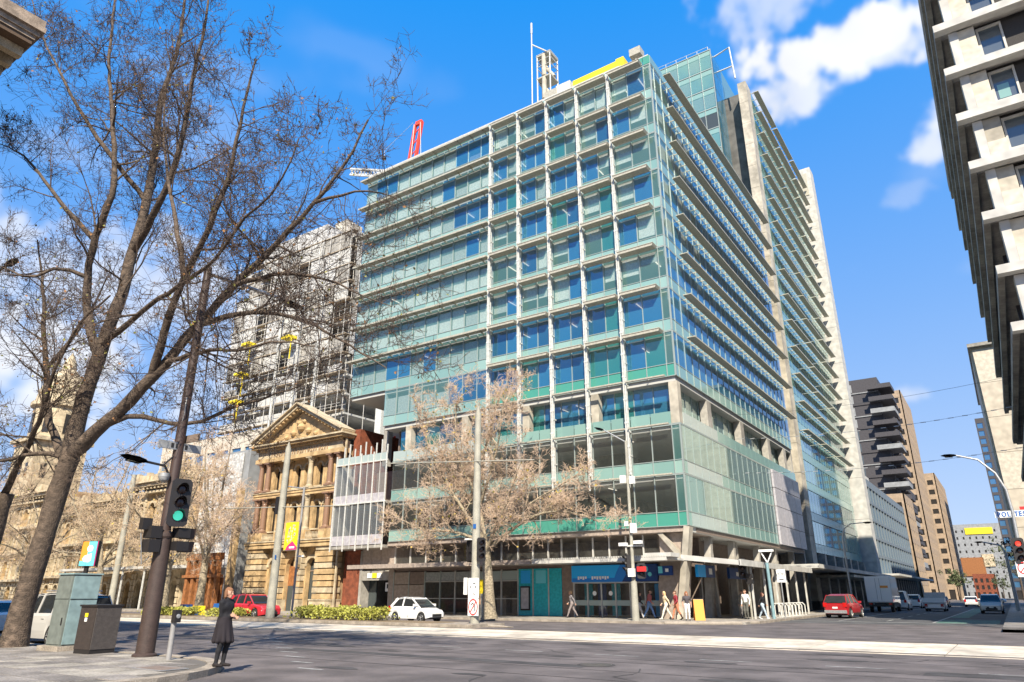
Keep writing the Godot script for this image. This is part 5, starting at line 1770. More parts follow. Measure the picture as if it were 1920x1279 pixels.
func trees() -> void:
	var near := [
		[[V(-26.10, 0.05, -10.80), V(-26.04, 1.42, -10.80), V(-25.66, 3.19, -10.80), V(-25.47, 4.71, -10.80), V(-25.07, 5.95, -10.80)], 0.34, 0.30],
		[[V(-25.07, 5.81, -10.80), V(-25.10, 7.54, -10.80), V(-24.81, 9.42, -10.90), V(-24.38, 11.58, -11.00), V(-24.36, 13.53, -11.10), V(-24.32, 15.59, -11.20), V(-24.69, 17.94, -11.30), V(-25.26, 21.10, -11.40), V(-25.06, 23.86, -11.50), V(-25.67, 27.61, -11.60)], 0.285, 0.045],
		[[V(-24.36, 13.53, -11.10), V(-22.27, 14.64, -10.70), V(-20.97, 16.39, -10.40), V(-20.49, 18.69, -10.10), V(-19.95, 20.87, -9.90), V(-20.15, 22.90, -9.80)], 0.15, 0.03],
		[[V(-25.00, 6.07, -10.80), V(-23.82, 6.85, -11.00), V(-22.72, 7.75, -11.30), V(-21.69, 8.84, -11.60), V(-20.68, 10.04, -11.90), V(-19.21, 11.19, -12.10), V(-17.52, 12.34, -12.30), V(-16.13, 13.45, -12.50), V(-14.91, 14.64, -12.60), V(-14.19, 15.93, -12.70)], 0.255, 0.03],
		[[V(-22.15, 8.34, -11.50), V(-21.11, 9.69, -11.10), V(-20.00, 11.18, -10.80), V(-18.45, 12.47, -10.50), V(-17.55, 13.96, -10.30), V(-17.00, 15.78, -10.10), V(-16.57, 17.56, -10.00)], 0.16, 0.03],
		[[V(-24.82, 9.47, -10.90), V(-25.53, 10.89, -10.60), V(-25.90, 12.59, -10.40), V(-25.46, 13.90, -10.20), V(-24.48, 15.72, -10.00), V(-25.23, 18.74, -9.80), V(-26.62, 22.18, -9.70), V(-27.43, 25.98, -9.60)], 0.17, 0.04],
		[[V(-25.46, 13.90, -10.20), V(-26.34, 14.97, -9.50), V(-27.28, 16.32, -8.80), V(-28.51, 17.65, -8.20), V(-29.81, 18.43, -7.80)], 0.11, 0.02],
		[[V(-25.60, 6.00, -10.80), V(-26.76, 7.35, -10.60), V(-27.15, 8.53, -10.40), V(-27.18, 9.30, -10.30), V(-27.69, 10.78, -10.10), V(-28.46, 12.66, -10.00), V(-29.89, 15.11, -9.90)], 0.16, 0.025],
		[[V(-27.18, 9.30, -10.30), V(-26.63, 10.30, -10.60), V(-26.35, 11.38, -10.90), V(-25.99, 12.89, -11.10)], 0.09, 0.02],
		[[V(-23.98, 6.75, -10.95), V(-23.04, 7.19, -11.40), V(-21.93, 6.96, -11.90), V(-20.74, 6.79, -12.30), V(-19.72, 7.17, -12.70), V(-18.04, 7.41, -13.00), V(-16.58, 7.65, -13.20)], 0.11, 0.02],
		[[V(-25.48, 6.0, -10.80), V(-26.59, 6.17, -10.40), V(-28.36, 6.02, -10.00), V(-30.10, 5.87, -9.70)], 0.10, 0.03],
		[[V(-20.68, 10.04, -11.90), V(-19.00, 10.21, -12.30), V(-16.93, 9.76, -12.60), V(-15.37, 8.99, -12.80), V(-13.92, 8.02, -13.00), V(-13.05, 7.49, -13.10)], 0.11, 0.015],
		[[V(-19.21, 11.19, -12.10), V(-17.30, 11.14, -12.30), V(-15.49, 10.65, -12.50), V(-14.25, 9.97, -12.70), V(-12.80, 9.19, -12.90)], 0.09, 0.012],
		[[V(-21.69, 8.84, -11.60), V(-18.93, 8.56, -11.20), V(-16.59, 8.10, -10.90), V(-14.69, 7.89, -10.70), V(-12.94, 7.33, -10.50)], 0.09, 0.015],
		[[V(-24.69, 9.87, -10.90), V(-21.72, 10.41, -10.60), V(-19.61, 10.56, -10.40), V(-17.45, 10.78, -10.20), V(-16.07, 11.48, -10.00), V(-14.42, 12.06, -9.90), V(-13.61, 13.21, -9.80)], 0.12, 0.02],
		[[V(-24.32, 15.59, -11.20), V(-24.96, 16.81, -10.40), V(-26.06, 18.59, -9.40), V(-27.21, 20.79, -8.50), V(-28.87, 23.35, -7.90), V(-30.09, 25.73, -7.50)], 0.11, 0.02],
		[[V(-25.90, 12.59, -10.40), V(-26.39, 12.83, -9.60), V(-26.77, 12.27, -9.00), V(-28.14, 12.83, -8.40)], 0.09, 0.02],
		[[V(-16.13, 13.45, -12.50), V(-15.2, 13.4, -12.6), V(-13.9, 13.2, -12.7), V(-12.9, 12.7, -12.9)], 0.06, 0.015],
		[[V(-20.00, 11.18, -10.80), V(-20.6, 13.0, -10.6), V(-21.6, 15.2, -10.5), V(-22.4, 17.4, -10.4), V(-22.8, 19.8, -10.3)], 0.10, 0.02]]
	var base := V(-26.1, 0.1, -10.8)
	for L in near:
		for i in L[0].size():
			L[0][i] -= base
	var cfg := {"wiggle": 0.26, "lift": 0.07, "levels": 3, "kids": [6, 5, 4], "fwd": 0.75, "tip": 0.005, "per_m": 1.5, "bare": 0.22, "length": 2.7, "rmax": 0.05, "leaf": 0.05}
	tree("plane_tree", "big bare plane tree leaning over the near corner, brown mottled trunk", base, near, cfg, M.bark_near, M.twig_near, M.dry_leaf, 101, "bare plane trees", 1500, M.olive_leaf)
	# its neighbour, trunk out of the picture at the left
	var nb := [[[V(0, 0, 0), V(0.2, 2.5, 0), V(0.5, 5.0, 0)], 0.4, 0.3],
		[[V(0.5, 5.0, 0), V(2.84, 6.5, 0.5), V(4.37, 7.34, 0.9), V(5.31, 8.46, 1.2), V(6.64, 9.85, 1.3), V(8.25, 10.40, 1.3)], 0.13, 0.03]]
	tree("plane_tree", "bare plane tree branch reaching in from the left edge", V(-30.0, 0.1, -10.8), nb, cfg, M.bark_near, M.twig_near, M.dry_leaf, 102, "bare plane trees", 300, M.olive_leaf)
	# pale twiggy tree before the office block
	var mid := [[[V(0.15, 0.0, 0.0), V(-0.08, 2.86, 0.0), V(-0.34, 4.96, 0.0)], 0.42, 0.30],
		[[V(-0.34, 4.96, 0), V(-1.95, 7.22, 0.5), V(-3.52, 9.63, 0.9), V(-5.0, 12.4, 1.2), V(-6.0, 14.8, 1.4)], 0.18, 0.03],
		[[V(-0.34, 4.96, 0), V(-1.4, 9.2, -0.4), V(-0.63, 12.47, -0.6), V(0.05, 15.2, -0.8), V(0.5, 16.9, -0.9)], 0.22, 0.03],
		[[V(-0.24, 4.25, 0), V(1.76, 6.99, 0.8), V(2.9, 8.4, 1.4), V(4.0, 10.2, 1.8)], 0.16, 0.03],
		[[V(0.0, 4.59, 0), V(2.20, 6.08, -0.5), V(4.35, 6.83, -0.9), V(6.37, 6.6, -1.2), V(7.9, 6.0, -1.4)], 0.16, 0.03],
		[[V(-0.35, 5.0, 0), V(-2.87, 5.79, 0.4), V(-5.37, 6.0, 0.8), V(-8.2, 7.2, 1.0)], 0.14, 0.03],
		[[V(-0.99, 7.16, 0), V(0.83, 10.38, 0.7), V(1.74, 12.96, 1.1), V(2.20, 15.0, 1.3)], 0.14, 0.03],
		[[V(-1.0, 6.8, 0), V(-2.8, 8.2, -1.5), V(-4.8, 9.4, -2.4), V(-6.6, 11.4, -3.0)], 0.12, 0.03],
		[[V(0.2, 5.6, 0), V(2.4, 7.6, -1.6), V(4.4, 8.8, -2.4), V(5.8, 9.6, -2.8)], 0.12, 0.03],
		[[V(-1.2, 8.4, 0), V(-2.6, 11.0, 0.4), V(-2.8, 13.8, 0.6), V(-2.6, 16.0, 0.6)], 0.12, 0.03]]
	var cfg2 := {"wiggle": 0.30, "lift": 0.05, "levels": 3, "kids": [6, 5, 4], "fwd": 0.7, "tip": 0.009, "per_m": 2.1, "bare": 0.2, "length": 2.7, "rmax": 0.05, "leaf": 0.09}
	tree("plane_tree", "pale sunlit bare plane tree in front of the office block shopfronts", V(-29.5, 0.12, -40.6), mid, cfg2, M.bark_pale, M.twig_pale, M.gold_leaf, 103, "bare plane trees", 600, M.olive_leaf)
	var avenue := [
		[V(-63.9, 0.12, -41.5), 1.0, "bare plane tree in front of the orange timber frame and bank steps", M.twig_pale, 104],
		[V(-83.0, 0.12, -41.5), 1.02, "bare plane tree before the cream arcaded building", M.twig_brown, 105],
		[V(-98.0, 0.12, -41.0), 1.05, "bare plane tree further left along the avenue stonework", M.twig_brown, 106],
		[V(-114.0, 0.12, -41.5), 1.05, "bare plane tree below the domed stone tower", M.twig_brown, 107],
		[V(-56.0, 0.16, -33.2), 0.8, "small bare tree on the planted median left of the red car", M.twig_brown, 108]]
	for a in avenue:
		rng.seed = a[4]
		var ls := []
		var turn := rng.randf() * TAU
		for L in mid:
			var pts := []
			for p in L[0]:
				pts.append((p as Vector3).rotated(Vector3.UP, turn) * float(a[1]))
			ls.append([pts, L[1], L[2]])
		var c3 := cfg2.duplicate()
		c3.kids = [5, 4, 3]
		c3.tip = 0.011
		c3.per_m = 1.4
		tree("plane_tree", a[2], a[0], ls, c3, M.bark_pale, a[3], M.gold_leaf, a[4], "bare plane trees", 250)
	# far trees at the end of the side street: rounded evergreen crowns
	for f in [[V(-12.0, 0, -230), 9.0, "dark evergreen tree on the left kerb far down the street"], [V(3.2, 0, -170), 12.0, "brown leafed tree on the right far down the street"], [V(2.0, 0, -250), 15.0, "tall thin gum tree far down the street on the right"], [V(-4.0, 0, -400), 10.0, "small dark tree at the very end of the street"]]:
		far_tree(f[0], f[1], f[2])

func far_tree(at: Vector3, h: float, label: String) -> void:
	rng.seed = int(h * 31 + absf(at.z))
	var o := thing("street_tree", label, "tree", at, 0.0, "trees at the end of the side street")
	var t := MB.new()
	t.tube(PackedVector3Array([V(0, 0, 0), V(0.2, h * 0.4, 0), V(0, h * 0.75, 0.2)]), PackedFloat32Array([0.25, 0.18, 0.05]), 6)
	for i in 7:
		var a := rng.randf() * TAU
		t.tube(PackedVector3Array([V(0.1, h * 0.4, 0), V(cos(a) * h * 0.2, h * 0.65, sin(a) * h * 0.2)]), PackedFloat32Array([0.1, 0.03]), 4)
	obj("trunk", t.mesh(), M.bark_near, o)
	var c := MB.new()
	for i in 34:
		var ctr := V(rng.randfn() * h * 0.15, h * 0.68 + rng.randfn() * h * 0.15, rng.randfn() * h * 0.15)
		for j in 40:
			var p := ctr + rdir() * rng.randf() * h * 0.09
			var s := rng.randf_range(0.12, 0.3)
			var a := rdir()
			var b := a.cross(rdir()).normalized()
			c.quad(p - a * s, p + b * s * 0.6, p + a * s, p - b * s * 0.6)
	obj("crown", c.mesh(), M.twig_near if label.begins_with("brown") else M.far_leaf, o, true)

func hedges() -> void:
	var spots := [[-39.7, -31.9, -33.2, 0.78, "clipped yellow green hedge on the median beside the white hatchback"], [-57.5, -51.5, -33.2, 0.62, "low green hedge on the median left of the thick signal pole"], [-49.6, -46.0, -33.4, 0.55, "small hedge clump on the median before the red car"]]
	for s in spots:
		rng.seed = int(-s[0] * 10)
		var L: float = s[1] - s[0]
		var o := thing("hedge", s[4], "hedge", V((s[0] + s[1]) / 2, 0.17, s[2]), 0.0, "median hedges")
		var st := MB.new()
		var lf := MB.new()
		var dk := MB.new()
		var n := int(L * 3.0)
		for i in n:
			var x := -L / 2 + L * (i + 0.5) / n
			for k in 4:
				st.tube(PackedVector3Array([V(x, 0, 0), V(x + rng.randf_range(-0.3, 0.3), s[3] * 0.7, rng.randf_range(-0.5, 0.5))]), PackedFloat32Array([0.02, 0.008]), 3)
			var hh: float = s[3] * rng.randf_range(0.85, 1.15)
			for k in 190:
				var p := V(x + rng.randfn() * 0.24, 0, rng.randfn() * 0.36)
				var top := hh * sqrt(maxf(0.05, 1.0 - p.z * p.z / 0.8))
				p.y = top * sqrt(rng.randf())
				var sz := rng.randf_range(0.05, 0.10)
				var a := rdir()
				var b := a.cross(rdir()).normalized()
				(lf if rng.randf() < 0.75 else dk).quad(p - a * sz, p + b * sz * 0.7, p + a * sz, p - b * sz * 0.7)
		obj("stems", st.mesh(), M.hedge_stem, o, true)
		obj("leaves", lf.mesh(), M.hedge_leaf, o, true)
		obj("older_leaves", dk.mesh(), M.olive_leaf, o, true)

# a three-lamp head facing +z of its own frame; lit = which lamp glows (-1 none)
func signal_head(parent: Node, at: Vector3, turn: float, lit: int, body: Material, lamps := 3) -> void:
	var xf := Transform3D(Basis(Vector3.UP, turn), at)
	var h := 0.36 * lamps + 0.22
	var b := MB.new()
	var w := 0.27
	b.prism(PackedVector2Array([Vector2(-w, -h / 2 + 0.08), Vector2(-w + 0.08, -h / 2), Vector2(w - 0.08, -h / 2), Vector2(w, -h / 2 + 0.08), Vector2(w, h / 2 - 0.08), Vector2(w - 0.08, h / 2), Vector2(-w + 0.08, h / 2), Vector2(-w, h / 2 - 0.08)]), -0.02, 0.02)
	b.span(V(-0.17, -h / 2 + 0.08, -0.24), V(0.17, h / 2 - 0.08, -0.02))
	var o := obj("signal_housing", b.mesh(), body, parent)
	o.transform = xf
	for k in lamps:
		var y := (lamps - 1) * 0.18 - 0.36 * k
		var v := MB.new()
		for i in 9:
			var a0 := -0.35 + (PI + 0.7) * i / 9.0
			var a1 := -0.35 + (PI + 0.7) * (i + 1) / 9.0
			var l0 := 0.26 * (0.35 + 0.65 * maxf(0, sin(a0)))
			v.quad(V(cos(a0) * 0.16, y + sin(a0) * 0.16, 0.02), V(cos(a0) * 0.16, y + sin(a0) * 0.16, 0.02 + l0), V(cos(a1) * 0.16, y + sin(a1) * 0.16, 0.02 + l0), V(cos(a1) * 0.16, y + sin(a1) * 0.16, 0.02))
		var vo := obj("signal_visor", v.mesh(), body, parent)
		vo.transform = xf
		var l := MB.new()
		l.lathe(PackedVector2Array([Vector2(0.0, 0.05), Vector2(0.08, 0.04), Vector2(0.13, 0.01), Vector2(0.135, 0.0)]), 14)
		var lo := obj("signal_lens", l.mesh(), M.lens_dark if k != lit else (M.red_lamp if k == 0 else M.green_lamp), parent)
		lo.transform = xf * Transform3D(Basis(V(1, 0, 0), PI / 2), V(0, y, 0.021))

func lamp_head(parent: Node, at: Vector3, dir: Vector3, m: Material, l := 0.75) -> void:
	var b := MB.new()
	var d := dir.normalized()
	var s := d.cross(Vector3.UP).normalized()
	b.xf = Transform3D(Basis(d, Vector3.UP, -s), at)
	var n := 8
	var pts := [[0.0, 0.05], [0.12, 0.12], [0.4, 0.17], [0.75, 0.15], [1.0, 0.03]]
	for i in 4:
		for k in n:
			var a := TAU * k / n
			var a2 := TAU * (k + 1) / n
			var p: Array = pts[i]
			var q: Array = pts[i + 1]
			b.quad(V(p[0] * l, sin(a) * p[1] * 0.5, cos(a) * p[1]), V(q[0] * l, sin(a) * q[1] * 0.5, cos(a) * q[1]), V(q[0] * l, sin(a2) * q[1] * 0.5, cos(a2) * q[1]), V(p[0] * l, sin(a2) * p[1] * 0.5, cos(a2) * p[1]))
	obj("lamp_head", b.mesh(), m, parent)
	var g := MB.new()
	g.xf = b.xf
	g.obox(V(0.5 * l, -0.085, 0), V(0.5 * l, 0.03, 0.2), Basis())
	obj("lamp_lens", g.mesh(), M.lamp_glass, parent)

func street_furniture() -> void:
	# thick brown signal and lamp pole on the near corner
	var o := thing("signal_pole", "thick dark brown pole with green traffic light on the near corner", "traffic light", V(-19.2, 0.12, -11.1))
	var p := MB.new()
	p.tube(PackedVector3Array([V(0, 0, 0), V(0, 3.05, 0)]), PackedFloat32Array([0.235, 0.205]), 10)
	obj("pole_base", p.mesh(), M.brown_pole, o)
	var p1 := MB.new()
	p1.lathe(PackedVector2Array([Vector2(0.31, 0.0), Vector2(0.31, 0.06), Vector2(0.25, 0.1)]), 10)
	p1.lathe(PackedVector2Array([Vector2(0.22, 3.0), Vector2(0.24, 3.05), Vector2(0.24, 3.14), Vector2(0.13, 3.22)]), 10)
	obj("collar", p1.mesh(), M.brown_pole, o)
	var p2 := MB.new()
	p2.tube(PackedVector3Array([V(0, 3.1, 0), V(0, 11.3, 0)]), PackedFloat32Array([0.15, 0.115]), 10)
	obj("pole_shaft", p2.mesh(), M.signal_brown, o)
	rodp(o, "lamp_arm", V(0, 11.1, 0), V(0, 11.25, -3.0), 0.06, M.galv)
	lamp_head(o, V(0, 11.2, -2.9), V(0, 0, -1), M.galv, 0.9)
	signal_head(o, V(0.42, 3.95, -0.05), 1.30, 2, M.signal_black)
	rodp(o, "signal_bracket", V(0, 4.3, 0), V(0.25, 4.3, -0.05), 0.04, M.signal_black)
	rodp(o, "signal_bracket", V(0, 3.6, 0), V(0.25, 3.6, -0.05), 0.04, M.signal_black)
	# walk signals seen from behind, and detector
	var wk := MB.new()
	wk.span(V(-0.18, 2.62, 0.18), V(0.2, 2.95, 0.5))
	wk.span(V(-0.18, 2.98, 0.18), V(0.2, 3.3, 0.5))
	wk.span(V(0.1, 2.68, -0.52), V(0.42, 2.92, -0.16))
	wk.span(V(0.1, 3.02, -0.52), V(0.42, 3.28, -0.16))
	obj("walk_signal", wk.mesh(), M.signal_black, o)
	var vz := MB.new()
	for y in [2.78, 3.14]:
		vz.prism(PackedVector2Array([Vector2(-0.16, y - 0.12), Vector2(0.16, y - 0.12), Vector2(0.22, y + 0.16), Vector2(-0.22, y + 0.16)]), -0.80, -0.53)
	obj("walk_visor", vz.mesh(), M.signal_brown, o)
	bx(o, "detector", V(-0.05, 3.35, 0.55), V(0.2, 0.3, 0.26), M.signal_black)
	var fl := MB.new()
	fl.tube(PackedVector3Array([V(0, 4.5, 0), V(0.05, 4.95, 0.35), V(0.0, 5.0, 0.9)]), PackedFloat32Array([0.035, 0.035, 0.035]), 6)
	fl.rod(V(0, 5.4, 0), V(0.03, 4.95, 0.4), 0.025, 6)
	obj("floodlight_arm", fl.mesh(), M.signal_black, o)
	lamp_head(o, V(0, 5.0, 0.85), V(0, 0.1, 1), M.signal_black, 0.75)
	var cm := MB.new()
	cm.lathe(PackedVector2Array([Vector2(0, -0.13), Vector2(0.12, -0.07), Vector2(0.15, 0.03), Vector2(0.15, 0.12), Vector2(0, 0.15)]), 12, V(0.05, 4.62, 0.32))
	obj("dome_camera", cm.mesh(), M.galv, o)
	bx(o, "street_sign", V(0.06, 5.55, 0.0), V(0.06, 0.22, 1.3), M.galv)
	bx(o, "street_sign", V(0.18, 5.8, -0.2), V(0.9, 0.22, 0.05), M.taupe_dark)
	for j in 4:
		bx(o, "sign_letter", V(0.095, 5.55, 0.25 - 0.14 * j), V(0.01, 0.13, 0.08), M.sign_black)
	var cb := MB.new()
	cb.tube(PackedVector3Array([V(0.1, 6.3, 0.08), V(0.22, 6.5, 0.12), V(0.16, 6.8, 0.1), V(0.1, 7.0, 0.06)]), PackedFloat32Array([0.015, 0.015, 0.015, 0.015]), 5)
	cb.tube(PackedVector3Array([V(-0.05, 2.5, 0.3), V(-0.1, 2.3, 0.45), V(-0.08, 3.1, 0.62)]), PackedFloat32Array([0.015, 0.015, 0.015]), 5)
	obj("cable", cb.mesh(), M.galv, o)
	# lamp reaching in from the left, its pole out of the picture
	var ll := thing("street_lamp", "dark lamp head poking in at the left edge among branches", "street lamp", V(-34.3, 0.12, -9.6))
	rodp(ll, "pole", V(0, 0, 0), V(0, 14.2, 0), 0.1, M.signal_brown, 8)
	rodp(ll, "lamp_arm", V(0, 13.9, 0), V(2.9, 14.15, 0), 0.05, M.signal_brown, 6)
	lamp_head(ll, V(2.8, 14.15, 0), V(1, 0.05, 0), M.signal_black, 1.0)
	# push button post
	var b := thing("button_post", "short grey pedestrian push button post beside the kerb", "post", V(-17.75, 0.12, -10.9))
	rodp(b, "post", V(0, 0, 0), V(0, 1.05, 0), 0.065, M.grey_pole, 12)
	bx(b, "button_box", V(0.07, 1.02, 0.0), V(0.16, 0.30, 0.17), M.signal_black)
	var bt := MB.new()
	bt.lathe(PackedVector2Array([Vector2(0.055, 0), Vector2(0.05, 0.02), Vector2(0, 0.025)]), 12)
	var bo := obj("button", bt.mesh(), M.galv, b)
	bo.transform = Transform3D(Basis(V(0, 0, 1), -PI / 2), V(0.15, 1.02, 0))
	var cp := MB.new()
	cp.lathe(PackedVector2Array([Vector2(0.075, 1.02), Vector2(0.07, 1.12), Vector2(0, 1.17)]), 10)
	obj("cap", cp.mesh(), M.signal_black, b)
	# litter bin and utility cabinet
	var bn := thing("litter_bin", "dark brown square litter bin with yellow sticker next to the teal cabinet", "bin", V(-21.5, 0.12, -10.95), 0.10)
	sp(bn, "base", V(-0.36, 0, -0.36), V(0.36, 0.12, 0.36), M.signal_black)
	sp(bn, "front_panel", V(0.345, 0.12, -0.36), V(0.375, 1.22, 0.36), M.bin_grey)
	sp(bn, "body", V(-0.37, 0.12, -0.37), V(0.34, 1.22, 0.37), M.bin_brown)
	sp(bn, "lid", V(-0.40, 1.22, -0.40), V(0.40, 1.27, 0.40), M.signal_black)
	bx(bn, "sticker", V(-0.05, 1.0, 0.375), V(0.13, 0.10, 0.012), M.sign_yellow)
	bx(bn, "sticker", V(-0.05, 0.88, 0.375), V(0.1, 0.1, 0.012), M.sign_white)
	var tc := thing("utility_cabinet", "tall teal and grey steel utility cabinet on a concrete plinth", "cabinet", V(-23.45, 0.12, -11.1), 0.05)
	sp(tc, "plinth", V(-0.52, 0, -0.62), V(0.62, 0.14, 0.55), M.kerb)
	sp(tc, "body", V(-0.34, 0.14, -0.42), V(0.44, 2.1, 0.40), M.cabinet_grey)
	sp(tc, "side_door", V(0.441, 0.18, -0.40), V(0.465, 1.38, 0.38), M.cabinet_teal)
	sp(tc, "side_door", V(0.441, 1.42, -0.40), V(0.465, 2.06, 0.38), M.cabinet_teal)
	sp(tc, "front_door", V(-0.32, 0.18, 0.401), V(0.42, 1.38, 0.42), M.cabinet_grey)
	sp(tc, "front_door", V(-0.32, 1.42, 0.401), V(0.42, 2.06, 0.42), M.cabinet_grey)
	sp(tc, "lid", V(-0.37, 2.1, -0.45), V(0.49, 2.14, 0.44), M.cabinet_teal)
	bx(tc, "handle", V(0.3, 0.8, 0.43), V(0.03, 0.2, 0.03), M.signal_black)
	# totem sign behind it
	var tm := thing("tram_totem", "small orange and turquoise pictogram sign box above the cabinet", "sign", V(-25.85, 1.1, -12.4), 0.45)
	tm.scale = Vector3.ONE * 0.66
	sp(tm, "pillar", V(-0.14, -1.66, -0.1), V(0.05, 2.5, 0.02), M.signal_black)
	sp(tm, "case", V(-0.42, 2.2, -0.16), V(0.48, 3.45, 0.10), M.signal_black)
	bx(tm, "panel_orange", V(-0.22, 2.95, 0.106), V(0.36, 0.96, 0.012), M.sign_orange)
	bx(tm, "panel_teal", V(0.2, 2.83, 0.106), V(0.46, 1.2, 0.012), M.teal_light)
	bx(tm, "panel_foot", V(-0.22, 2.35, 0.106), V(0.36, 0.24, 0.012), M.teal_light)
	var hd := MB.new()
	hd.rod(V(0.08, 3.08, 0.112), V(0.08, 3.08, 0.12), 0.17, 16)
	hd.prism(PackedVector2Array([Vector2(-0.18, 2.72), Vector2(0.22, 2.85), Vector2(0.24, 2.5), Vector2(0.12, 2.4), Vector2(-0.14, 2.42), Vector2(-0.28, 2.56)]), 0.1125, 0.12)
	obj("pictogram", hd.mesh(), M.sign_white, tm)
	bx(tm, "frame", V(0.47, 2.83, 0.10), V(0.03, 1.24, 0.03), M.sign_pink)
	# tall pale pole with signals on the median
	var a := thing("signal_pole", "tall pale concrete pole with black signals and no left turn sign before pale tree", "traffic light", V(-25.04, 0.16, -33.2))
	var ap := MB.new()
	ap.tube(PackedVector3Array([V(0, 0, 0), V(0, 11.9, 0), V(0, 12.4, 0)]), PackedFloat32Array([0.26, 0.19, 0.03]), 12)
	obj("pole_shaft", ap.mesh(), M.pale_pole, a)
	rodp(a, "cross_arm", V(-7.5, 9.6, 0), V(4.2, 8.6, 0.3), 0.035, M.pale_pole, 5)
	signal_head(a, V(-0.55, 3.9, -0.2), -PI / 2 - 0.3, -1, M.signal_black)
	signal_head(a, V(0.52, 3.9, 0.2), PI / 2 - 0.5, -1, M.signal_black)
	bx(a, "bracket", V(0, 3.85, 0.1), V(0.9, 0.06, 0.06), M.signal_black)
	bx(a, "visor_plate", V(-0.45, 4.5, 0.1), V(0.3, 0.08, 0.4), M.sign_white)
	bx(a, "sign_plate", V(0.1, 1.85, 0.3), V(0.72, 1.05, 0.03), M.sign_white)
	bx(a, "sign_plate", V(0.1, 0.85, 0.3), V(0.72, 0.9, 0.03), M.sign_white)
	bx(a, "side_plate", V(-0.62, 1.95, 0.1), V(0.26, 0.9, 0.03), M.sign_white)
	for q in [[-0.08, 1.9, 0.09, 0.07], [0.26, 1.9, 0.09, 0.07], [0.16, 2.1, 0.18, 0.05], [0.1, 1.55, 0.04, 0.12], [0.2, 1.5, 0.04, 0.1]]:
		bx(a, "sign_mark", V(q[0], q[1], 0.322), V(q[2], q[3], 0.01), M.sign_black)
	var rg := MB.new()
	for i in 16:
		var a0 := TAU * i / 16
		var a1 := TAU * (i + 1) / 16
		rg.prism(PackedVector2Array([Vector2(cos(a0) * 0.27, sin(a0) * 0.36), Vector2(cos(a0) * 0.33, sin(a0) * 0.43), Vector2(cos(a1) * 0.33, sin(a1) * 0.43), Vector2(cos(a1) * 0.27, sin(a1) * 0.36)]), 0, 0.01)
	rg.bar(V(-0.2, -0.28, 0.004), V(0.2, 0.28, 0.004), 0.06, 0.012)
	var ro := obj("prohibition_ring", rg.mesh(), M.sign_red, a)
	ro.position = V(0.1, 0.85, 0.318)
	var ar := MB.new()
	ar.tube(PackedVector3Array([V(0.1, -0.2, 0), V(0.1, 0.1, 0), V(-0.02, 0.2, 0), V(-0.15, 0.12, 0)]), PackedFloat32Array([0.03, 0.03, 0.03, 0.03]), 5)
	var aro := obj("turn_arrow", ar.mesh(), M.sign_black, a)
	aro.position = V(0.1, 0.85, 0.315)
	bx(a, "blue_sticker", V(0.05, 5.2, 0.24), V(0.2, 0.25, 0.02), M.sign_blue)
	# pale plain pole further left, with sticker
	var c := thing("tram_pole", "plain pale overhead wire pole in front of the golden bank", "pole", V(-41.4, 0.16, -32.2))
	var cp2 := MB.new()
	cp2.tube(PackedVector3Array([V(0, 0, 0), V(0, 11.4, 0), V(0, 11.9, 0)]), PackedFloat32Array([0.30, 0.2, 0.03]), 12)
	obj("pole_shaft", cp2.mesh(), M.pale_pole, c)
	rodp(c, "cross_arm", V(-6.5, 7.6, 0), V(7.0, 6.9, 0.2), 0.035, M.pale_pole, 5)
	bx(c, "blue_sticker", V(0.12, 3.9, 0.22), V(0.25, 0.28, 0.03), M.sign_blue)
	bx(c, "detector", V(-0.3, 7.4, 0.1), V(0.3, 1.2, 0.3), M.signal_black)
	var c2 := thing("tram_pole", "plain pale overhead wire pole behind the near tree trunk", "pole", V(-62.0, 0.16, -32.2))
	var cp3 := MB.new()
	cp3.tube(PackedVector3Array([V(0, 0, 0), V(0, 11.4, 0)]), PackedFloat32Array([0.28, 0.2]), 12)
	obj("pole_shaft", cp3.mesh(), M.pale_pole, c2)
	# banner pole
	var bp := thing("banner_pole", "slim grey lamp pole carrying a yellow and pink festival banner", "banner", V(-44.6, 0.0, -36.6))
	rodp(bp, "pole", V(0, 0, 0), V(0, 9.6, 0), 0.09, M.grey_pole, 8)
	rodp(bp, "arm", V(0, 9.5, 0), V(-1.9, 9.8, 0), 0.05, M.galv, 6)
	bx(bp, "banner_cloth", V(-0.95, 5.95, 0), V(1.5, 2.1, 0.03), M.sign_yellow)
	var wv := MB.new()
	for i in 26:
		rng.seed = 900 + i
		wv.box(V(-0.95 + rng.randf_range(-0.5, 0.5), 6.1 + rng.randf_range(-0.6, 0.7), 0.02), V(rng.randf_range(0.06, 0.18), rng.randf_range(0.06, 0.22), 0.012))
	obj("banner_print", wv.mesh(), M.cream_wall, bp)
	var pk := MB.new()
	pk.prism(PackedVector2Array([Vector2(-1.5, 4.9), Vector2(-0.2, 4.9), Vector2(-0.2, 5.1), Vector2(-0.75, 5.55), Vector2(-1.3, 5.2)]), 0.02, 0.028)
	obj("banner_foot", pk.mesh(), M.sign_pink, bp)
	bx(bp, "banner_text", V(-0.75, 5.08, 0.034), V(0.6, 0.14, 0.01), M.sign_white)
	rodp(bp, "banner_rod", V(0, 7.0, 0), V(-1.75, 7.0, 0), 0.025, M.galv, 5)
	rodp(bp, "banner_rod", V(0, 4.88, 0), V(-1.75, 4.88, 0), 0.025, M.galv, 5)
	bx(bp, "meter_sign", V(0.35, 4.4, 0), V(0.7, 0.12, 0.08), M.sign_white)
	# lamp and signal pole before the bank shopfront
	var l := thing("lamp_pole", "brown street lamp pole with signals and cameras before the bank shopfront", "street lamp", V(-19.95, 0.13, -43.2))
	var lp := MB.new()
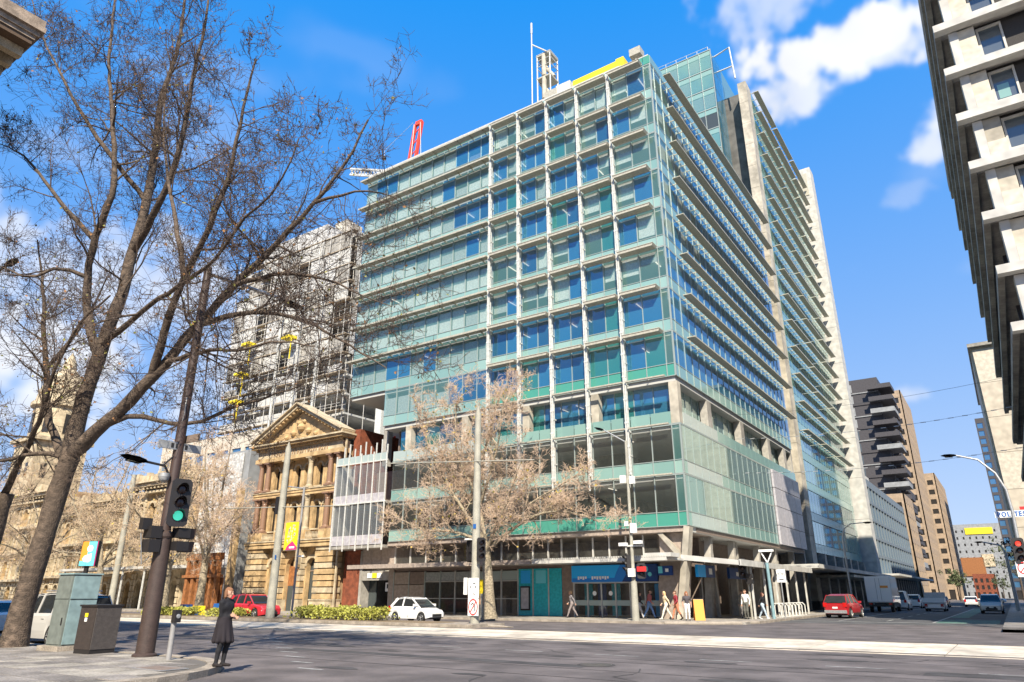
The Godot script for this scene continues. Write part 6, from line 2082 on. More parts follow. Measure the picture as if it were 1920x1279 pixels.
	lp.tube(PackedVector3Array([V(0, 0, 0), V(0, 2.3, 0), V(0, 2.35, 0), V(0, 11.4, 0)]), PackedFloat32Array([0.24, 0.2, 0.12, 0.09]), 10)
	obj("pole_shaft", lp.mesh(), M.pale_pole, l)
	rodp(l, "lamp_arm", V(0, 11.3, 0), V(-1.7, 12.4, 0), 0.05, M.galv, 6)
	lamp_head(l, V(-1.6, 12.35, 0), V(-1, 0.35, 0), M.galv, 0.8)
	signal_head(l, V(-0.42, 3.4, 0.05), -0.9, -1, M.signal_black)
	signal_head(l, V(0.62, 2.95, 0.1), 0.4, -1, M.signal_black, 2)
	bx(l, "red_display", V(0.75, 3.05, 0.35), V(0.62, 0.3, 0.06), M.sign_red)
	for q in [[-0.3, 8.8, 0.35, 0.5], [0.35, 8.7, 0.3, 0.5], [0.25, 5.6, 0.35, 0.6], [-0.2, 5.9, 0.25, 0.3]]:
		bx(l, "equipment_box", V(q[0], q[1], 0.1), V(q[2], q[3], 0.3), M.sign_white)
	for q in [[0.55, 4.7], [-0.5, 4.6]]:
		bx(l, "camera", V(q[0], q[1], 0.2), V(0.55, 0.2, 0.25), M.sign_white)
	bx(l, "cross_bracket", V(0.1, 4.5, 0.1), V(1.3, 0.1, 0.1), M.white_steel)
	bx(l, "control_box", V(0.0, 2.85, 0.22), V(0.42, 0.5, 0.25), M.sign_white)
	# yellow bus stop post
	var y := thing("bus_stop_post", "yellow topped bus stop post by the white hatchback", "sign", V(-31.7, 0.13, -42.9))
	rodp(y, "post", V(0, 0, 0), V(0, 1.6, 0), 0.17, M.pale_pole, 10)
	bx(y, "flag", V(0.05, 2.0, 0), V(0.62, 1.1, 0.2), M.sign_yellow)
	bx(y, "panel", V(0.05, 1.15, 0), V(0.55, 0.55, 0.22), M.sign_orange)
	# pedestrian signal on the far corner
	var pe := thing("signal_pole", "slim pole with glowing red signal on the far corner pavement", "traffic light", V(-14.75, 0.13, -50.2))
	rodp(pe, "post", V(0, 0, 0), V(0, 3.4, 0), 0.075, M.pale_pole, 8)
	signal_head(pe, V(-0.25, 3.2, 0.22), 0.5, 0, M.signal_black)
	var pv := MB.new()
	pv.span(V(0.02, 2.2, 0.05), V(0.4, 2.5, 0.5))
	pv.span(V(0.02, 2.55, 0.05), V(0.4, 2.85, 0.5))
	obj("walk_signal", pv.mesh(), M.signal_black, pe)
	# teal pole with inverted triangle top, bicycle sign, racks
	var tp := thing("wayfinding_pole", "teal pole with a white inverted triangle frame on top", "pole", V(-13.7, 0.13, -51.6))
	rodp(tp, "post", V(0, 0, 0), V(-0.05, 3.6, 0), 0.11, M.teal_pole, 10)
	var tt := MB.new()
	tt.bar(V(0, 3.6, 0), V(-0.42, 4.4, 0), 0.07, 0.07)
	tt.bar(V(0, 3.6, 0), V(0.42, 4.4, 0), 0.07, 0.07)
	tt.bar(V(-0.48, 4.4, 0), V(0.48, 4.4, 0), 0.14, 0.3)
	obj("triangle_frame", tt.mesh(), M.sign_white, tp)
	var bs := thing("bicycle_sign", "white bicycle sign on a thin grey post", "sign", V(-13.2, 0.13, -52.6))
	rodp(bs, "post", V(0, 0, 0), V(0, 2.4, 0), 0.04, M.galv, 6)
	bx(bs, "plate", V(0.05, 2.75, 0), V(0.6, 0.85, 0.03), M.sign_white)
	var bi := MB.new()
	for w in [-0.14, 0.2]:
		for i in 10:
			var a0 := TAU * i / 10
			var a1 := TAU * (i + 1) / 10
			bi.bar(V(w + cos(a0) * 0.1, 2.82 + sin(a0) * 0.1, 0.022), V(w + cos(a1) * 0.1, 2.82 + sin(a1) * 0.1, 0.022), 0.02, 0.01)
	bi.bar(V(-0.14, 2.82, 0.022), V(0.0, 3.0, 0.022), 0.02, 0.01)
	bi.bar(V(0.0, 3.0, 0.022), V(0.2, 2.82, 0.022), 0.02, 0.01)
	bi.bar(V(-0.1, 2.53, 0.022), V(0.2, 2.53, 0.022), 0.06, 0.01)
	obj("bicycle_mark", bi.mesh(), M.sign_black, bs)
	for i in 8:
		var rk := thing("bicycle_rack", ["white hoop bicycle rack nearest the teal pole", "second white hoop bicycle rack from the teal pole", "third white hoop bicycle rack from the teal pole", "fourth white hoop bicycle rack from the teal pole", "fifth white hoop bicycle rack from the teal pole", "sixth white hoop bicycle rack from the teal pole", "seventh white hoop bicycle rack from the teal pole", "last white hoop bicycle rack, farthest from the teal pole"][i], "bicycle rack", V(-14.4, 0.13, -55.0 - 1.05 * i), 0.0, "hoop racks under the side canopy")
		var rm := MB.new()
		rm.tube(PackedVector3Array([V(-0.35, 0, 0), V(-0.35, 0.75, 0), V(-0.2, 0.92, 0), V(0.2, 0.92, 0), V(0.35, 0.75, 0), V(0.35, 0, 0)]), PackedFloat32Array([0.045, 0.045, 0.045, 0.045, 0.045, 0.045]), 6)
		obj("hoop", rm.mesh(), M.white_steel, rk)
		bx(rk, "foot", V(0, 0.01, 0), V(0.9, 0.02, 0.12), M.white_steel)
	# side street lamps
	var s1 := thing("street_lamp", "grey curved arm street lamp on the left kerb of the side street", "street lamp", V(-12.7, 0.13, -75.5))
	var sm := MB.new()
	sm.tube(PackedVector3Array([V(0, 0, 0), V(0, 6.6, 0), V(0.25, 7.5, 0), V(0.9, 7.95, 0), V(2.0, 8.0, 0)]), PackedFloat32Array([0.12, 0.08, 0.06, 0.05, 0.05]), 8)
	obj("pole", sm.mesh(), M.galv, s1)
	lamp_head(s1, V(2.0, 8.0, 0), V(1, 0, 0), M.galv, 0.8)
	var s2 := thing("street_lamp", "white curved lamp and signal pole at the right edge", "street lamp", V(0.55, 0.13, -46.0))
	var sm2 := MB.new()
	sm2.tube(PackedVector3Array([V(0, 0, 0), V(0.2, 5.7, 0), V(0.15, 6.8, 0), V(-0.15, 7.7, 0), V(-0.8, 8.5, 0), V(-1.8, 8.85, 0)]), PackedFloat32Array([0.11, 0.08, 0.07, 0.06, 0.05, 0.05]), 8)
	obj("pole", sm2.mesh(), M.galv, s2)
	lamp_head(s2, V(-1.75, 8.85, 0), V(-1, 0.06, 0), M.galv, 0.75)
	signal_head(s2, V(0.1, 3.65, 0.3), 0.15, 0, M.signal_black)
	bx(s2, "sign_plate", V(0.1, 2.75, 0.3), V(0.62, 0.75, 0.03), M.sign_white)
	var rg2 := obj("prohibition_ring", rg.mesh(), M.sign_red, s2)
	rg2.transform = Transform3D(Basis().scaled(V(0.8, 0.7, 1)), V(0.1, 2.8, 0.32))
	var s3 := thing("street_lamp", "thin grey lamp pole with slanting arm beyond the right signal", "street lamp", V(0.05, 0.13, -90))
	var sm3 := MB.new()
	sm3.tube(PackedVector3Array([V(0, 0, 0), V(0, 5.6, 0), V(-0.3, 6.3, 0), V(-1.8, 6.7, 0)]), PackedFloat32Array([0.2, 0.14, 0.08, 0.06]), 8)
	obj("pole", sm3.mesh(), M.galv, s3)
	lamp_head(s3, V(-1.7, 6.7, 0), V(-1, 0, 0), M.galv, 0.8)
	# name sign standing out over the right pavement
	var ps := thing("shop_sign", "white projecting sign with blue POLITES lettering at the right edge", "sign", V(0.02, 5.75, -47.0))
	bx(ps, "board", V(0.68, 0, 0), V(1.5, 0.34, 0.08), M.sign_white)
	text(ps, "POLITES", V(0.68, -0.005, 0.05), 0.26, M.sign_blue, 0.0, 0.02)
	rodp(ps, "bracket", V(1.4, 0, 0), V(2.85, 0.0, 0), 0.04, M.galv, 6)
	bx(ps, "red_cap", V(1.3, 0.28, 0), V(0.4, 0.16, 0.06), M.sign_red)
	# overhead wires with spacers
	for w in [[14.3, -60.0, "upper street wire with dashes crossing the side street"], [11.45, -60.5, "lower street wire with dashes crossing the side street"], [16.0, -58.0, "high thin wire crossing towards the office corner"]]:
		var wo := thing("overhead_wire", w[2], "wire", V(-7.4, w[0], w[1]))
		var wm := MB.new()
		var pts := PackedVector3Array()
		var rad := PackedFloat32Array()
		for i in 13:
			var t := i / 12.0
			pts.append(V(-9.9 + 20.0 * t, -0.5 * 4 * t * (1 - t), 0))
			rad.append(0.012)
		wm.tube(pts, rad, 4)
		obj("cable", wm.mesh(), M.wire, wo)
		if w[0] < 15.5:
			var wd := MB.new()
			for i in 22:
				var t := (i + 0.5) / 22.0
				var x := -9.9 + 20.0 * t
				wd.box(V(x, -2.0 * t * (1 - t), 0), V(0.36, 0.05, 0.05))
			obj("spacers", wd.mesh(), M.galv, wo, true)
	# blue and yellow stall boxes by the red car
	rng.seed = 77
	for q in [[-57.2, 0.9, M.sign_blue, "low blue barrier box behind the near signal pole"], [-55.4, 0.8, M.sign_yellow, "yellow topped barrier box left of the red car"], [-52.6, 1.0, M.sign_blue, "pair of blue barrier boxes beside the red car"], [-51.2, 0.9, M.sign_yellow, "yellow and blue barrier box touching the red car"]]:
		var bb := thing("barrier_box", q[3], "barrier", V(q[0], 0.0, -36.0), 0.0, "coloured barrier boxes on the avenue")
		var bm := MB.new()
		bm.prism(PackedVector2Array([Vector2(-0.55, 0), Vector2(0.55, 0), Vector2(0.4, q[1]), Vector2(-0.4, q[1])]), -0.3, 0.3)
		obj("body", bm.mesh(), q[2], bb)
		bx(bb, "band", V(0, 0.25, 0.305), V(0.9, 0.25, 0.012), M.sign_blue if q[2] == M.sign_yellow else M.sign_white)

func interp(tab: Array, x: float) -> float:
	for i in tab.size() - 1:
		if x <= tab[i + 1][0]:
			var t: float = (x - tab[i][0]) / maxf(tab[i + 1][0] - tab[i][0], 1e-5)
			t = t * t * (3 - 2 * t) if tab[i].size() > 2 else t
			return lerpf(tab[i][1], tab[i + 1][1], clampf(t, 0, 1))
	return tab[-1][1]

# car length L along +x (front), width W. deck = lower body top line, roof = greenhouse top line, both as [x, y] tables from rear to front
func car(called: String, label: String, cat: String, at: Vector3, turn: float, L: float, W: float, paint: Material, deck: Array, roof: Array, wheels: Array, R: float, glassx: Array, grp := "", clad := false) -> Node3D:
	var o := thing(called, label, cat, at, turn, grp)
	var m := MB.new()
	var n := 60
	var hw := W / 2
	var low := 0.22
	var sect := []
	for i in n + 1:
		var x := -L / 2 + L * i / n
		var e := absf(x) / (L / 2)
		var w := hw * (1.0 - 0.10 * pow(e, 6.0) - 0.05 * pow(e, 2.0))
		if e > 0.96:
			w *= 1.0 - (e - 0.96) * 3.0
		var yb := low + 0.10 * pow(e, 8.0)
		for wx in wheels:
			var dx: float = x - wx
			var rr := R * 1.16
			if absf(dx) < rr:
				yb = maxf(yb, R + sqrt(rr * rr - dx * dx))
		var yt := interp(deck, x)
		yb = minf(yb, yt - 0.06)
		var ym := lerpf(maxf(yb, low), yt, 0.62)
		sect.append([V(x, yb, w * 0.96), V(x, lerpf(yb, ym, 0.5), w), V(x, ym, w), V(x, lerpf(ym, yt, 0.7), w * 0.975), V(x, yt, w * 0.90), V(x, yt + 0.02, 0.0)])
	for i in n:
		for j in 5:
			for s in [1, -1]:
				var a: Vector3 = sect[i][j]
				var b: Vector3 = sect[i + 1][j]
				var c: Vector3 = sect[i + 1][j + 1]
				var d: Vector3 = sect[i][j + 1]
				if s == -1:
					a.z *= -1
					b.z *= -1
					c.z *= -1
					d.z *= -1
					m.quad(b, a, d, c)
				else:
					m.quad(a, b, c, d)
	for q in [0, n]:
		for j in 5:
			var a: Vector3 = sect[q][j]
			var b: Vector3 = sect[q][j + 1]
			var a2 := V(a.x, a.y, -a.z)
			var b2 := V(b.x, b.y, -b.z)
			if q == 0:
				m.quad(a2, a, b, b2)
			else:
				m.quad(a, a2, b2, b)
	obj("body", m.mesh(), paint, o)
	# greenhouse: roof skin and pillars over a dark glass volume
	var x0: float = roof[0][0]
	var x1: float = roof[-1][0]
	var g := MB.new()
	var rsk := MB.new()
	var prev := []
	var k := 34
	var tops := []
	for i in k + 1:
		var x := x0 + (x1 - x0) * i / k
		var yt := interp(roof, x)
		var yb := interp(deck, x) - 0.03
		yt = maxf(yt, yb + 0.01)
		var wb := hw * 0.885
		var f := clampf((yt - yb) / 0.62, 0, 1)
		var wt := lerpf(wb, hw * 0.70, f)
		tops.append([x, yb, yt, wb, wt])
	for i in k:
		var a: Array = tops[i]
		var b: Array = tops[i + 1]
		for s in [1, -1]:
			var p0 := V(a[0], a[1], s * a[3])
			var p1 := V(b[0], b[1], s * b[3])
			var p2 := V(b[0], b[2], s * b[4])
			var p3 := V(a[0], a[2], s * a[4])
			if s == 1:
				g.quad(p0, p1, p2, p3)
			else:
				g.quad(p1, p0, p3, p2)
		g.quad(V(a[0], a[2], a[4]), V(b[0], b[2], b[4]), V(b[0], b[2], -b[4]), V(a[0], a[2], -a[4]))
	obj("glasshouse", g.mesh(), M.car_glass, o)
	# roof panel where it is highest, pillars at the given x
	var hi := 0.0
	for t in tops:
		hi = maxf(hi, t[2])
	var rl := []
	for t in tops:
		if t[2] > hi - 0.16:
			rl.append(t)
	for i in rl.size() - 1:
		var a: Array = rl[i]
		var b: Array = rl[i + 1]
		rsk.quad(V(a[0], a[2] + 0.02, a[4] * 0.97), V(b[0], b[2] + 0.02, b[4] * 0.97), V(b[0], b[2] + 0.02, -b[4] * 0.97), V(a[0], a[2] + 0.02, -a[4] * 0.97))
		for s in [1, -1]:
			var q := [V(a[0], a[2] + 0.02, s * a[4] * 0.97), V(b[0], b[2] + 0.02, s * b[4] * 0.97), V(b[0], b[2] - 0.06, s * (b[4] + 0.02)), V(a[0], a[2] - 0.06, s * (a[4] + 0.02))]
			if s == 1:
				rsk.quad(q[3], q[2], q[1], q[0])
			else:
				rsk.quad(q[0], q[1], q[2], q[3])
	obj("roof", rsk.mesh(), paint, o)
	for px in glassx:
		for s in [1, -1]:
			var pb := MB.new()
			var yb := interp(deck, px[0]) - 0.03
			var yt := interp(roof, px[1])
			var f := clampf((yt - (interp(deck, px[1]) - 0.03)) / 0.62, 0, 1)
			pb.bar(V(px[0], yb, s * (hw * 0.89)), V(px[1], yt, s * (lerpf(hw * 0.885, hw * 0.70, f) + 0.012)), px[2], 0.035)
			obj("pillar", pb.mesh(), paint, o)
	# wheels
	for wx in wheels:
		for s in [1, -1]:
			var wh := Node3D.new()
			wh.name = "wheel"
			o.add_child(wh, true)
			wh.transform = Transform3D(Basis(V(1, 0, 0), PI / 2 * s), V(wx, R, s * (hw - 0.12)))
			var ty := MB.new()
			ty.lathe(PackedVector2Array([Vector2(R * 0.66, -0.10), Vector2(R * 0.94, -0.11), Vector2(R, -0.07), Vector2(R, 0.07), Vector2(R * 0.94, 0.11), Vector2(R * 0.66, 0.10), Vector2(0, 0.06)]), 20)
			obj("tyre", ty.mesh(), M.tyre, wh)
			var rm := MB.new()
			rm.lathe(PackedVector2Array([Vector2(R * 0.66, 0.09), Vector2(R * 0.62, 0.105), Vector2(R * 0.6, 0.09)]), 18)
			rm.lathe(PackedVector2Array([Vector2(0.07, 0.09), Vector2(0.06, 0.115), Vector2(0, 0.12)]), 10)
			for q in 5:
				var an := TAU * q / 5
				rm.bar(V(0, 0.1, 0), V(cos(an) * R * 0.63, 0.095, sin(an) * R * 0.63), 0.075, 0.02)
			obj("rim", rm.mesh(), M.rim, wh)
	# dark inner arches and floor
	var un := MB.new()
	un.span(V(-L / 2 + 0.15, 0.20, -hw + 0.28), V(L / 2 - 0.15, 0.6, hw - 0.28))
	obj("underbody", un.mesh(), M.car_trim, o)
	# lights, plates, grille, mirrors
	var yf := interp(deck, L / 2 - 0.12)
	var yr := interp(deck, -L / 2 + 0.12)
	for s in [1, -1]:
		var hl := MB.new()
		hl.prism(PackedVector2Array([Vector2(-0.22, -0.06), Vector2(0.2, -0.08), Vector2(0.22, 0.05), Vector2(-0.1, 0.10)]), -0.05, 0.05)
		var ho := obj("headlight", hl.mesh(), M.head_clear, o)
		ho.transform = Transform3D(Basis(Vector3.UP, PI / 2 - 0.25 * s), V(L / 2 - 0.10, yf - 0.14, s * hw * 0.68))
		bx(o, "tail_light", V(-L / 2 + 0.05, minf(yr - 0.12, 0.98), s * hw * 0.77), V(0.14, 0.30, 0.26), M.tail_red)
		var mi := MB.new()
		mi.obox(V(x1 - 0.42, interp(deck, x1 - 0.42) + 0.10, s * (hw + 0.06)), V(0.14, 0.15, 0.22), Basis())
		obj("mirror", mi.mesh(), paint, o)
		bx(o, "door_handle", V(x0 + (x1 - x0) * 0.42, interp(deck, 0.0) - 0.16, s * (hw * 0.985)), V(0.2, 0.035, 0.04), paint)
		var dl := MB.new()
		dl.span(V(-0.006, 0.3, s * hw * 0.97), V(0.006, interp(deck, 0.0) - 0.08, s * hw * 1.003))
		obj("door_gap", dl.mesh(), M.car_trim, o)
		if clad:
			bx(o, "sill_trim", V(0, 0.3, s * hw * 0.985), V(L * 0.48, 0.16, 0.06), M.car_trim)
	bx(o, "grille", V(L / 2 - 0.03, yf - 0.22, 0), V(0.08, 0.14, hw * 0.8), M.car_trim)
	bx(o, "lower_grille", V(L / 2 - 0.02, 0.42, 0), V(0.08, 0.16, hw * 1.0), M.car_trim)
	bx(o, "number_plate", V(L / 2 + 0.01, 0.56, 0), V(0.03, 0.11, 0.36), M.plate)
	bx(o, "number_plate", V(-L / 2 - 0.01, minf(yr - 0.32, 0.74), 0), V(0.03, 0.12, 0.37), M.plate)
	bx(o, "rear_bumper", V(-L / 2 + 0.05, 0.46, 0), V(0.14, 0.22, W * 0.86), paint if not clad else M.galv)
	return o

func vehicles() -> void:
	# deck and roof lines
	var hatch_deck := [[-1.80, 0.88, 1], [-1.66, 0.94], [-0.6, 0.95], [0.75, 0.93, 1], [1.55, 0.74, 1], [1.80, 0.58]]
	var hatch_roof := [[-1.72, 0.98, 1], [-1.35, 1.40, 1], [-0.5, 1.50, 1], [0.1, 1.45, 1], [1.12, 0.92]]
	var suv_deck := [[-2.3, 0.98, 1], [-2.12, 1.06], [-0.5, 1.05], [0.95, 1.03, 1], [1.95, 0.92, 1], [2.3, 0.70]]
	var suv_roof := [[-2.22, 1.08, 1], [-1.75, 1.58, 1], [-0.5, 1.69, 1], [0.2, 1.66, 1], [1.25, 1.03]]
	var wag_deck := [[-2.35, 0.98, 1], [-2.18, 1.05], [-0.5, 1.04], [0.95, 1.02, 1], [1.95, 0.90, 1], [2.35, 0.70]]
	var wag_roof := [[-2.28, 1.06, 1], [-2.02, 1.60, 1], [-0.8, 1.72, 1], [0.2, 1.68, 1], [1.3, 1.02]]
	var sed_deck := [[-2.3, 0.90, 1], [-2.1, 0.98], [-1.3, 0.97], [0.95, 0.94, 1], [1.95, 0.84, 1], [2.3, 0.64]]
	var sed_roof := [[-1.75, 0.97, 1], [-0.9, 1.40, 1], [-0.2, 1.44, 1], [0.3, 1.40, 1], [1.2, 0.94]]
	var pil := [[-1.62, -1.1, 0.16], [-0.55, -0.5, 0.10], [1.05, 0.15, 0.09]]
	var spil := [[-2.05, -1.6, 0.22], [-1.05, -0.95, 0.10], [-0.05, -0.05, 0.10], [1.2, 0.3, 0.09]]
	car("hatchback", "small white hatchback waiting behind the median hedge", "car", V(-32.35, 0.0, -36.6), -0.05, 3.6, 1.66, M.paint_white, hatch_deck, hatch_roof, [-1.18, 1.15], 0.29, pil)
	car("suv", "red SUV driving along the avenue behind the woman", "car", V(-47.0, 0.0, -35.0), -0.04, 4.6, 1.85, M.paint_red, suv_deck, suv_roof, [-1.42, 1.42], 0.35, spil, "", true)
	var wg := car("station_wagon", "silver station wagon parked behind the cabinet and litter bin", "car", V(-29.15, 0.0, -13.35), PI, 4.7, 1.8, M.paint_silver, wag_deck, wag_roof, [-1.5, 1.45], 0.33, [[-2.2, -1.95, 0.18], [-1.2, -1.15, 0.10], [-0.1, -0.1, 0.10], [1.25, 0.35, 0.09]])
	for s in [-1, 1]:
		rodp(wg, "roof_bar", V(-1.7, 1.78, 0.52 * s), V(0.2, 1.78, 0.52 * s), 0.02, M.galv, 6)
	car("sedan", "white car parked at the far left edge behind the tree", "car", V(-35.6, 0.0, -13.5), PI, 4.6, 1.8, M.paint_white, sed_deck, sed_roof, [-1.4, 1.45], 0.33, [[-1.7, -0.9, 0.14], [-0.2, -0.2, 0.10], [1.15, 0.35, 0.09]])
	car("suv", "red SUV seen from behind on the left of the side street", "car", V(-11.1, 0.0, -62.0), PI / 2 - 0.10, 4.5, 1.84, M.paint_maroon, suv_deck, suv_roof, [-1.4, 1.42], 0.35, spil, "", true)
	# box truck, from behind
	var t := thing("box_truck", "white box truck parked on the left of the side street", "truck", V(-11.2, 0.0, -84.0), PI / 2)
	sp(t, "cargo_box", V(-2.2, 0.95, -1.15), V(2.6, 3.4, 1.15), M.paint_white)
	for s in [-1, 1]:
		sp(t, "rear_door", V(-2.24, 1.05, 0.04 * s), V(-2.205, 3.3, 1.1 * s), M.sign_white)
		bx(t, "tail_light", V(-2.2, 0.8, 0.9 * s), V(0.1, 0.16, 0.3), M.tail_red)
		rodp(t, "door_bar", V(-2.26, 1.1, 0.18 * s), V(-2.26, 3.2, 0.18 * s), 0.02, M.galv, 6)
		for wx in [-1.5, 3.2]:
			var ty := MB.new()
			ty.lathe(PackedVector2Array([Vector2(0.0, -0.14), Vector2(0.42, -0.14), Vector2(0.45, 0.0), Vector2(0.42, 0.14), Vector2(0.0, 0.12)]), 16)
			var w := obj("wheel", ty.mesh(), M.tyre, t)
			w.transform = Transform3D(Basis(V(1, 0, 0), PI / 2), V(wx, 0.45, 0.95 * s))
	bx(t, "door_stripe", V(-2.25, 2.4, 0.55), V(0.012, 0.22, 0.7), M.sign_orange)
	var cab := MB.new()
	cab.xf = Transform3D(Basis(), V(0, 0, 0))
	cab.prism(PackedVector2Array([Vector2(2.65, 0.5), Vector2(4.4, 0.5), Vector2(4.4, 1.3), Vector2(3.9, 2.35), Vector2(2.65, 2.45)]), -1.05, 1.05)
	obj("cab", cab.mesh(), M.paint_white, t)
	bx(t, "chassis", V(0.5, 0.72, 0), V(6.0, 0.3, 1.0), M.car_trim)
	bx(t, "rear_bumper", V(-2.2, 0.62, 0), V(0.12, 0.16, 2.1), M.car_trim)
	bx(t, "cab_window", V(3.3, 1.85, 0), V(0.9, 0.6, 2.12), M.car_glass)
	# van ahead of it
	var vd := [[-2.3, 1.05, 1], [-2.2, 1.1], [0.9, 1.08], [1.9, 0.95, 1], [2.3, 0.7]]
	var vr := [[-2.28, 1.2, 1], [-2.1, 1.95, 1], [-0.5, 2.05, 1], [0.6, 1.98, 1], [1.6, 1.1]]
	car("van", "small white van parked ahead of the box truck", "van", V(-10.9, 0.0, -95.0), PI / 2, 4.6, 1.85, M.paint_white, vd, vr, [-1.4, 1.45], 0.34, [[-2.1, -1.9, 0.5], [-1.2, -1.2, 0.9], [-0.3, -0.3, 0.6], [1.4, 0.7, 0.1]])
	# white utility with tray, from behind
	var u := car("utility_truck", "white flat tray utility driving away down the side street", "truck", V(-7.2, 0.0, -92.0), PI / 2, 5.2, 1.9, M.paint_white, [[-2.6, 0.72], [0.2, 0.72], [0.35, 1.15], [1.2, 1.12, 1], [2.2, 1.0, 1], [2.6, 0.75]], [[0.2, 1.2, 1], [0.45, 1.75, 1], [1.0, 1.78, 1], [1.9, 1.1]], [-1.5, 1.6], 0.38, [[0.35, 0.45, 0.16], [1.85, 1.05, 0.1]])
	sp(u, "tray", V(-2.65, 0.78, -1.0), V(0.15, 0.9, 1.0), M.galv)
	sp(u, "tray_side", V(-2.65, 0.9, -1.0), V(-2.58, 1.35, 1.0), M.sign_white)
	sp(u, "tray_side", V(-2.58, 0.9, 0.93), V(0.1, 1.35, 1.0), M.sign_white)
	sp(u, "tray_side", V(-2.58, 0.9, -1.0), V(0.1, 1.35, -0.93), M.sign_white)
	sp(u, "headboard", V(0.05, 0.9, -1.0), V(0.14, 1.9, 1.0), M.galv)
	# further traffic
	var sp3 := [[-1.7, -0.9, 0.14], [-0.2, -0.2, 0.10], [1.15, 0.35, 0.09]]
	car("sedan", "white car far down the side street in the middle lane", "car", V(-5.4, 0.0, -128.0), PI / 2, 4.5, 1.8, M.paint_white, sed_deck, sed_roof, [-1.4, 1.4], 0.33, sp3, "cars further down the side street")
	car("sedan", "dark car queued beyond the utility truck", "car", V(-8.6, 0.0, -120.0), PI / 2, 4.5, 1.8, M.paint_dark, sed_deck, sed_roof, [-1.4, 1.4], 0.33, sp3, "cars further down the side street")
	car("sedan", "white car crossing at the far end of the side street", "car", V(-4.0, 0.0, -190.0), 0.3, 4.5, 1.8, M.paint_white, sed_deck, sed_roof, [-1.4, 1.4], 0.33, sp3, "cars further down the side street")
	car("suv", "white SUV parked on the left kerb past the van", "car", V(-11.0, 0.0, -110.0), PI / 2, 4.5, 1.84, M.paint_white, suv_deck, suv_roof, [-1.4, 1.42], 0.35, spil, "cars further down the side street")
	car("suv", "grey oncoming car at the stop line on the right", "car", V(-2.0, 0.0, -84.0), -PI / 2, 4.6, 1.86, M.paint_silver, suv_deck, suv_roof, [-1.42, 1.42], 0.35, spil)

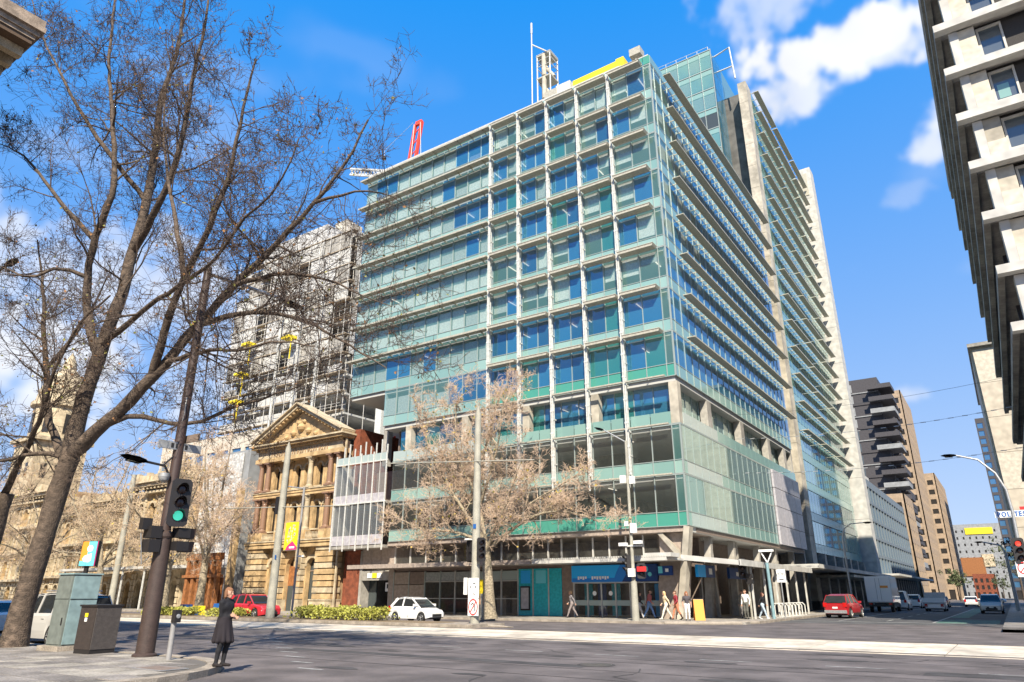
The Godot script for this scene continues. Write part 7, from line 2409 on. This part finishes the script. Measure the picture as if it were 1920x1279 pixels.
# bones: [a, b, ra, rb, colour]; meshes the smooth union of tapered capsules as surface nets and appends it to the arrays
func skin_field(bones: Array, cell: float, k: float, out: Dictionary) -> void:
	var lo := V(1e9, 1e9, 1e9)
	var hi := -lo
	for b in bones:
		var r: float = maxf(b[2], b[3]) + cell * 2.5
		for q in 2:
			lo = lo.min(b[q] - Vector3.ONE * r)
			hi = hi.max(b[q] + Vector3.ONE * r)
	var nx := int((hi.x - lo.x) / cell) + 2
	var ny := int((hi.y - lo.y) / cell) + 2
	var nz := int((hi.z - lo.z) / cell) + 2
	var f := PackedFloat32Array()
	f.resize(nx * ny * nz)
	f.fill(1.0)
	var near := PackedFloat32Array()
	near.resize(nx * ny * nz)
	near.fill(9.0)
	var who := PackedInt32Array()
	who.resize(nx * ny * nz)
	for bi in bones.size():
		var b: Array = bones[bi]
		var a: Vector3 = b[0]
		var d: Vector3 = b[1] - a
		var ra: float = b[2]
		var rb: float = b[3]
		var dd := maxf(d.length_squared(), 1e-9)
		var m := maxf(ra, rb) + cell * 2.0 + k
		var l := (a.min(b[1]) - Vector3.ONE * m - lo) / cell
		var h := (a.max(b[1]) + Vector3.ONE * m - lo) / cell
		for iz in range(maxi(int(l.z), 0), mini(int(h.z) + 2, nz)):
			for iy in range(maxi(int(l.y), 0), mini(int(h.y) + 2, ny)):
				var at := (iz * ny + iy) * nx
				for ix in range(maxi(int(l.x), 0), mini(int(h.x) + 2, nx)):
					var p := lo + V(ix, iy, iz) * cell - a
					var t := clampf(p.dot(d) / dd, 0.0, 1.0)
					var s := (p - d * t).length() - lerpf(ra, rb, t)
					var i := at + ix
					if s < near[i]:
						near[i] = s
						who[i] = bi
					var o := f[i]
					var e := maxf(k - absf(o - s), 0.0) / k
					f[i] = minf(o, s) - e * e * k * 0.25
	var vid := {}
	var base: int = out.v.size()
	var sx := 1
	var sy := nx
	var sz := nx * ny
	var offs := [0, sx, sy, sx + sy, sz, sx + sz, sy + sz, sx + sy + sz]
	var edges := [[0, 1], [2, 3], [4, 5], [6, 7], [0, 2], [1, 3], [4, 6], [5, 7], [0, 4], [1, 5], [2, 6], [3, 7]]
	for iz in nz - 1:
		for iy in ny - 1:
			var at := (iz * ny + iy) * nx
			for ix in nx - 1:
				var i := at + ix
				var f0 := f[i]
				if absf(f0) > cell * 2.0:
					continue
				var mask := 0
				for q in 8:
					if f[i + offs[q]] < 0.0:
						mask |= 1 << q
				if mask == 0 or mask == 255:
					continue
				var acc := Vector3.ZERO
				var n := 0
				for e in edges:
					var a: int = e[0]
					var b: int = e[1]
					if ((mask >> a) & 1) != ((mask >> b) & 1):
						var fa := f[i + offs[a]]
						var fb := f[i + offs[b]]
						var t := fa / (fa - fb)
						var pa := V(a & 1, (a >> 1) & 1, (a >> 2) & 1)
						var pb := V(b & 1, (b >> 1) & 1, (b >> 2) & 1)
						acc += pa.lerp(pb, t)
						n += 1
				vid[i] = out.v.size()
				out.v.append(lo + (V(ix, iy, iz) + acc / n) * cell)
				out.n.append(Vector3.ZERO)
				out.c.append(bones[who[i]][4])
	for i in vid:
		for ax in 3:
			var st: int = [sx, sy, sz][ax]
			var fa := f[i]
			var fb := f[i + st]
			if (fa < 0.0) == (fb < 0.0):
				continue
			var u: int = [sy, sz, sx][ax]
			var w: int = [sz, sx, sy][ax]
			if not (vid.has(i - u) and vid.has(i - w) and vid.has(i - u - w)):
				continue
			var q := [vid[i - u - w], vid[i - w], vid[i], vid[i - u]]
			if fa < 0.0:
				q.reverse()
			for tr in [[0, 1, 2], [0, 2, 3]]:
				var a: int = q[tr[0]]
				var b: int = q[tr[1]]
				var c: int = q[tr[2]]
				var nn: Vector3 = (out.v[c] - out.v[a]).cross(out.v[b] - out.v[a])
				out.n[a] += nn
				out.n[b] += nn
				out.n[c] += nn
				out.i.append(a)
				out.i.append(b)
				out.i.append(c)

func person(label: String, at: Vector3, turn: float, h: float, P: Dictionary, col: Dictionary, grp := "", fine := false) -> Node3D:
	var o := thing("person", label, "person", at, turn, grp)
	var s := h / 1.72
	var skin: Color = col.skin
	var top: Color = col.top
	var legs: Color = col.legs
	var lean: float = P.get("lean", 0.0)
	var pel := V(0, 0.93, 0)
	var chest := V(0, 1.26, 0.05 * lean + 0.10 * lean)
	var neck := V(0, 1.46, 0.22 * lean - 0.01)
	var look: float = P.get("look", 0.0)
	var hb := Basis(Vector3.UP, look)
	var headc := neck + V(0, 0.145, 0.03)
	var bones := []
	# trunk
	bones.append([pel + V(-0.06, 0, 0), pel + V(0.06, 0, 0), 0.125, 0.125, legs])
	bones.append([pel + V(0, 0.12, 0.01), chest, 0.125, 0.145, top])
	bones.append([chest + V(-0.07, 0.06, 0), chest + V(0.07, 0.06, 0), 0.135, 0.135, top])
	bones.append([chest + V(-0.15, 0.15, -0.01), chest + V(0.15, 0.15, -0.01), 0.075, 0.075, top])
	bones.append([neck + V(0, -0.06, 0), neck + V(0, 0.07, 0.015), 0.058, 0.052, col.get("collar", skin)])
	for side in [-1, 1]:
		var foot: Vector3 = P.rf if side < 0 else P.lf
		var hand: Vector3 = P.rh if side < 0 else P.lh
		var hip := pel + V(0.092 * side, -0.03, 0)
		var ank := foot + V(0, 0.085, 0)
		var mid := (hip + ank) / 2
		var bend: float = clampf(0.86 - hip.distance_to(ank), 0.0, 0.3)
		var knee := mid + V(0.01 * side, 0, 0.03 + bend * 0.9)
		bones.append([hip, knee, 0.098, 0.066, legs])
		bones.append([knee, knee.lerp(ank, 0.35) + V(0, 0, -0.015), 0.064, 0.060, col.get("shin", legs)])
		bones.append([knee.lerp(ank, 0.35) + V(0, 0, -0.015), ank, 0.058, 0.045, col.get("shin", legs)])
		var pitch: float = P.get("rp" if side < 0 else "lp", 0.0)
		var toe := foot + V(0.02 * side, 0.035 - 0.0 * pitch, 0.17).rotated(V(1, 0, 0), pitch)
		bones.append([foot + V(0, 0.045, -0.04), toe, 0.042, 0.032, col.shoes])
		var sh := chest + V(0.195 * side, 0.135, 0)
		var reach := sh.distance_to(hand)
		var drop: float = sqrt(maxf(0.0, 0.29 * 0.29 - pow(minf(reach, 0.57) / 2, 2)))
		var dirn := (hand - sh).normalized()
		var back := (V(0.5 * side, -0.35, -0.8) - dirn * V(0.5 * side, -0.35, -0.8).dot(dirn)).normalized()
		var elb := (sh + hand) / 2 + back * drop
		bones.append([sh, elb, 0.062, 0.048, top])
		bones.append([elb, elb.lerp(hand, 0.88), 0.047, 0.036, top if col.get("long", true) else skin])
		P["_elb%d" % side] = elb
	# skirt or long coat: a ring of tapered panels
	if P.has("coat"):
		var hem: float = P.coat
		var n := 10
		for i in n:
			var a := TAU * i / n
			var d := V(cos(a), 0, sin(a))
			bones.append([pel + V(0, 0.10, 0) + d * V(0.09, 0, 0.07), V(0, hem, 0.03) + d * V(0.20, 0, 0.21), 0.085, 0.055, col.get("coat", top)])
		bones.append([pel + V(0, 0.1, 0), V(0, hem + 0.1, 0.02), 0.14, 0.17, col.get("coat", top)])
	var arr := {"v": PackedVector3Array(), "n": PackedVector3Array(), "c": PackedColorArray(), "i": PackedInt32Array()}
	skin_field(bones, 0.014 if fine else 0.024, 0.035, arr)
	# head
	var hd := []
	var hair: Color = col.hair
	var q := func(x: float, y: float, z: float) -> Vector3: return headc + hb * V(x, y, z)
	hd.append([q.call(0, 0.03, -0.015), q.call(0, 0.015, 0.02), 0.088, 0.080, skin])
	hd.append([q.call(0, -0.03, 0.03), q.call(0, -0.075, 0.05), 0.060, 0.040, skin])
	hd.append([q.call(0, 0.015, 0.095), q.call(0, -0.022, 0.112), 0.010, 0.016, skin])
	hd.append([q.call(-0.022, -0.058, 0.085), q.call(0.022, -0.058, 0.085), 0.010, 0.010, Color(skin.r * 0.75, skin.g * 0.45, skin.b * 0.45)])
	for side in [-1, 1]:
		hd.append([q.call(0.034 * side, 0.012, 0.085), q.call(0.036 * side, 0.012, 0.086), 0.012, 0.012, Color(0.03, 0.025, 0.02)])
		hd.append([q.call(0.02 * side, 0.034, 0.092), q.call(0.048 * side, 0.036, 0.08), 0.009, 0.008, hair])
		hd.append([q.call(0.088 * side, 0.02, -0.005), q.call(0.092 * side, -0.025, -0.002), 0.017, 0.013, skin])
	hd.append([q.call(0, 0.065, -0.03), q.call(0, 0.062, 0.025), 0.085, 0.068, hair])
	hd.append([q.call(0, 0.02, -0.06), q.call(0, -0.03, -0.055), 0.072, 0.06, hair])
	var hl: float = col.get("hairlen", 0.0)
	if hl > 0.0:
		for side in [-1, 1]:
			hd.append([q.call(0.075 * side, 0.04, -0.02), q.call(0.085 * side, -hl, -0.02), 0.040, 0.034, hair])
		hd.append([q.call(0, 0.0, -0.075), q.call(0, -hl - 0.02, -0.07), 0.06, 0.055, hair])
	hd.append([neck + V(0, -0.02, 0), neck + V(0, 0.09, 0.015), 0.050, 0.052, skin])
	skin_field(hd, 0.008 if fine else 0.014, 0.012, arr)
	# hands: palm, four fingers, thumb
	for side in [-1, 1]:
		var hand: Vector3 = P.rh if side < 0 else P.lh
		var elb: Vector3 = P["_elb%d" % side]
		var y := (hand - elb).normalized()
		var x := y.cross(V(-side, 0, 0.3)).normalized()
		if P.has("clasp"):
			x = y.cross(V(0, 0, 1)).normalized()
		var z := x.cross(y).normalized()
		var hs := []
		hs.append([hand - y * 0.05, hand + y * 0.005, 0.030, 0.030, skin])
		hs.append([hand + x * 0.022 + y * 0.03, hand - x * 0.022 + y * 0.03, 0.021, 0.021, skin])
		for fi in 4:
			var fx := (fi - 1.5) * 0.019
			var ln: float = [0.068, 0.078, 0.072, 0.056][fi]
			var p0 := hand + x * fx + y * 0.045
			var p1 := p0 + (y * 0.9 + z * 0.45).normalized() * ln * 0.55
			var p2 := p1 + (y * 0.5 + z * 0.9).normalized() * ln * 0.5
			hs.append([p0, p1, 0.0095, 0.0088, skin])
			hs.append([p1, p2, 0.0088, 0.0078, skin])
		var t0: Vector3 = hand + x * 0.026 * side
		var t1: Vector3 = t0 + (x * side * 0.8 + y * 0.6 + z * 0.3).normalized() * 0.034
		hs.append([t0, t1, 0.012, 0.0105, skin])
		hs.append([t1, t1 + (y * 0.8 + z * 0.5).normalized() * 0.03, 0.0105, 0.009, skin])
		skin_field(hs, 0.005 if fine else 0.008, 0.006, arr)
	for i in arr.v.size():
		arr.v[i] *= s
		arr.n[i] = arr.n[i].normalized()
	var a := []
	a.resize(Mesh.ARRAY_MAX)
	a[Mesh.ARRAY_VERTEX] = arr.v
	a[Mesh.ARRAY_NORMAL] = arr.n
	a[Mesh.ARRAY_COLOR] = arr.c
	a[Mesh.ARRAY_INDEX] = arr.i
	var m := ArrayMesh.new()
	m.add_surface_from_arrays(Mesh.PRIMITIVE_TRIANGLES, a)
	obj("body", m, M.person, o)
	return o

func people() -> void:
	var skin := Color(0.46, 0.27, 0.19)
	var black := Color(0.011, 0.010, 0.012)
	var stand := {"lf": V(0.10, 0, 0.02), "rf": V(-0.10, 0, -0.03), "lh": V(0.26, 0.84, 0.06), "rh": V(-0.26, 0.84, 0.06)}
	var walk := {"lf": V(0.08, 0.0, 0.34), "rf": V(-0.08, 0.06, -0.36), "rp": 0.6, "lp": -0.2, "lh": V(0.25, 0.88, -0.22), "rh": V(-0.25, 0.92, 0.26), "lean": 0.35}
	var walk2 := {"lf": V(0.08, 0.05, -0.30), "rf": V(-0.08, 0.0, 0.28), "lp": 0.5, "rp": -0.15, "lh": V(0.25, 0.92, 0.22), "rh": V(-0.25, 0.88, -0.18), "lean": 0.2}
	var right := deg_to_rad(124.0)
	# the woman at the kerb
	var w := person("woman in long black coat and black trousers standing at the kerb, arms folded", V(-15.1, 0.13, -10.5), right - 0.25, 1.66,
		{"lf": V(0.09, 0, 0.04), "rf": V(-0.09, 0, -0.02), "lh": V(-0.03, 1.12, 0.20), "rh": V(0.04, 1.07, 0.22), "coat": 0.56, "look": -0.15, "clasp": true, "lean": 0.1},
		{"skin": skin, "top": black, "legs": Color(0.012, 0.012, 0.016), "shoes": Color(0.012, 0.01, 0.01), "hair": Color(0.20, 0.095, 0.05), "hairlen": 0.07, "coat": Color(0.014, 0.011, 0.015), "collar": black}, "", true)
	var y := 0.13
	person("blond person in grey trousers and dark vest striding past the teal panels", V(-26.1, y, -46.0), right + PI, 1.76, walk.duplicate(), {"skin": skin, "top": Color(0.20, 0.19, 0.20), "legs": Color(0.22, 0.19, 0.19), "shoes": black, "hair": Color(0.55, 0.36, 0.16)}, "people on the far pavement")
	person("dark haired woman in black top and white skirt walking before the bank", V(-21.4, y, -47.0), right - 0.4, 1.68, walk2.duplicate(), {"skin": skin, "top": Color(0.03, 0.025, 0.03), "legs": Color(0.45, 0.43, 0.42), "shoes": black, "hair": Color(0.05, 0.03, 0.02), "hairlen": 0.16}, "people on the far pavement")
	person("man in pink shirt and blue jeans walking before the bank", V(-20.75, y, -47.2), right - 0.3, 1.82, walk.duplicate(), {"skin": skin, "top": Color(0.42, 0.12, 0.11), "legs": Color(0.14, 0.24, 0.45), "shoes": black, "hair": Color(0.04, 0.03, 0.02)}, "people on the far pavement")
	person("person in cream top and pale trousers crossing by the raking column", V(-19.0, y, -45.9), right + PI, 1.72, walk.duplicate(), {"skin": skin, "top": Color(0.60, 0.50, 0.34), "legs": Color(0.62, 0.58, 0.50), "shoes": Color(0.5, 0.48, 0.45), "hair": Color(0.62, 0.46, 0.24), "hairlen": 0.08}, "people on the far pavement")
	person("person in dark red coat walking beside the cream topped person", V(-18.4, y, -46.2), right + PI, 1.74, walk2.duplicate(), {"skin": skin, "top": Color(0.26, 0.03, 0.04), "legs": Color(0.45, 0.18, 0.10), "shoes": black, "hair": Color(0.10, 0.05, 0.03)}, "people on the far pavement")
	person("auburn haired woman in dark vest and white trousers at the far corner", V(-17.3, y, -45.2), 0.5, 1.70, stand.duplicate(), {"skin": skin, "top": Color(0.07, 0.06, 0.07), "legs": Color(0.66, 0.65, 0.63), "shoes": black, "hair": Color(0.26, 0.09, 0.03), "hairlen": 0.12, "long": false}, "people on the far pavement")
	person("man in grey jacket waiting behind the slim red signal", V(-15.5, y, -50.9), 0.3, 1.78, stand.duplicate(), {"skin": skin, "top": Color(0.13, 0.13, 0.12), "legs": Color(0.16, 0.15, 0.15), "shoes": black, "hair": Color(0.20, 0.12, 0.07)}, "people on the far pavement")
	person("man in white shirt and dark trousers beside the slim red signal", V(-14.9, y, -49.6), -0.2, 1.82, stand.duplicate(), {"skin": skin, "top": Color(0.68, 0.67, 0.65), "legs": Color(0.10, 0.10, 0.09), "shoes": black, "hair": Color(0.10, 0.06, 0.04)}, "people on the far pavement")
	person("dark haired person in black top and pale jeans near the teal pole", V(-14.1, y, -50.6), right - 0.6, 1.64, walk2.duplicate(), {"skin": skin, "top": black, "legs": Color(0.36, 0.44, 0.52), "shoes": Color(0.6, 0.6, 0.6), "hair": Color(0.08, 0.03, 0.02), "hairlen": 0.14}, "people on the far pavement")
	person("person in red top near the bank entrance", V(-61.6, y, -45.6), 0.3, 1.72, stand.duplicate(), {"skin": skin, "top": Color(0.50, 0.05, 0.03), "legs": Color(0.05, 0.05, 0.06), "shoes": black, "hair": Color(0.05, 0.03, 0.02)}, "people on the far pavement")
	person("person in pale blue top and dark trousers by the banner pole", V(-58.4, y, -45.0), right, 1.72, walk2.duplicate(), {"skin": skin, "top": Color(0.30, 0.42, 0.52), "legs": Color(0.04, 0.045, 0.05), "shoes": black, "hair": Color(0.06, 0.03, 0.02)}, "people on the far pavement")
	# tan sandwich board beside the auburn haired woman
	var sb := thing("sandwich_board", "tan sandwich board standing on the far corner pavement", "sign", V(-16.7, 0.13, -45.6), 0.6)
	var bm := MB.new()
	bm.obox(V(0, 0.62, 0.12), V(0.62, 1.25, 0.03), Basis(V(1, 0, 0), -0.16))
	bm.obox(V(0, 0.62, -0.12), V(0.62, 1.25, 0.03), Basis(V(1, 0, 0), 0.16))
	obj("board", bm.mesh(), M.sign_orange, sb)
	bx(sb, "hinge", V(0, 1.24, 0), V(0.62, 0.04, 0.06), M.galv)

func _ready() -> void:
	# camera, sky, sun, exposure
	var cam := Camera3D.new()
	cam.name = "camera"
	cam.fov = 52.25
	cam.position = V(0, 1.65, 0)
	cam.rotation_degrees = V(20.05, 34.18, 0)
	cam.near = 0.1
	cam.far = 2000.0
	add_child(cam)
	cam.current = true
	var env := Environment.new()
	env.background_mode = Environment.BG_SKY
	env.sky = Sky.new()
	env.sky.sky_material = make_sky()
	env.tonemap_mode = Environment.TONE_MAPPER_LINEAR
	env.tonemap_exposure = 2.3
	env.sdfgi_enabled = true
	env.ssao_enabled = true
	env.ssil_enabled = true
	env.background_energy_multiplier = 0.60
	var we := WorldEnvironment.new()
	we.name = "world_environment"
	we.environment = env
	add_child(we)
	var sun := DirectionalLight3D.new()
	sun.name = "sun"
	sun.light_energy = 1.3
	sun.light_color = Color(1.0, 0.955, 0.87)
	sun.light_angular_distance = 0.5
	sun.shadow_enabled = true
	add_child(sun)
	var el := deg_to_rad(42.0)
	var az := deg_to_rad(34.0)
	var to := V(cos(el) * sin(az), sin(el), cos(el) * cos(az))
	sun.look_at_from_position(to * 100.0, Vector3.ZERO, Vector3.UP)
	unit_meshes()
	make_materials()
	# setting
	ground()
	office_block()
	office_ground_floor()
	office_tower()
	roof_things()
	road_wear()
	bank_building()
	left_street()
	corner_cornice_building()
	right_tower()
	street_beyond()
	trees()
	hedges()
	street_furniture()
	vehicles()
	people()
